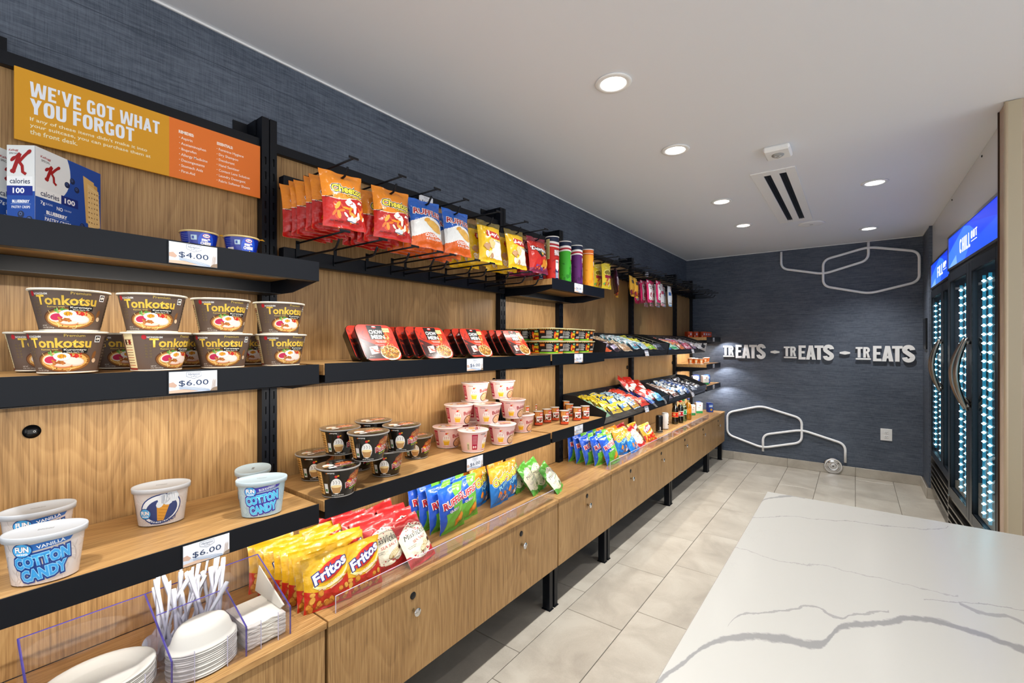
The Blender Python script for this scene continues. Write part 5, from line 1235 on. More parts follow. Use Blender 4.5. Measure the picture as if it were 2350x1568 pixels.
# spicy noodle cups: black and pink
def art_cup(pink):
    a = Art(); H = .0845
    t1, t2 = ('7a1430', 'e0607a') if pink else ('f2efe8', 'f2efe8')
    a.text('samyang', -.044, H*.90, .020, H*.05, '3a2a30' if pink else 'f2efe8', (), .02); a.ell(-.056, H*.90, .0018, .0018, 'e07020')
    base = 'e9b7b2' if pink else '17130f'
    if pink:
        a.rect(-.094, H*.12, -.070, H*.92, 'b0123c')
        for k in range(7): a.rect(-.091, H*(.42+.065*k), -.073, H*(.435+.065*k), 'f0c8cc')
        a.ell(-.087, H*.26, .0035, H*.07, 'f0c8cc'); a.ell(-.078, H*.26, .0035, H*.07, 'f0c8cc')
        a.rect(-.118, H*.1, -.106, H*.5, 'e4d8b0'); 
        for k in range(5): a.rect(-.1165, H*(.14+.06*k), -.1075, H*(.165+.06*k), '3a3a34')
    else:
        a.rect(-.098, H*.08, -.072, H*.94, 'd9a860'); a.rect(-.090, H*.1, -.080, H*.9, 'b88440')
        for k in range(7): a.rect(-.095, H*(.18+.1*k), -.075, H*(.20+.1*k), '5a3a1c')
        a.rect(-.068, H*.14, -.056, H*.5, 'd8d8d4'); a.rect(-.066, H*.2, -.058, H*.3, '3f7a4a')
    # a plain bowl-and-steam emblem stands where the carton figure is printed
    a.ell(-.030, H*.40, .017, H*.30, 'f3f0ea' if not pink else 'f7efe8', n=18); a.poly([(-.046, H*.40), (-.014, H*.40), (-.019, H*.14), (-.041, H*.14)], 'efba2e' if pink else 'b98a54')
    a.ell(-.030, H*.40, .016, H*.05, 'f6d99a'); 
    for k in (-.008, 0, .008): a.line([(-.030+k, H*.48), (-.028+k, H*.55), (-.031+k, H*.62)], .0016, 'c0302a' if pink else '8a8478')
    a.ell(-.030, H*.77, .004, H*.05, 'd03028'); a.ell(-.024, H*.80, .003, H*.03, 'e0a020')
    # dish of noodles and the name
    a.ell(.030, H*(.70 if not pink else .25), .027, H*(.20 if not pink else .25), '2a1c16' if not pink else '5a3a38', .2, 22)
    cy_ = H*(.70 if not pink else .25); ry_ = H*(.17 if not pink else .21)
    a.ell(.031, cy_, .024, ry_, 'a5532a' if not pink else 'e0a878', .2, 22)
    a.strokes(.008, cy_-ry_, .054, cy_+ry_, 46, .008, .0011, ['c8843c', '6a2a14', 'e0a050', 'b83a1c'] if not pink else ['f3d2a0', 'd98a5a', 'fbe6c8'], 4, lambda x, y: ((x-.031)/.022)**2+((y-cy_)/(ry_*.95))**2 < 1)
    if not pink: a.ell(.010, H*.54, .010, H*.10, 'c02820'); a.ell(.008, H*.51, .007, H*.06, 'e8b020')
    a.text('Buldak', .028, H*(.44 if not pink else .66), .060, H*.21, 'a8141c', [(.09, 'f6f1ea')] if not pink else [(.05, 'f6e8e4')], .03, .13)
    a.text('Spicy Ramen', .032, H*(.27 if not pink else .50), .040, H*.075, 'b8d030' if not pink else 'e0a040', (), .02, .15)
    a.text('NET WT. 3.70 OZ (105 g)', -.026, H*.055, .040, H*.045, 'f2efe8' if not pink else 'a8404c', (), .015)
    return a
def art_lid(pink):
    a = Art(); 
    a.ell(.020, .006, .030, .016, '5a2418' if not pink else 'e0b890', .0, 22); a.ell(.020, .006, .027, .0135, 'c8502a' if not pink else 'e9b070', 0, 22)
    a.strokes(-.006, -.007, .046, .02, 46, .008, .0011, ['e8a24a', 'f0c070', '9a2c18'] if not pink else ['f6dcae', 'd98a4a'], 6, lambda x, y: ((x-.02)/.025)**2+((y-.006)/.012)**2 < 1)
    a.ell(-.030, .006, .017, .016, 'ece8e2', .3); a.ell(-.040, -.004, .011, .007, 'e0b040' if pink else 'c9a070', .5); a.ell(-.022, .024, .004, .006, 'd03028')
    a.text('Buldak', .012, -.016, .058, .015, 'b0141c', [(.10, 'f6f1ea')], .03, .05); a.text('Spicy Ramen', .016, -.030, .044, .007, 'c8d83a' if not pink else 'b0403c', (), .015)
    a.rect(-.042, -.034, -.018, -.020, 'e8e6e2'); a.text('samyang', .02, .034, .024, .005, 'f2efe8' if not pink else '7a1430')
    return a
P_['blk'] = tub_cup('noodle_cup', .048, .0655, .090, art_cup(False), '17130f', '8f8b86', art_lid(False), '1f1b18', 'glossy', film=True, footc='8f8b86')
P_['pnk'] = tub_cup('noodle_cup', .050, .0665, .093, art_cup(True), 'ecc6c0', 'f2e6e2', art_lid(True), 'eecfc9', 'glossy', film=True)
Z2 = .9155
BLK = [((1.528, .872), 0, 'at the left end of the lower row'), ((1.313, .824), 0, 'front left of the lower row, on the shelf edge'), ((1.37, 1.052), 0, 'front middle of the lower row'), ((1.47, 1.285), 0, 'right end of the lower row'),
       ((1.512, 1.03), 0, 'hidden in the middle of the lower row'), ((1.445, .915), 1, 'upper left behind'), ((1.475, 1.075), 1, 'back of the upper row, by the panel'), ((1.315, 1.08), 1, 'upper right'), ((1.300, .928), 1, 'upper front centre')]
for (D, y), lv, lb in BLK: bowl('blk', -D, y, Z2+lv*.0912, face(-D, y)+.55+jit(.15)*0-.12, 'black spicy noodle cup, '+lb, 'black spicy noodle cups')
PNK = [(993.4, 1061, 0, 'bottom left'), (1048.9, 1121.6, 0, 'bottom front, turned to its back panel'), (1117, 1186, 0, 'bottom row, third'), (1168, 1227.5, 0, 'bottom right'),
       (1022, 1083.5, 1, 'middle left'), (1084.6, 1152, 1, 'middle front'), (1144.5, 1207, 1, 'middle right'), (1057.8, 1122.9, 2, 'top left'), (1121, 1182.8, 2, 'top right')]
for ul, ur, lv, lb in PNK:
    x, y = TG(ul, ur, .0702)
    if lb == 'bottom left': x, y = by_u(1027, 1.505)
    if lb == 'middle left': x, y = by_u(1053, 1.50)
    x = max(min(x, -1.345), -1.56)
    x, y = by_u((ul+ur)/2, -x)
    bowl('pnk', x, y, Z2+lv*.0942, face(x, y)+(.42 if 'turned' not in lb else 1.55)+.0, 'pink noodle cup, '+lb+' of the pyramid', 'pink noodle cups in a pyramid')
bowl('pnk', -1.55, 1.70, Z2, .3, 'pink noodle cup, hidden behind the middle of the pyramid', 'pink noodle cups in a pyramid')
bowl('pnk', -1.54, 1.73, Z2+.0942, .3, 'pink noodle cup, second layer behind the middle front cup', 'pink noodle cups in a pyramid')

# square noodle bowls on the chip can bay
def art_square():
    a = Art(); H = .064
    for q in range(4):
        s = -PI*.078+2*PI*.078*(q+.5)/4
        a.rect(s-.060, H*.0, s+.060, H*.13, '7ac22a' if q % 2 else 'e0761c')
        for k in range(11): a.rect(s-.055+k*.010, H*.91, s-.050+k*.010, H*.99, 'd8a020')
        a.rect(s-.055, H*.62, s-.028, H*.84, 'c8501c'); a.text('NOODLE', s-.0415, H*.73, .022, H*.10, 'f0d060', (), .02)
        for k in range(6): a.rect(s-.020, H*(.42+.07*k), s+.012-.004*(k % 3), H*(.445+.07*k), 'd8d4cc')
        for k in range(2): a.rect(s-.050+.003*k, H*(.22+.09*k), s+.006, H*(.26+.09*k), 'e8e4dc')
        a.ell(s+.024, H*.46, .007, H*.30, 'd8381c'); a.ell(s+.024, H*.38, .0045, H*.20, 'f08a2a')
        a.rect(s+.034, H*.70, s+.056, H*.86, '2c8a3c'); a.text('SPICY', s+.045, H*.78, .018, H*.09, 'f4efe4'); a.text('FIRE', s+.044, H*.54, .028, H*.22, 'f4d020', [(.06, 'a01810')], .03); a.text('WOK', s+.044, H*.34, .026, H*.15, 'e8401c', (), .03)
        a.rect(s+.032, H*.14, s+.056, H*.25, 'f4d020')
    return a
P_['sqr'] = tub_cup('square_noodle_bowl', .074, .083, .070, art_square(), '1a1614', 'd9cfa0', None, '2a2018', 'card', n=64, sq=5.)
for lv in (0, 1):
    for k, (x, y) in enumerate(((-1.375, 2.150), (-1.375, 2.332), (-1.375, 2.512))):
        bowl('sqr', x, y, 1.332+lv*.0715, 0, 'black square noodle bowl, %s of the %s front row' % (['left', 'middle', 'right'][k], ['lower', 'upper'][lv]), 'black square noodle bowls')
    for k, (x, y) in enumerate(((-1.545, 2.165), (-1.550, 2.350))):
        bowl('sqr', x, y, 1.332+lv*.0715, 0, 'black square noodle bowl, %s of the %s back row' % (['left', 'second'][k], ['lower', 'upper'][lv]), 'black square noodle bowls')

# chow mein trays, leaning back
def chow_tray():
    t = thing('noodle_tray', 'x', 'ready meal')
    w, h, d = .162, .150, .040
    def rr(hw, hh, r, x, n=5):
        pts = []
        for (cx, cz, a0) in ((hw-r, hh-r, 0), (-hw+r, hh-r, 90), (-hw+r, -hh+r, 180), (hw-r, -hh+r, 270)):
            for k in range(n+1):
                a = math.radians(a0+90*k/n); pts.append((x, cx+r*math.cos(a), h/2+cz+r*math.sin(a)))
        return pts
    m = MB(); loops = [rr(w/2*.86, h/2*.86, .018, -d), rr(w/2*.90, h/2*.90, .020, -d+.004), rr(w/2*.97, h/2*.97, .024, -.006), rr(w/2*1.0, h/2*1.0, .026, -.005), rr(w/2*1.0, h/2*1.0, .026, -.001), rr(w/2*.985, h/2*.985, .025, .0)]
    n = len(loops[0]); vs = [p for L in loops for p in L]
    fs = [(j*n+i, j*n+(i+1) % n, (j+1)*n+(i+1) % n, (j+1)*n+i) for j in range(len(loops)-1) for i in range(n)]
    fs = [tuple(reversed(f)) for f in fs]
    fs2 = [tuple(range(n))]
    m.add(vs, fs, '16100e', 0, True); m.add(loops[0], fs2, '16100e', 0)
    m.obj('tray', 'glossy', t)
    m = MB(); m.add(rr(w/2*.985, h/2*.985, .025, .0003), [tuple(range(n))], 'c8321c', 0)
    a = Art(); hw = w/2
    a.poly([(-hw*.95, 0.008), (hw*.7, .008), (hw*.2, h*.32), (-hw*.95, h*.62)], '4a2320'); a.poly([(-hw*.95, .008), (hw*.2, .008), (-hw*.3, h*.3), (-hw*.95, h*.42)], '35191a')
    a.blobs(-hw*.9, h*.4, -hw*.45, h*.9, 8, .006, .012, ['8f2a20', 'a8301f'], .5, 3); a.blobs(hw*.5, h*.5, hw*.9, h*.9, 8, .006, .012, ['d8481f', 'b02a18'], .5, 5)
    a.rect(-hw*.38, h*.57, hw*.44, h*.97, '161412'); a.rect(-hw*.36, h*.46, hw*.58, h*.57, 'd8401f')
    a.text('CHOW', hw*.02, h*.785, .058, h*.115, 'f6f4f0', (), .03); a.text('MEIN', hw*.06, h*.645, .058, h*.115, 'f6f4f0', (), .03)
    a.ell(0, h*.92, .010, h*.035, 'c82820'); a.ell(0, h*.935, .008, h*.015, 'f6f4f0'); a.text('TERIYAKI BEEF', hw*.12, h*.525, .048, h*.025, 'f6e8dc', (), .02); a.text('WITH VEGETABLES', hw*.12, h*.487, .036, h*.016, 'f6e8dc')
    a.poly([(hw*.42, h*.78), (hw*.78, h*.78), (hw*.80, h*.90), (hw*.42, h*.90)], 'e8d890'); a.text('Big Portion', hw*.6, h*.84, .024, h*.03, '3a2a10')
    a.ell(hw*.42, h*.20, .044, h*.20, 'e2e0da', .05, 26); a.ell(hw*.42, h*.215, .040, h*.175, '8a5a2c', .05, 26)
    ins = lambda x, y: ((x-hw*.42)/.038)**2+((y-h*.215)/(h*.165))**2 < 1 or (abs(x-hw*.52) < .010 and h*.3 < y < h*.72)
    a.strokes(-hw*.1, h*.04, hw*.95, h*.72, 190, .014, .0019, ['e8b452', 'f2cf7e', 'd59a36', 'f8e2a8', 'b87a28'], 8, ins)
    a.blobs(0, h*.06, hw*.85, h*.36, 18, .002, .0045, ['c8441c', '3f7a2c', '7a3a1c', 'e07a2c'], .5, 12, ins)
    a.poly([(-hw*.62, h*.16), (-hw*.18, h*.20), (-hw*.16, h*.40), (-hw*.60, h*.37)], 'eac9c0'); a.strokes(-hw*.58, h*.2, -hw*.2, h*.36, 9, .009, .003, ['b8402c', 'c85a44'], 3)
    a.text('NET WT 11 OZ', -hw*.62, h*.11, .022, h*.02, 'e8dcd0'); a.text('COOK IN BOWL', -hw*.0, h*.425, .04, h*.02, 'e8d8cc')
    a.lay(m, plane_surf(w*.97, h*.99), 0, base=.0006); f_ = m.obj('printed_lid', 'glossy', t)
    return t
P_['chow'] = chow_tray()
gC = 'red chow mein trays'
def chow(x, y, yaw, lean, lb): put(P_, 'chow', (x, y, ZS+.003), (0, math.radians(lean), math.radians(yaw)), 'red and black chow mein tray, '+lb, gC)
for si, (y, x0, n, yw, nm) in enumerate(((1.018, -1.325, 2, 1, 'left'), (1.293, -1.330, 4, 1, 'second'), (1.552, -1.330, 3, 1, 'third'), (1.877, -1.338, 4, 2, 'right'))):
    for k in range(n):
        chow(x0-.046*k, y-(.004*k if si != 1 else .012*k), yw, -32+jit(2), '%s in the %s leaning stack' % ('front' if k == 0 else ORD[k]+' back', nm))

# ------------------------------------------------------------------ cotton candy tubs
def candy_tub(kind):
    t = thing('cotton_candy_tub', 'x', 'tub'); h = .098; r0, r1 = .050, .0605
    base = {'vanilla': 'd9cfc9', 'logo': 'd9d2ce', 'blue': 'afc8d2'}[kind]
    s = wall_surf(r0, r1, h-.006, .0, n=64, ex=.72)
    # unroll on the oval: parameter stays the circle's arc, stretched by the oval; front faces +x
    m = MB(); m.grid(s.P, base); m.lathe([(0, .003), (r0*.9, .002), (r0*.97, 0), (r0, .0)], 64, ex=.72, c=base)
    a = Art(); H = h
    a.strokes(-.17, H*.03, .17, H*.9, 70, .03, .0012, ['e6dfda', 'cfc4be'] if kind != 'blue' else ['c4dae2', '9fbcc9'], 3)
    b1, b2 = ('1d3f86', '3f9fe0') if kind != 'blue' else ('3a2f9a', '4fc0ea')
    cx = .0
    if kind in ('vanilla', 'blue'):
        a.poly([(-.014, H*.70), (.044, H*.80), (.052, H*.92), (-.014, H*.84)], '2a6ab8' if kind == 'vanilla' else '4a3fae')
        a.text('VANILLA' if kind == 'vanilla' else 'BLUE RASPBERRY', .016, H*.805, .040, H*.07, 'f4fbff', (), .02, .16)
        a.text('COTTON', cx+.003, H*.52, .084, H*.25, b2, [(.20, b1), (.085, '8fd0f4')], .04, .14); a.text('CANDY', cx+.006, H*.24, .070, H*.24, b2, [(.20, b1), (.085, '8fd0f4')], .04, .14)
        a.ell(-.025, H*.74, .016, H*.15, b1, 0, 22); a.ell(-.025, H*.74, .0145, H*.13, '4fb0ea', 0, 22); a.text('FUN', -.025, H*.76, .021, H*.12, 'ffffff', [(.08, b1)], .04); a.text('sweets', -.025, H*.665, .018, H*.05, 'ffffff')
    else:
        a.ell(.004, H*.45, .047, H*.40, '24407c', .35, 30); a.ell(.004, H*.45, .044, H*.37, 'e9f2fa', .35, 30); a.ell(.006, H*.42, .036, H*.30, '24407c', .35, 30)
        a.poly([(-.004, H*.14), (.010, H*.12), (.023, H*.56), (-.004, H*.58)], 'd69a3c')
        for k in range(5): a.line([(-.004+.002*k, H*(.2+.08*k)), (.012+.002*k, H*(.16+.08*k))], .0008, 'a86a20')
        a.blobs(-.006, H*.58, .030, H*.82, 12, .009, .014, ['f4f8fc', 'e4eef8', 'dceaf6'], .9, 2)
        a.ell(-.032, H*.34, .015, H*.15, '24407c', 0, 22); a.ell(-.032, H*.34, .0135, H*.13, '4fb0ea', 0, 22); a.text('FUN', -.032, H*.36, .020, H*.11, 'ffffff', [(.08, b1)], .04); a.text('sweets', -.032, H*.27, .017, H*.045, 'ffffff')
        a.text('COTTON CANDY', .010, H*.10, .062, H*.09, '24407c', (), .04, .12, 0, -4.)
        a.rect(-.088, H*.25, -.076, H*.9, '24407c')
    a.rect(.112, H*.1, .152, H*.85, '4a58a8' if kind == 'blue' else '9aa8bc'); a.rect(.115, H*.13, .149, H*.82, 'dfe4ee')
    for k in range(9): a.rect(.118, H*(.2+.065*k), .147, H*(.215+.065*k), '6a70a0')
    a.lay(m, s, 0); m.obj('tub', 'glossy', t)
    m = MB(); m.lathe([(r1*.985, h-.012), (r1*1.06, h-.0115), (r1*1.075, h-.001), (r1*1.06, h+.0012), (r1*1.0, h+.0005), (r1*.97, h-.0008), (0, h-.0002)], 64, ex=.75, c='c3c6ca' if kind != 'blue' else 'b7c8cf')
    for k in range(13): m.box(-.004+.0010*(k % 3), -.012+.0019*k, h-.0002, .003+.001*(k % 2), -.0112+.0019*k, h+.0001, '8a8a88')
    m.obj('lid', 'card', t)
    return t
P_['van'] = candy_tub('vanilla'); P_['logo'] = candy_tub('logo'); P_['blu'] = candy_tub('blue')
Z3 = .911; gK = 'oval cotton candy tubs'
put(P_, 'van', (-1.335, .172, Z3), (0, 0, math.radians(-20)), 'white vanilla cotton candy tub at the front left of its shelf', gK)
x, y = by_u(88, 1.52); put(P_, 'van', (x, y, Z3), (0, 0, math.radians(-6)), 'white cotton candy tub standing behind the vanilla tub at the left', gK)
x, y = by_u(371, 1.50); put(P_, 'logo', (x, y, Z3), (0, 0, math.radians(-24)), 'white cotton candy tub with an ice cream cone picture, alone in mid shelf', gK)
x, y = by_u(601, 1.345); put(P_, 'blu', (x, y, Z3), (0, 0, math.radians(-28)), 'pale blue raspberry cotton candy tub in front at the right shelf end', gK)
x, y = by_u(581, 1.47); put(P_, 'blu', (x, y, Z3), (0, 0, math.radians(-120)), 'pale blue cotton candy tub behind the other, showing its facts panel', gK)

# ------------------------------------------------------------------ cartons, cups, cans
def carton(name, w, d, h, base, front=None, side=None, sidebase=None, mats='card', cat='box', top=None):
    "front faces +x (width w along y), depth d towards -x, side art on the -y end"
    m = MB(); m.box(-d, -w/2, 0, 0, w/2, h, base, b=.0008)
    if sidebase: m.add([(-d, -w/2-.0001, 0), (0, -w/2-.0001, 0), (0, -w/2-.0001, h), (-d, -w/2-.0001, h)], [(0, 1, 2, 3)], sidebase)
    if top: m.add([(-d+.001, -w/2+.001, h+.0001), (-.001, -w/2+.001, h+.0001), (-.001, w/2-.001, h+.0001), (-d+.001, w/2-.001, h+.0001)], [(0, 1, 2, 3)], top)
    if front: front.lay(m, plane_surf(w, h), 0)
    if side: side.lay(m, Surf([-d/2, d/2], [0, h], lambda A, B: np.stack([A-d/2, A*0-w/2, B], 2), False), 0)
    return obj_of(name, m.mesh(name, [M[mats]]), 'x', cat)
def swoosh_k(a, cx, cy, s, c='a01818'):
    a.line([(cx-.30*s, cy-.45*s), (cx-.26*s, cy-.40*s), (cx+.02*s, cy+.40*s)], .17*s, c); a.ell(cx-.27*s, cy-.38*s, .12*s, .10*s, c); a.ell(cx-.26*s, cy+.16*s, .15*s, .08*s, c, .8)
    a.line([(cx-.2*s, cy+.2*s), (cx+.02*s, cy+.42*s)], .08*s, c); a.line([(cx-.05*s, cy-.02*s), (cx+.2*s, cy+.28*s), (cx+.42*s, cy+.5*s)], .13*s, c); a.ell(cx+.40*s, cy+.47*s, .13*s, .08*s, c, .8)
    a.line([(cx-.02*s, cy+.05*s), (cx+.12*s, cy-.15*s), (cx+.14*s, cy-.42*s), (cx+.28*s, cy-.52*s)], .13*s, c)
def art_cereal(w, h):
    a = Art(); a.rect(-w/2, 0, w/2, h, '1d4a9e'); a.ell(-w*.30, h*.80, w*.30, h*.36, 'e9ecec', 0, 32); a.rect(-w/2, h*.52, -w*.3, h, 'e9ecec')
    a.ell(w*.42, h*.25, w*.30, h*.5, '16357e', 0, 28) if False else None
    a.text('SPECIAL', -w*.36, h*.86, w*.12, h*.025, '5a5a58'); a.text('Kellogg', -w*.36, h*.90, w*.14, h*.035, 'a01818', (), .02, .0, .2); swoosh_k(a, -w*.28, h*.74, h*.22)
    a.rect(-w/2, h*.42, -w*.14, h*.53, 'eef0f0'); a.rect(-w*.14, h*.42, w*.12, h*.53, '0f2a78')
    a.text('calories', -w*.30, h*.475, w*.26, h*.065, '1c2c50', (), .01); a.text('100', -w*.01, h*.475, w*.16, h*.065, 'f4f6fa', (), .03)
    a.text('7g', -w*.40, h*.36, w*.06, h*.05, 'f4f6fa', (), .02); a.text('SUGAR', -w*.31, h*.365, w*.10, h*.025, 'b8c8e8'); a.text('NO', -w*.16, h*.35, w*.09, h*.045, 'f4f6fa', (), .02); a.text('CORN SYRUP', -w*.04, h*.355, w*.11, h*.02, 'b8c8e8')
    a.text('BLUEBERRY', -w*.20, h*.265, w*.30, h*.045, 'f4f6fa', (), .04); a.rect(-w*.38, h*.225, -w*.02, h*.230, '8fa8d8'); a.text('PASTRY CRISPS', -w*.18, h*.185, w*.38, h*.045, 'f4f6fa', (), .01)
    a.text('12', -w*.40, h*.075, w*.07, h*.05, 'f4f6fa', (), .03); a.text('6-0.88 OZ (25g)/2 BAR POUCHES', -w*.12, h*.06, w*.44, h*.025, 'f4f6fa')
    for (x, y) in ((-.05, .68), (.03, .75), (.10, .66), (.19, .22), (.14, .14)): a.ell(w*x, h*y, w*.040, h*.038, '18264a'); a.ell(w*x-w*.008, h*y+h*.008, w*.020, h*.018, '3f5484'); a.ell(w*x-w*.010, h*y+h*.008, w*.008, h*.007, '0e1830')
    a.poly([(w*.24, h*.84), (w*.44, h*.80), (w*.47, h*.14), (w*.30, h*.10), (w*.27, h*.4)], 'c99a54'); a.poly([(w*.20, h*.88), (w*.38, h*.84), (w*.42, h*.30), (w*.25, h*.28)], 'd9b06a')
    a.poly([(w*.27, h*.80), (w*.46, h*.74), (w*.49, h*.26), (w*.29, h*.22)], 'e3c080')
    for i in range(4):
        for j in range(7): a.ell(w*(.30+.045*i), h*(.30+.065*j), w*.008, h*.012, '7a4f20', .5)
    for k in range(9): a.line([(w*.27, h*(.28+.06*k)), (w*.47, h*(.22+.06*k))], w*.004, 'f3dca8')
    a.rect(w*.40, 0, w*.5, h*.08, 'e9ecec')
    return a
def art_cereal_side(w, h):
    a = Art(); a.rect(-w/2, 0, w/2, h, '1d4a9e'); a.rect(-w/2, h*.47, w/2, h, 'e4e6e4'); a.text('Kellogg', -w*.26, h*.94, w*.34, h*.03, 'a01818', (), .02, .0, .2); a.text('SPECIAL', -w*.26, h*.905, w*.32, h*.02, '5a5a58'); swoosh_k(a, -w*.05, h*.80, w*.86)
    a.rect(-w/2, h*.53, w*.42, h*.64, 'eef0f0'); a.text('calories', -w*.03, h*.585, w*.72, h*.06, '1c2c50', (), .01); a.rect(-w/2, h*.42, w*.42, h*.53, '0f2a88'); a.text('100', -w*.08, h*.475, w*.42, h*.065, 'f4f6fa', (), .03)
    a.text('BLUEBERRY', .0, h*.35, w*.62, h*.035, 'f4f6fa', (), .04); a.rect(-w*.36, h*.318, w*.36, h*.323, '8fa8d8'); a.text('PASTRY CRISPS', .0, h*.285, w*.66, h*.030, 'f4f6fa', (), .01)
    for (x, y) in ((-.25, .12), (.0, .20), (.30, .14)): a.ell(w*x, h*y, w*.12, h*.042, '1c2a4c'); a.ell(w*x-w*.01, h*y+h*.008, w*.06, h*.022, '4f6494'); a.ell(w*x-w*.01, h*y+h*.008, w*.025, h*.009, '0e1830')
    return a
P_['cereal'] = carton('cereal_box', .168, .057, .187, 'e4e6e4', art_cereal(.168, .187), art_cereal_side(.057, .187))
ya = math.atan2(.108, .127)       # wide face runs back towards the panel
def cereal(cx, cy, lb):
    # corner (front right edge of the narrow end) at cx, cy
    c_, s_ = math.cos(ya), math.sin(ya); lx, ly = 0, .084
    put(P_, 'cereal', (cx+(-s_)*ly*1+0*c_, cy+c_*ly, 1.634), (0, 0, ya), 'blue and white blueberry crisps box, '+lb, 'blueberry crisps boxes')
cereal(-1.420, .166, 'front one with its wide face in view')
cereal(-1.487, .112, 'second, half hidden at the left')
cereal(-1.520, .048, 'third, at the frame edge')
def art_mac():
    a = Art(); H = .050
    a.ell(.012, H*.5, .019, H*.5, '1a4fd0', 0, 24); a.ell(.012, H*.80, .0085, H*.10, 'ffffff', 0, 18); a.arc(.012, H*.80, .0085, H*.10, 0, 6.28, .0010, 'd0202a', n=18); a.text('Kraft', .012, H*.80, .011, H*.08, '1a3aa0', (), .03)
    a.text('mac&', .012, H*.60, .021, H*.18, 'ffffff', (), .06); a.text('CHEESE', .012, H*.40, .026, H*.17, 'ffffff', (), .06)
    a.rect(-.022, H*.55, -.009, H*.80, 'b8d8ea'); a.rect(-.020, H*.60, -.015, H*.75, '1a3fa8'); a.rect(-.045, H*.1, -.026, H*.4, 'dfe2e6')
    for k in range(5): a.rect(-.050, H*(.5+.09*k), -.030, H*(.515+.09*k), '8a9ad0')
    a.blobs(0, H*.04, .026, H*.2, 7, .003, .005, ['f2c43a', 'f8dc70'], .5, 2)
    return a
P_['mac'] = tub_cup('macaroni_cup', .036, .0440, .056, art_mac(), '0f2a9c', 'd8c48a', None, '3a3a6a', 'glossy')
m = MB(); m.add([(-.0, .040, .0565), (.012, .052, .058), (.016, .058, .052), (.004, .046, .0555), (-.012, .052, .0575)], [(0, 3, 2, 1), (0, 1, 4)], 'e0a830'); m.obj('lid_tab', 'glossy', P_['mac'])
x, y = by_u(457, 1.44); put(P_, 'mac', (x, y, 1.638), (0, 0, face(x, y)+.1), 'blue macaroni cup above the four dollar tag', 'blue macaroni cups')
x, y = by_u(554, 1.41); put(P_, 'mac', (x, y, 1.638), (0, 0, face(x, y)+.15), 'blue macaroni cup at the right shelf end', 'blue macaroni cups')
# tall chip cans
def chip_can(col, dark, topc):
    t = thing('chip_can', 'x', 'can'); r, h = .0365, .232
    s = wall_surf(r, r, h-.004, .002, n=48); m = MB(); m.grid(s.P, col)
    m.lathe([(r*.9, .004), (r*.92, 0), (r, 0), (r, .002)], 48, c='b8b8b4')
    a = Art(); H = h
    L_ = PI*r
    def wave(y, amp, c, thick):
        vs = []; n = 40
        for i in range(n+1):
            x = -L_+2*L_*i/n; yy = y+amp*math.sin(4*PI*i/n+1.2); vs += [(x, yy), (x, yy+thick)]
        a._add(vs, [(2*i, 2*i+2, 2*i+3, 2*i+1) for i in range(n)], c)
    if topc != 'orange':
        wave(H*.86, H*.010, '14203e', H*.15); wave(H*.82, H*.012, 'f2f0ec', H*.05); wave(H*.775, H*.012, 'b01c2c', H*.045); wave(H*.74, H*.012, 'f2f0ec', H*.035)
    else:
        a.rect(-L_, H*.84, L_, H, 'd8641c'); a.rect(-L_, H*.87, L_, H*.885, 'f8e0c0')
    a.blobs(-L_, H*.03, L_, H*.5, 60, .006, .011, [dark, col], .8, 4)
    for s0 in (-L_*.5, L_*.5):
        a.rect(s0-.020, H*.52, s0+.020, H*.70, 'a81c20'); a.text('PRINGLES', s0, H*.61, .036, H*.13, 'ffffff', (), .05)
        a.rect(s0-.012, 0, s0+.012, H*.33, '1a2f66'); a.poly([(s0-.011, H*.44), (s0+.011, H*.44), (s0+.011, H*.24), (s0, H*.17), (s0-.011, H*.24)], 'f2f0ec'); a.text('ORIGINAL', s0, H*.39, .019, H*.04, '1a2f66', (), .03)
        for k in range(4): a.rect(s0-.010, H*(.03+.032*k), s0+.010, H*(.045+.032*k), 'e8ecf4')
    a.rect(-.013, H*.46, .013, H*.93, 'd8cf8a')
    for k in range(13): a.rect(-.011, H*(.49+.033*k), .011, H*(.497+.033*k), '4a4420')
    a.lay(m, s, 0); m.obj('tube', 'card', t)
    m = MB(); m.lathe([(r, h-.004), (r*1.03, h-.004), (r*1.035, h+.001), (r*.97, h+.002), (r*.95, h-.001), (0, h-.001)], 48, c='eceae6'); m.obj('lid', 'card', t)
    return t
CANS = [('canr', ('d0281e', 'b01c16', 'x'), 1267.5, 1.325, .0, 'red tall chip can, first of the front row'), ('cang', ('3fae2c', '2c8a20', 'x'), 1296, 1.33, .85, 'green tall chip can between the red and purple cans'),
        ('canp', ('5a1866', '42104e', 'x'), 1322.5, 1.33, .85, 'purple tall chip can, third of the front row'), ('cano', ('f0a022', 'e08c18', 'orange'), 1348.5, 1.33, .85, 'orange tall chip can at the right shelf end')]
for k, args, u, D, tw, lb in CANS:
    P_[k] = chip_can(*args); x, y = by_u(u, D); put(P_, k, (x, y, 1.7385), (0, 0, face(x, y)+(-.75 if k == 'canr' else PI+.1)), lb, 'tall chip cans')
put(P_, 'canr', (-1.50, 2.262, 1.7385), (0, 0, .9), 'red tall chip can behind the nacho chip bag', 'tall chip cans')
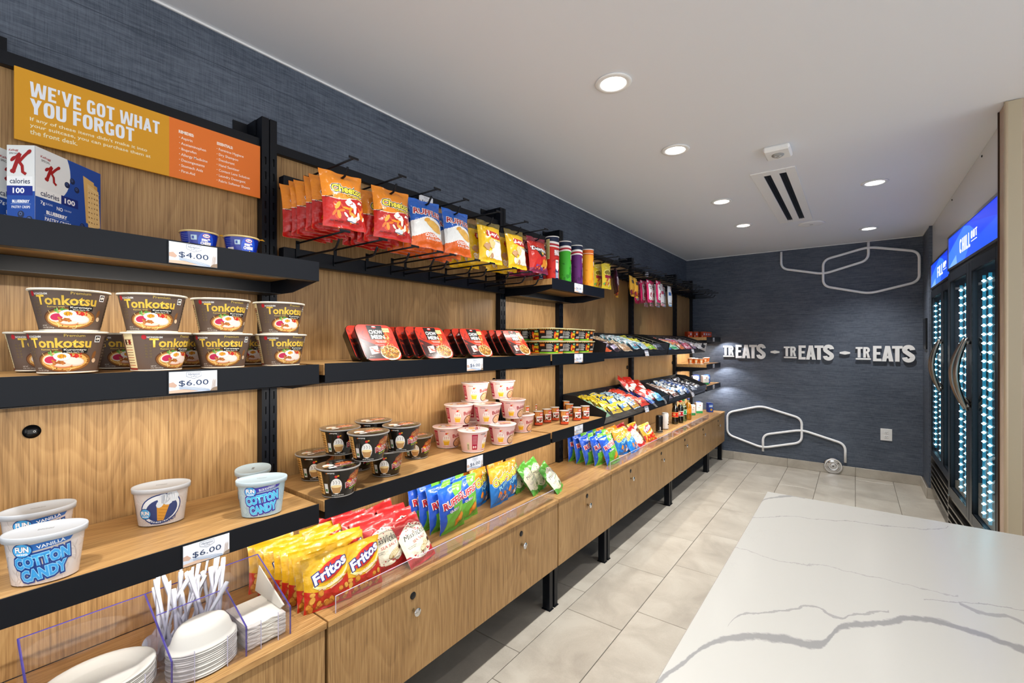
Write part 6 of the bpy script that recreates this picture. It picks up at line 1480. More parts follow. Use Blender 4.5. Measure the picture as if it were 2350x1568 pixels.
# hazelnut snack packs
def snack_pack():
    t = thing('hazelnut_snack_pack', 'x', 'snack pack'); w, h = .052, .080
    s = wall_surf(.0255, .0265, h-.005, .003, n=40, ex=.75, sq=3.); m = MB(); m.grid(s.P, '4a1c0e'); m.lathe([(.0, 0), (.025, 0), (.0262, .003)], 40, ex=.75, sq=3., c='c8401c')
    a = Art(); H = h-.005; q = .024
    a.rect(-q, 0, q, H, '7a3416'); a.rect(-q, H*.02, q, H*.15, 'd8481c'); a.rect(-q, H*.62, q, H*.95, 'c8641c')
    for k in range(8): a.line([(-q+.004+.0055*k, H*.55), (-q+.006+.0055*k, H*.96)], .0026, 'e2ac5c')
    a.rect(.004, H*.66, q, H*.90, 'd83a1c'); a.text('& GO', .015, H*.78, .015, H*.12, 'ffffff', (), .03)
    a.poly([(-.012, H*.16), (q, H*.16), (q, H*.64), (-.014, H*.64)], 'f1ece6'); a.text('nutella', .006, H*.49, .030, H*.17, 'b8201c', (), .05); a.text('n', -.0068, H*.475, .0055, H*.115, '1a1210', (), .055)
    a.ell(.009, H*.30, .009, H*.09, '4a2414', .6); a.ell(.008, H*.31, .005, H*.045, '8a4a26', .6); a.poly([(-.012, H*.16), (.004, H*.16), (-.008, H*.30)], '5a2a16')
    a.lay(m, s, 0); m.obj('pot', 'glossy', t)
    m = MB(); m.lathe([(.0265, h-.003), (.0285, h-.0025), (.0285, h-.0005), (.0, h)], 40, ex=.78, sq=3., c='d8d4ce'); m.obj('foil_lid', 'glossy', t)
    return t
P_['hz'] = snack_pack()
HZ = [(1238, 976, 'front left, standing forward'), (1258, 970, 'second of the left front row'), (1276, 965, 'third of the left front row'), (1298, 974, 'alone in the middle, nearest the shelf edge'), (1326.5, 965, 'front right pair, left one'), (1346, 961.5, 'front right pair, right one'),
      (1207, 962, 'far left, half hidden by the pink cups'), (1225, 957, 'back row, left'), (1242, 951.5, 'back row, second'), (1261, 947, 'back row, third'), (1282, 943, 'back row, fourth'), (1303, 947.5, 'back row, fifth'), (1309, 956, 'behind the lone front one')]
for k, (u, v, lb) in enumerate(HZ):
    x, y = G(u, v, .9175); put(P_, 'hz', (x-.012, y+.004, .9185), (0, 0, face(x, y)+.25), 'brown hazelnut snack pack, '+lb, 'hazelnut snack packs')
# ------------------------------------------------------------------ printed sign
sy0, sy1, sz0, sz1 = .153, .7165, 1.882, 2.057
m = MB(); m.box(-1.6115, sy0, sz0, -1.6055, sy1, sz1, 'd99a1e'); w_, h_ = sy1-sy0, sz1-sz0
surf = Surf([sy0, sy1], [sz0, sz1], lambda A, B: np.stack([A*0-1.6055, A, B], 2), False)
a = Art(); spl = .461; YE, OR = 'd99a1e', 'e8772a'
a.rect(sy0, sz0, spl, sz1, YE); a.rect(spl, sz0, sy1, sz1, OR); WH = 'e9edf4'
a.block("WE'VE GOT WHAT", (.179+.438)/2, 2.013, .259, .036, WH, .09); a.block('YOU FORGOT', (.179+.380)/2, 1.9715, .201, .037, WH, .09)
for s, x1, z in (('If any of these items didn\'t make it into', .409, 1.9385), ('your suitcase, you can purchase them at', .417, 1.9235), ('the front desk.', .264, 1.9085)):
    a.text(s, (.179+x1)/2, z, x1-.179, .0115, 'f2e6c0', (), .012)
a.text('REMEDIES:', .504, 2.0225, .039, .0095, 'fdeee0', (), .05); a.text('ESSENTIALS:', .609, 2.0225, .046, .0095, 'fdeee0', (), .05)
for x, items in ((.4845, ['Aspirin', 'Acetaminophen', 'Ibuprofen', 'Allergy Medicine', 'Decongestants', 'Stomach Aids', 'First-Aid']), (.5845, ['Feminine Hygiene', 'Dry Shampoo', 'Deodorant', 'Hand Sanitizer', 'Contact Lens Solution', 'Laundry Detergent', 'Fabric Softener Sheets'])):
    for k, s in enumerate(items):
        z = 2.0015-.0165*k; a.textl(s, x+.006, z, .0112, 'fdeee0', .01, .92); a.ell(x+.002, z+.004, .0011, .0011, 'fdeee0', n=8)
a.lay(m, surf, 0); o = m.obj('printed_sign', 'card'); tag(o, "yellow and orange sign reading WE'VE GOT WHAT YOU FORGOT", 'sign')

# ------------------------------------------------------------------ price tags
def tag_mesh(price, w, h, holder=True):
    m = MB()
    if holder: m.box(-.0025, -w/2-.002, -h/2-.002, 0, w/2+.002, h/2+.002, '14181e')
    m.box(0, -w/2, -h/2, .0012, w/2, h/2, 'e6e8ee')
    s = Surf([-w/2, w/2], [-h/2, h/2], lambda A, B: np.stack([A*0+.0012, A, B], 2), False); a = Art()
    a.poly([(-w/2, -h*.05), (-w*.42, 0), (-w*.33, -h*.2), (-w*.1, -h*.3), (w/2, -h/2), (-w/2, -h/2)], 'cfd6e2')
    a.poly([(-w/2, -h*.02), (-w*.42, h*.02), (-w*.34, -h*.14), (-w*.38, -h*.24), (-w/2, -h*.2)], 'c9a793'); a.poly([(-w/2, -h*.38), (-w*.2, -h*.34), (w*.1, -h*.46), (-w*.1, -h*.5), (-w/2, -h*.5)], 'd8b8a0')
    for k in range(3): a.line([(-w*.3, -h*(.20+.05*k)), (-w*.05, -h*(.27+.06*k)), (w*.22, -h*(.36+.05*k)), (w*.34, -h*(.43+.03*k))], h*.014, '6f93b8')
    for k in range(7): a.line([(w*(.36+.015*k), -h*.46), (w*(.39+.012*k), -h*.2), (w*(.40+.013*k), h*(.02+.04*(k % 3)))], h*.009, 'b89a7c')
    a.poly([(w*.34, -h*.5), (w*.40, -h*.36), (w*.5, -h*.30), (w*.5, -h*.5)], '8f7a66')
    b = [(-w*.155, h*.46), (w*.155, h*.46), (w*.155, h*.26), (0, h*.14), (-w*.155, h*.26), (-w*.155, h*.46)]; a.line(b, h*.013, '2a4668'); a.text('Hampton', 0, h*.345, w*.24, h*.14, '2a4668', (), -.005, 0, .22); a.text('BY HILTON', 0, h*.245, w*.12, h*.03, '2a4668')
    a.text(price, 0, -h*.07, w*.62, h*.30, '24395c', (), .0)
    a.lay(m, s, 0, step=.00008, base=.0001); return m.mesh('price_tag', [M['card']])
TM = {p: tag_mesh(p, .100, .050) for p in ('$4.00', '$6.00')}
CM = tag_mesh('$6.00', .085, .048, False)
def ptag(p, y, z, label, x=-DS+.0035, me=None, tilt=0.):
    o = obj_of('price_tag', me or TM[p], label, 'price tag', 'price tags'); o.location = (x, y, z); o.rotation_euler = (0, tilt, 0); return o
ptag('$4.00', .416, 1.6055, 'four dollar price tag under the blue macaroni cup')
ptag('$6.00', .416, 1.2995, 'six dollar price tag under the brown ramen bowls')
ptag('$6.00', .444, .8825, 'six dollar price tag under the cotton candy tubs')
ptag('$6.00', 1.436, 1.3015, 'six dollar price tag under the chow mein trays')
ptag('$6.00', 1.436, .8875, 'six dollar price tag under the noodle cups')
ptag('$6.00', 2.337, 1.7095, 'price tag on the dark blue shelf under the tall chip cans')
ptag('$6.00', 2.337, 1.3035, 'six dollar price tag under the black square bowls')
ptag('$4.00', 2.337, .8895, 'four dollar price tag under the hazelnut snack packs')
SM = tag_mesh('$6.00', .075, .045)
for z, n in ((1.429, 'under the orange medicine boxes'), (1.130, 'under the orange cups'), (.893, 'under the blue and white boxes')): ptag('', 5.50, z, 'small grey price tag on the end shelf '+n, me=SM)
for y, n in ((1.455, 'before the chip bag rail'), (3.05, 'above the yellow hanging sweets'), (4.28, 'above the pink hanging pouches')): ptag('', y, 2.052, 'white price card '+n, x=-1.598, me=CM)

# ------------------------------------------------------------------ sloping sweet bins
def packet_mesh(w, h, th, base, c2, c3, seed, kind=0):
    a = Art()
    if kind == 0: a.poly([(-w*.5, h*.25), (w*.5, h*.45), (w*.5, h*.8), (-w*.5, h*.65)], c2); a.ell(0, h*.5, w*.3, h*.2, c3, .2, 14); a.rect(-w*.2, h*.46, w*.18, h*.56, base)
    elif kind == 1: a.rect(-w*.5, h*.1, w*.5, h*.4, c2); a.blobs(-w*.4, h*.2, w*.4, h*.8, 9, w*.06, w*.12, [c3, c2], .7, seed)
    else: a.rect(-w*.3, h*.05, w*.3, h*.95, c2); a.ell(0, h*.55, w*.25, h*.22, c3, 0, 12); a.rect(-w*.25, h*.15, w*.25, h*.25, base)
    return bag_mesh('candy_packet', w, h, th, a, base, back='cfd2d6', seed=seed, nx=8, ny=7, seal=.07, wr=.004)
def bin_(y0, y1, zbt, zfb, zft, label, lanes, where):
    t = thing('candy_bin', label, 'bin', (0, 0, 0), 'sloping candy bins'); DF, DB = 1.288, 1.597
    fl = lambda D: zfb+.014+(zbt-.085-zfb-.014)*(D-DF)/(DB-DF)
    for yy in (y0, y1-.003):
        q = MB(); q.prism([(zfb, -DF-.012), (zfb+.02, -DF), (zft, -DF+.016), (zbt, -1.50), (zbt+.004, -DB), (fl(DB)-.02, -DB)][::-1], 1, yy, yy+.003); q.obj('side_panel', 'blackm', t)
    q = MB(); q.add([(-DF-.004, y0+.003, fl(DF)), (-DF-.004, y1-.003, fl(DF)), (-DB, y1-.003, fl(DB)), (-DB, y0+.003, fl(DB))], [(0, 1, 2, 3)]); q.add([(-DF-.004, y0+.003, fl(DF)-.004), (-DF-.004, y1-.003, fl(DF)-.004), (-DB, y1-.003, fl(DB)-.004), (-DB, y0+.003, fl(DB)-.004)], [(0, 3, 2, 1)])
    q.box(-DB-.002, y0+.003, fl(DB)-.02, -DB, y1-.003, zbt+.004); q.obj('tray', 'blackm', t)
    q = MB(); q.box(-DF-.008, y0+.003, zfb, -DF-.004, y1-.003, zfb+.030); q.obj('front_lip', 'black', t)
    q = MB(); q.prism([(zfb+.012, -DF-.003), (zfb+.012, -DF-.001), (zft, -DF+.018), (zft, -DF+.016)][::-1], 1, y0+.004, y1-.004); q.obj('front_window', 'acrylic', t)
    q = MB(); q.box(-DF+.0155, y0+.004, zft, -DF+.0185, y1-.004, zft+.0018); q.obj('window_edge', 'steel', t)
    q = MB(); q.box(-DF-.030, y0+.03, zfb-.004, -DF-.012, y1-.03, zfb+.006, b=.001); q.obj('led_bar', 'steel', t)
    L = bpy.data.lights.new('shelf_led', 'AREA'); L.shape = 'RECTANGLE'; L.size = .012; L.size_y = (y1-y0)-.08
    L.energy = POWER_SHELF*(y1-y0)*.32; L.color = (1, .93, .83); L.spread = math.radians(150)
    o = bpy.data.objects.new('shelf_led', L); C.objects.link(o); o.parent = t; o.location = (-DF-.024, (y0+y1)/2, zfb-.006); o.rotation_euler = (0, math.radians(22), 0); o['kind'] = 'structure'
    n = len(lanes); lw = (y1-y0-.01)/n
    for k in range(1, n):
        yy = y0+.005+lw*k; q = MB(); q.tube([(-DF+.014, yy, zft-.002), (-1.49, yy, zbt-.012), (-DB+.002, yy, zbt-.004)], .0013, 5)
        for D in (1.35, 1.44, 1.53): q.tube([(-D, yy, fl(D)), (-D, yy, zft+(zbt-zft)*min(1, (D-1.275)/.22)-.006)], .0011, 5)
        q.obj('wire_divider', 'steel', t)
    ptag('', y0+(y1-y0)*.60, zfb+.022, 'grey price tag clipped to the '+where, x=-DF+.004, me=SM, tilt=-.25)
    sl = math.atan2(fl(DB)-fl(DF), DB-DF)
    for k, (nm, base, c2, c3, kind, cnt, lift) in enumerate(lanes):
        if not cnt: continue
        w, h = lw*.80, .082
        me = packet_mesh(w, h, .024, base, c2, c3, k+int(zbt*10), kind)
        cnt = cnt+1
        for j in range(cnt):
            D = DF+.030+(DB-DF-.055)*j/(cnt-1)
            o = obj_of('candy_packet', me, '%s, %s in its lane of the %s' % (nm, 'front' if j == 0 else ORD[j]+' back', where), 'packet', '%ss of the %s' % (nm, where))
            o.location = (-D+.008, y0+.005+lw*(k+.5)+jit(.006), fl(D)+.022+lift); o.rotation_euler = (jit(.12), math.radians(-52+jit(10)), jit(.14))
UA = 'upper bin of the yellow sweets bay'; UB = 'upper bin of the pink pouch bay'; LA = 'lower bin of the yellow sweets bay'; LB = 'lower bin of the pink pouch bay'
bin_(2.700, 3.930, 1.466, 1.290, 1.388, 'black sloping bin of orange, silver and yellow candy packets', [
    ('orange candy packet', 'e8651c', 'd8521a', 'f0a040', 2, 7, 0.), ('dark and lilac candy packet', '3a2630', 'b8a8c4', 'e0dce8', 0, 7, 0.), ('tan and white candy packet', 'e0c8a4', 'c49a6c', 'f4efe6', 1, 7, .0),
    ('white and teal gum packet', 'e6f0f2', '5fb4c4', 'c83a4a', 1, 7, .012), ('pale blue candy packet', 'cfe8ee', '3f94b8', 'f0f4f4', 0, 7, .012), ('yellow and green candy packet', 'e6dc3a', '7abf3a', 'f4ee9a', 1, 7, .008), ('dark wrapped candy packet', '20242c', '3a4452', '5a6472', 0, 2, 0.)], UA)
bin_(3.955, 5.185, 1.466, 1.290, 1.388, 'black sloping bin of blue, pink and clear candy packets', [
    ('bright blue candy packet', '1f86d0', '6fc4ee', 'e8f4fa', 1, 7, 0.), ('green and white candy packet', 'b8e0c8', '3fa468', 'f0f4ee', 1, 7, 0.), ('orange and white candy packet', 'e8884a', 'f4e0d0', 'd8502a', 0, 7, 0.),
    ('red and pink candy packet', 'd84a6c', 'f4c8d0', 'b8203c', 1, 7, 0.), ('lilac candy packet', 'c4a8cc', 'ece4f0', 'e0b44a', 0, 7, 0.), ('silver wrapped candy packet', 'b4b8bc', 'e4e6e8', '8a9096', 1, 6, 0.)], UB)
bin_(2.700, 3.930, 1.036, .857, .944, 'black sloping bin of yellow, red and blue candy packets', [
    ('green and white candy packet', '7cae8a', 'e8f0e4', '3f7a4e', 0, 7, 0.), ('yellow candy packet', 'ecd02a', 'd8b818', '3a3a9a', 1, 8, .006), ('yellow and blue candy packet', 'e6cc3a', '3f7ac4', 'f4f0d0', 0, 8, .006),
    ('pale blue and gold candy packet', 'b4d4e4', 'd8a83a', '3f6aa4', 1, 7, 0.), ('red candy packet', 'e0402c', 'f08a6a', 'b82018', 0, 8, .0), ('dark blue chocolate packet', '2a3fb4', '3f9ad8', '7ac8ec', 2, 8, 0.), ('pale blue chocolate packet', '5cb4dc', '8fd0ec', '2f6ab8', 0, 8, .004)], LA)
bin_(3.955, 5.185, 1.036, .857, .944, 'black sloping bin of red, white and navy candy packets', [
    ('grey and plum candy packet', '8a8494', '5c3a50', 'd8d4dc', 0, 7, 0.), ('white and brown candy packet', 'e4dcd4', '8a5a4a', 'f4f0ec', 1, 7, 0.), ('white and sky blue candy packet', 'dce8f0', '3f7ab4', 'f4f6f8', 0, 7, 0.),
    ('deep blue and white candy packet', '1f4a8c', 'dce8f4', '3f7ac4', 0, 7, 0.), ('navy cookie packet', '16233c', 'd4dce8', '2a4a7c', 1, 7, 0.), ('black and silver cookie packet', '171a22', 'c4ccd8', '3a4454', 0, 7, 0.)], LB)
me = packet_mesh(.13, .15, .045, 'c8281e', 'f0ece6', 'd8402c', 5, 1)
for k, (x, y, z, ry) in enumerate(((-1.50, 3.62, .995, -38), (-1.49, 3.74, .985, -42), (-1.46, 3.84, .965, -50), (-1.47, 3.68, .970, -52), (-1.41, 3.78, .945, -56), (-1.36, 3.70, .925, -60), (-1.335, 3.82, .915, -60))):
    o = obj_of('candy_bag', me, 'large red and white candy bag, %s of the heap on the lower left bin' % (ORD[k]+' from the back'), 'bag', 'large red and white candy bags'); o.location = (x, y, z); o.rotation_euler = (jit(.3), math.radians(ry), jit(.4))

# ------------------------------------------------------------------ hanging sweets
def pouch_mesh(w, h, th, base, fn, seed=1):
    a = Art(); fn(a, w, h); return bag_mesh('hanging_pouch', w, h, th, a, base, back=base, seed=seed, nx=8, ny=12, seal=.05, wr=.003)
def f_gummy(a, w, h): a.ell(0, h*.62, w*.40, h*.13, 'f6e870', .1, 16); a.ell(0, h*.62, w*.34, h*.09, '8a7a20', .1, 16); a.rect(-w*.3, h*.40, w*.34, h*.52, '9a1f3a'); a.blobs(-w*.4, h*.12, w*.4, h*.38, 14, w*.07, w*.12, ['e0882a', '7ab04a', 'c84a3a', 'f0d8a0'], .6, 4)
def f_choc(a, w, h): a.rect(-w/2, h*.3, w/2, h*.6, 'd8c8d0'); a.ell(0, h*.45, w*.35, h*.1, '8a1f4a'); a.rect(-w/2, 0, w/2, h*.12, 'd8385a')
def f_gold(a, w, h): a.blobs(-w*.4, h*.1, w*.4, h*.5, 9, w*.1, w*.2, ['c83a1c', 'e07a20', '7a1f14'], .8, 4); a.rect(-w*.3, h*.62, w*.3, h*.78, '3a2410')
def f_pink(a, w, h):
    a.poly([(-w*.30, h*.14), (0, h*.09), (w*.30, h*.14), (w*.34, h*.5), (w*.30, h*.78), (0, h*.86), (-w*.30, h*.78), (-w*.34, h*.5)], 'f4eff0')
    a.text('WILEY', 0, h*.70, w*.44, h*.055, '2a2026', (), .06); a.text('WALLABY', 0, h*.62, w*.50, h*.055, '2a2026', (), .06); a.ell(0, h*.34, w*.13, h*.11, '9a2438', .3, 12); a.ell(w*.06, h*.40, w*.08, h*.06, 'b83048', .3, 10); a.rect(-w*.2, h*.16, w*.2, h*.18, '8a8084')
    a.rect(-w*.38, h*.88, -w*.2, h*.97, 'e4dce8')
def f_white(a, w, h): a.rect(-w/2, 0, w/2, h*.10, 'd89aa4'); a.rect(-w*.42, h*.52, w*.05, h*.66, 'c8506c'); a.blobs(w*.1, h*.3, w*.48, h*.95, 9, w*.07, w*.13, ['b83a44', 'd87a80', '8a2430'], .6, 3); a.rect(-w*.4, h*.12, w*.4, h*.145, '2a2024')
def f_blue(a, w, h): a.rect(-w/2, 0, w/2, h*.08, '8fb4e0'); a.rect(-w*.42, h*.52, w*.0, h*.68, '2f6ab4'); a.blobs(w*.08, h*.3, w*.48, h*.95, 9, w*.07, w*.13, ['8a3a38', 'c88a80', '5a2420'], .6, 3); a.rect(-w*.4, h*.14, w*.4, h*.165, '2a2024')
def f_teal(a, w, h): a.blobs(-w*.4, h*.1, w*.4, h*.6, 12, w*.08, w*.14, ['3f8a8a', 'c83a4a', 'e0c83a'], .6, 4); a.rect(-w*.4, h*.65, w*.4, h*.85, '1a3a5a')
PM = {'gummy': pouch_mesh(.115, .175, .03, 'e8cc2a', f_gummy), 'choc': pouch_mesh(.10, .17, .03, '4a1838', f_choc, 2), 'gold': pouch_mesh(.105, .155, .035, 'e0a82a', f_gold, 3),
      'pink': pouch_mesh(.125, .185, .030, 'cf2a64', f_pink, 4), 'white': pouch_mesh(.115, .195, .028, 'f0eeee', f_white, 5), 'blue': pouch_mesh(.125, .185, .028, 'eef2f6', f_blue, 6), 'teal': pouch_mesh(.11, .17, .03, '1f6a78', f_teal, 7)}
def pouch(key, x, y, label, group, yaw=0., zt=1.932, lean=3):
    h = {'gummy': .175, 'choc': .17, 'gold': .155, 'pink': .185, 'white': .195, 'blue': .185, 'teal': .17}[key]
    o = obj_of('hanging_pouch', PM[key], label, 'pouch', group); o.location = (x, y, zt-h); o.rotation_euler = (0, -math.radians(lean), yaw)
for k in range(3): pouch('gummy', -1.335-.055*k, 2.838-.022*k, 'yellow gummy pouch beside the orange chip can, '+(ORD[k]+' from the front' if k else 'foremost'), 'yellow gummy pouches', -.1)
for k in range(3): pouch('teal', -1.47-.045*k, 2.93, 'teal pouch hanging behind the yellow gummy pouches, '+ORD[k], 'teal pouches', 0, 1.905)
for k, y in enumerate((3.07, 3.146, 3.19)): pouch('choc', -1.37-.03*k, y, 'dark purple pouch seen edge on, '+ORD[k]+' from the chip cans', 'dark purple pouches', math.radians(34))
for k, y in enumerate((3.30, 3.43)): pouch('gold', -1.345-.02*k, y, 'golden pouch seen edge on, '+ORD[k], 'golden pouches', math.radians(8), 1.90)
pouch('gold', -1.47, 3.30, 'golden pouch hanging far back by the bar', 'golden pouches', math.radians(10), 1.90)
for k in range(5): pouch('pink', -1.335-.048*k, 3.86-.028*(k % 2)-(.10 if k in (2,) else 0)*0, 'pink liquorice pouch, '+('foremost' if k == 0 else ORD[k]+' from the front'), 'pink pouches', .05, 1.922)
for k in range(3): pouch('pink', -1.36-.05*k, 3.71-.01*k, 'pink liquorice pouch of the left peg, '+ORD[k]+' from the front', 'pink pouches', .05, 1.915)
for k in range(4): pouch('white', -1.36-.05*k, 4.03, 'white and pink pouch, '+ORD[k]+' from the front', 'white and pink pouches', .1, 1.915)
for k in range(3): pouch('blue', -1.345-.06*k, 4.19+.01*k, 'white and blue pouch, '+ORD[k]+' from the front', 'white and blue pouches', .05, 1.910)

# ------------------------------------------------------------------ drinks, cartons and cups at the far end
def tall_can(base, art_fn, label, x, y):
    t = thing('drink_can', label, 'can', (x, y, ZWT+.0005), 'tall drink cans'); r, h = .032, .155
    s = wall_surf(r, r, h-.022, .010, n=36); m = MB(); m.grid(s.P, base); a = Art(); art_fn(a, h-.022); a.lay(m, s, 0)
    m.lathe([(0, .004), (r*.7, .002), (r*.78, 0), (r*.85, .002), (r, .010)], 36, c='9a9a9a'); m.lathe([(r, h-.012), (r*.86, h-.002), (r*.86, h), (r*.8, h), (r*.78, h-.004), (0, h-.004)], 36, c=base if base != 'e8e8e8' else 'b0b0b0', cap=False)
    m.obj('can_body', 'glossy', t); q = MB(); q.box(-.006, -.012, h-.004, .006, .008, h-.002, 'a8a8a8', b=.001); q.obj('pull_tab', 'glossy', t, None, (0, 0, .6))
def f_blackcan(a, H): a.rect(-.05, H*.08, .05, H*.10, 'c8c8c4'); a.rect(-.036, H*.12, -.026, H*.35, 'd0d0cc'); a.blobs(-.02, H*.3, .02, H*.8, 10, .002, .005, ['3a3a38', '5a5a58'], .5, 2); a.rect(.008, H*.12, .020, H*.14, 'c8c8c4')
def f_whitecan(a, H): a.arc(.008, H*.72, .010, H*.11, .7, 5.5, .004, '1a1a1a', n=14); a.ell(.0, H*.46, .007, H*.05, '8a6a4a'); a.rect(-.012, H*.22, .014, H*.34, '1a1a1a'); a.ell(-.006, H*.12, .003, H*.03, '2a2a2a'); a.ell(.006, H*.12, .003, H*.03, '2a2a2a')
x, y = G(1513, 993, ZWT); tall_can('17181a', f_blackcan, 'tall black drink can on the worktop beyond the chip bags', x, y)
x, y = G(1523, 988, ZWT); tall_can('e8e8e8', f_whitecan, 'tall white drink can just behind the black can', x-.01, y+.07)
def bottle(x, y, liq, cap, lab, lab2, label, text=None, clear=False):
    t = thing('soda_bottle', label, 'bottle', (x, y, ZWT+.0005), 'soda bottles')
    pr = [(.018, .002), (.028, 0), (.0325, .010), (.033, .03), (.0295, .055), (.0315, .070), (.0315, .120), (.0325, .132), (.028, .158), (.018, .180), (.0125, .192), (.0125, .205), (.0145, .206), (.0145, .209), (.0125, .210)]
    q = MB(); q.lathe(pr, 32); q.obj('bottle_shell', 'bottle_clear', t)
    top = 10 if not clear else 9; q = MB(); q.lathe([(r*.95, z+.001) for r, z in pr[:top]]+[(0, pr[top-1][1]+.0015)], 32); q.obj('drink', liq, t)
    s = wall_surf(.0322, .0322, .052, .069, n=32); m = MB(); m.grid(s.P, lab); a = Art()
    a.rect(-.1, .046, .1, .052, lab2); a.rect(-.1, 0, .1, .005, lab2)
    for s0 in (-.05, 0, .05):
        a.ell(s0, .028, .014, .013, lab2, 0, 16)
        if text: a.text(text, s0, .028, .024, .010, 'f4f0ec', (), .03)
    a.lay(m, s, 0); m.obj('label_band', 'glossy', t); m = MB(); m.lathe([(.0135, .211), (.0148, .210), (.0148, .222), (.0135, .2245), (0, .2245)], 24, c=cap); m.obj('cap', 'card', t)
bottle(-1.441, 4.64, 'liquid_dark', '2a2424', 'd0281e', 'e8a05a', 'cola bottle with red label and dark cap, nearest of the four')
bottle(-1.422, 4.745, 'liquid_dark', 'c82820', 'a81f2c', 'e8dcd8', 'cherry cola bottle with red cap behind the first')
bottle(-1.425, 4.87, 'bottle_clear', '3f9a5c', '2f9a5a', 'd8ece0', 'clear soda bottle with green label and cap', None, True)
bottle(-1.410, 4.985, 'liquid_orange', '2a4aa8', 'e8861c', 'f0a83a', 'orange soda bottle with blue cap, farthest of the four')
def bx(w, d, h, base, label, loc, yaw, fn=None, side=None, group='far medicine cartons', top=None):
    a = Art()
    if fn: fn(a, w, h)
    o = carton('carton', w, d, h, base, a, None, side, top=top); tag(o, label, 'box', group); o.location = loc; o.rotation_euler = (0, 0, yaw)
def f_green(a, w, h): a.rect(-w/2, 0, w/2, h*.22, '2f9a5c'); a.rect(-w*.3, h*.5, w*.1, h*.6, 'b8c8c0'); a.ell(w*.1, h*.75, w*.1, h*.05, 'c8404c')
def f_bluebox(a, w, h): a.rect(-w*.4, h*.55, w*.4, h*.85, '8fb8e8'); a.rect(-w*.3, h*.62, w*.3, h*.72, 'f4f8fc'); a.ell(w*.1, h*.28, w*.22, h*.14, 'e8b83a')
def f_orangebox(a, w, h): a.rect(-w*.42, h*.1, -w*.2, h*.9, '8a2a14'); a.ell(w*.15, h*.55, w*.2, h*.3, '3a5a9a', 0, 12); a.ell(w*.15, h*.55, w*.12, h*.18, 'e8d8c0', 0, 12); a.ell(-w*.3, h*.2, w*.08, h*.1, 'f4e8d8')
Y6 = math.radians(-52)
bx(.045, .06, .115, 'eceae6', 'white carton with green foot, nearest on the far worktop', (-1.445, 5.31, ZWT+.0005), Y6, f_green)
bx(.075, .05, .12, 'eceae6', 'larger white and green carton on the far worktop', (-1.430, 5.50, ZWT+.0005), Y6, f_green)
bx(.05, .05, .12, '2a4a9a', 'blue carton behind the larger white one', (-1.46, 5.59, ZWT+.0005), Y6, f_bluebox)
bx(.055, .06, .105, '2345a4', 'dark blue carton farthest along the worktop', (-1.345, 5.66, ZWT+.0005), Y6, f_bluebox)
bx(.06, .055, .100, 'f0f0ee', 'white carton with blue end, left on the third end shelf', (-1.42, 5.30, .9205), Y6, f_green, '2a5ab4')
bx(.06, .05, .100, '2040b0', 'blue carton, second on the third end shelf', (-1.45, 5.46, .9205), Y6, f_bluebox)
bx(.065, .05, .100, 'eef0f0', 'white carton in front on the third end shelf', (-1.34, 5.42, .9205), Y6, f_green)
bx(.055, .05, .100, '2a5ab4', 'blue carton at the right of the third end shelf', (-1.36, 5.58, .9205), Y6, f_bluebox)
for k, (x, y) in enumerate(((-1.47, 5.27), (-1.43, 5.36), (-1.45, 5.46), (-1.36, 5.40), (-1.36, 5.50), (-1.36, 5.60), (-1.37, 5.70))):
    bx(.055, .07, .062, 'd8541a', 'orange medicine box, %s from the left on the top end shelf' % ORD[k], (x, y, 1.4565), Y6+.12, f_orangebox, 'b8421a', 'orange medicine boxes')
a = Art(); a.rect(-.013, .006, .013, .045, 'f4c080'); a.ell(0, .026, .008, .014, 'f8e8d0', 0, 12); a.rect(-.06, .0, .06, .006, 'f4e8dc')
P_['ocup'] = tub_cup('orange_cup', .022, .030, .060, a, 'e8701c', 'f4ece0', None, 'f4f0e8', 'card', n=24)
for k, (u, v) in enumerate(((1568, 835), (1577, 833.5), (1588, 831), (1595, 835), (1607, 838), (1619, 834.5), (1629, 832.5))):
    D = (1.40, 1.46, 1.53, 1.44, 1.345, 1.40, 1.42)[k]; x, y = by_u(u, D); y = min(max(y, 5.25), 5.79); put(P_, 'ocup', (-D, y, 1.1575), (0, 0, face(x, y)), 'small orange cup, %s from the left on the second end shelf' % ORD[k], 'small orange cups')

# ------------------------------------------------------------------ organiser, plates, bowls, cutlery, napkins
oy0, oy1, oyA, oyB = .143, .646, .3675, .529; oD0, oD1 = 1.262, 1.462; zb = ZWT+.0008; ztb, ztf = .745, .655; tk = .0035
t = thing('acrylic_organiser', 'clear acrylic organiser with purple edges holding plates, cutlery and napkins', 'organiser', (0, 0, 0))
q = MB(); q.box(-oD1, oy0, zb, -oD0, oy1, zb+tk); q.obj('base', 'acrylic', t)
q = MB(); q.box(-oD1, oy0, zb+tk, -oD1+tk, oy1, ztb); q.obj('back_panel', 'acrylic', t)
q = MB(); q.box(-oD1, oy0, ztb, -oD1+tk, oy1, ztb+.0012); q.obj('panel_edge', 'acrylic_edge', t)
def divider(y):
    q = MB(); q.prism([(zb+tk, -oD1+tk), (zb+tk, -oD0), (ztf, -oD0), (ztb, -oD1+tk)][::-1], 1, y-tk/2, y+tk/2); d = q.obj('divider', 'acrylic', t)
    q = MB(); q.tube([(-oD0, y, zb), (-oD0, y, ztf), (-oD1+tk, y, ztb)], .0021, 4, smooth=False); q.obj('polished_edge', 'acrylic_edge', d)
for y in (oy0+tk/2, oyA, oyB, oy1-tk/2): divider(y)
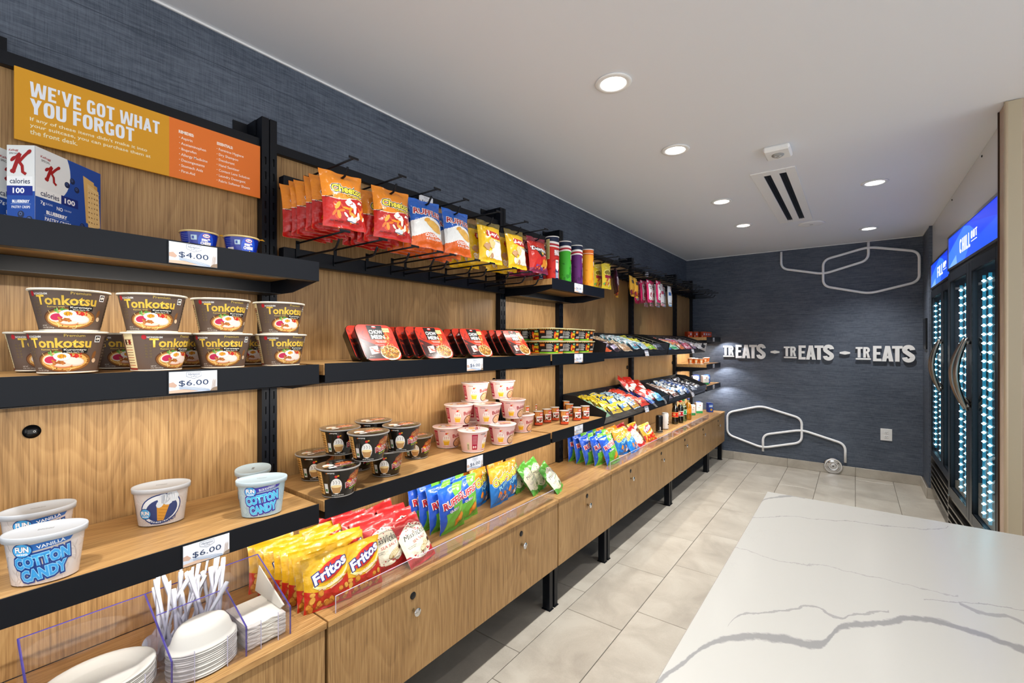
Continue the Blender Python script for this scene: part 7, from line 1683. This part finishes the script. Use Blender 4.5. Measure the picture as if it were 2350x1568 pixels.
for (ya_, yb_, nm) in ((oyA, oyA+.045, 0), (oyB-.045, oyB, 1), (oyB, oyB+.036, 0), (oy1-.036, oy1, 1), (oy0, oy0+.05, 0), (oyA-.05, oyA, 1)):
    q = MB(); q.box(-oD0-.0001, ya_, zb, -oD0+.003, yb_, ztf); f = q.obj('front_wing', 'acrylic', t)
    yy = yb_ if not nm else ya_; q = MB(); q.box(-oD0-.0003, yy-.0004, zb, -oD0+.0033, yy+.0004, ztf); q.obj('wing_edge', 'acrylic_pale', f)
q = MB(); q.box(-1.372, oyA, zb+tk, -1.369, oyB, .722); f = q.obj('cutlery_front', 'acrylic', t)
q = MB(); q.box(-1.3722, oyA, .722, -1.3688, oyB, .7232); q.obj('panel_edge', 'acrylic_edge', f)
# oval plates, rim up
def oval(name, prof, ex, ey, cat, label, group, matn='plate'):
    m = MB(); m.lathe(prof, 56, ex=ex, ey=ey, cap=False); return tag(m.obj(name, matn), label, cat, group)
P_['plate'] = oval('paper_plate', [(0, .0035), (.62, .0035), (.70, .005), (.84, .016), (.97, .019), (1.0, .0175), (.995, .0165), (.965, .0172), (.85, .014), (.71, .003), (.62, .0015), (0, .0015)], .083, .104, 'plate', 'x', 'oval paper plates')
for k in range(12): put(P_, 'plate', (-1.358+jit(.001), .258+jit(.001), zb+tk+.0005+.0042*k), (0, 0, jit(.02)), 'white oval paper plate, %s from the bottom of its stack' % ORD[k], 'oval paper plates')
P_['pbowl'] = oval('paper_bowl', [(1.0, .0), (1.0, .0018), (.94, .003), (.88, .011), (.78, .034), (.68, .045), (.56, .0495), (0, .051), (0, .0495), (.55, .048), (.67, .0435), (.77, .0325), (.87, .0095), (.93, .0012), (1.0, .0)], .056, .077, 'bowl', 'x', 'upturned paper bowls')
for k in range(13): put(P_, 'pbowl', (-1.316+jit(.0014), .448+jit(.0012), zb+tk+.0005+.0052*k), (jit(.012), 0, jit(.03)), 'white upturned oval paper bowl, %s from the bottom of its stack' % (ORD[k] if k < 12 else 'topmost'), 'upturned paper bowls')
# cutlery, heads down
def cutlery_mesh(kind):
    m = MB(); L = .165; n = 12; vs = []
    for i in range(n+1):
        s = i/n; z = L*s; w = .0070-.0022*math.sin(PI*s)+(.0 if s < .93 else -.002); bow = .004*math.sin(PI*s); vs += [(bow-.0009, -w, z), (bow+.0012, 0, z), (bow-.0009, w, z), (bow-.0016, 0, z)]
    fs = [(4*i+a, 4*i+(a+1) % 4, 4*i+4+(a+1) % 4, 4*i+4+a) for i in range(n) for a in range(4)]+[(4*n, 4*n+1, 4*n+2, 4*n+3)]; m.add(vs, fs, smooth=True)
    if kind == 'spoon':
        vs = [(0, 0, -.022)]; 
        for j in (0.5, 1.):
            for i in range(16): a = 2*PI*i/16; vs.append((.006*(j**2)-.006, .0155*j*math.cos(a), -.020+.023*j*math.sin(a)))
        fs = [(0, 1+i, 1+(i+1) % 16) for i in range(16)]+[(1+i, 17+i, 17+(i+1) % 16, 1+(i+1) % 16) for i in range(16)]; m.add(vs, fs, smooth=True)
    elif kind == 'fork':
        m.box(-.001, -.011, -.018, .001, .011, .002)
        for k in range(4): m.box(-.001, -.011+.0062*k, -.040, .001, -.0075+.0062*k, -.018)
    else: m.box(-.0008, -.007, -.045, .0008, .0075, .002, b=.0006)
    return m.mesh('plastic_cutlery', [M['cutlery']])
KM = {k: cutlery_mesh(k) for k in ('spoon', 'fork', 'knife')}; rc = random.Random(5)
for k in range(27):
    kind = ('spoon', 'fork', 'knife')[k % 3]; y = .385+.128*(k % 9)/8.+rc.uniform(-.004, .004); x = -1.382-.026*(k//9)-rc.uniform(0, .006)
    tx = rc.uniform(-.55, .55); tyy = rc.uniform(-.06, .16); yb_ = min(max(y+.35*(-tx)*.0, .382), .515)
    o = obj_of('plastic_'+kind, KM[kind], 'white plastic %s, %s from the left in the %s row of standing cutlery' % (kind, ORD[k % 9], ('front', 'middle', 'back')[k//9]), 'cutlery', 'white plastic cutlery in the organiser')
    # keep both foot and rim height inside the compartment
    dz = .13; ymax = .525-.006; ymin = .372+.006
    if y-math.tan(tx)*dz > ymax: tx = -math.atan((ymax-y)/dz)
    if y-math.tan(tx)*dz < ymin: tx = -math.atan((ymin-y)/dz)
    o.location = (x, y, zb+.046+rc.uniform(-.02, .022)); o.rotation_euler = (tx, tyy, rc.uniform(-.8, .8))
# napkins
m = MB(); n = 26; rn = random.Random(3)
for k in range(n):
    z = zb+tk+.0006+.0022*k; d = rn.uniform(-.0012, .0012); e_ = rn.uniform(-.001, .001); N_ = 14; fr = []; bk = []
    for i in range(N_+1):
        s = i/N_; wv = .0016*math.sin(s*9+k*.35)+.0008*math.sin(s*23+k); fr.append((-1.274+d+.0007*math.sin(s*17+k*1.3), .537+.100*s+e_, z+wv*(k/n)))
        bk.append((-1.415+d, .537+.100*s+e_, z))
    vs = fr+bk+[(p[0], p[1], p[2]+.0019) for p in fr]+[(p[0], p[1], p[2]+.0019) for p in bk]; q4 = N_+1
    fs = [(i, i+1, q4+i+1, q4+i)[::-1] for i in range(N_)]+[(2*q4+i, 2*q4+i+1, 3*q4+i+1, 3*q4+i) for i in range(N_)]+[(i, i+1, 2*q4+i+1, 2*q4+i) for i in range(N_)]+[(q4+i, 3*q4+i, 3*q4+i+1, q4+i+1) for i in range(N_)]
    fs = [f[::-1] for f in fs]+[(0, q4, 3*q4, 2*q4), (N_, 2*q4+N_, 3*q4+N_, q4+N_)]; m.add(vs, fs)
o = m.obj('napkin_stack', 'paper'); tag(o, 'low stack of white paper napkins in the right compartment of the organiser', 'napkins', None, 'stuff')
m = MB()
for k in range(9): m.prism([(zb+tk+.0005, -1.44), (zb+tk+.0005, -1.285), (.650, -1.285), (.722-.001*k, -1.43)][::-1], 1, .6375-.0, .638) if False else None
m = MB()
for k in range(6):
    y = .6385+.0007*k; m.prism([(.640, -1.455), (.640, -1.30), (.655, -1.285+.0005*k), (.725-.001*k, -1.43)][::-1], 1, y, y+.0005)
o = m.obj('napkin_bundle', 'paper'); tag(o, 'thin bundle of napkins leaning upright at the right side of the organiser', 'napkins', None, 'stuff')
o.location = (0, -.004, 0)

# straps of text length check for labels (at most sixteen words)
for o in bpy.data.objects:
    lb = o.get('label')
    if lb and len(lb.split()) > 16: o['label'] = ' '.join(lb.split()[:16])
for o in list(bpy.data.objects):
    if o.get('_used') is not None: del o['_used']
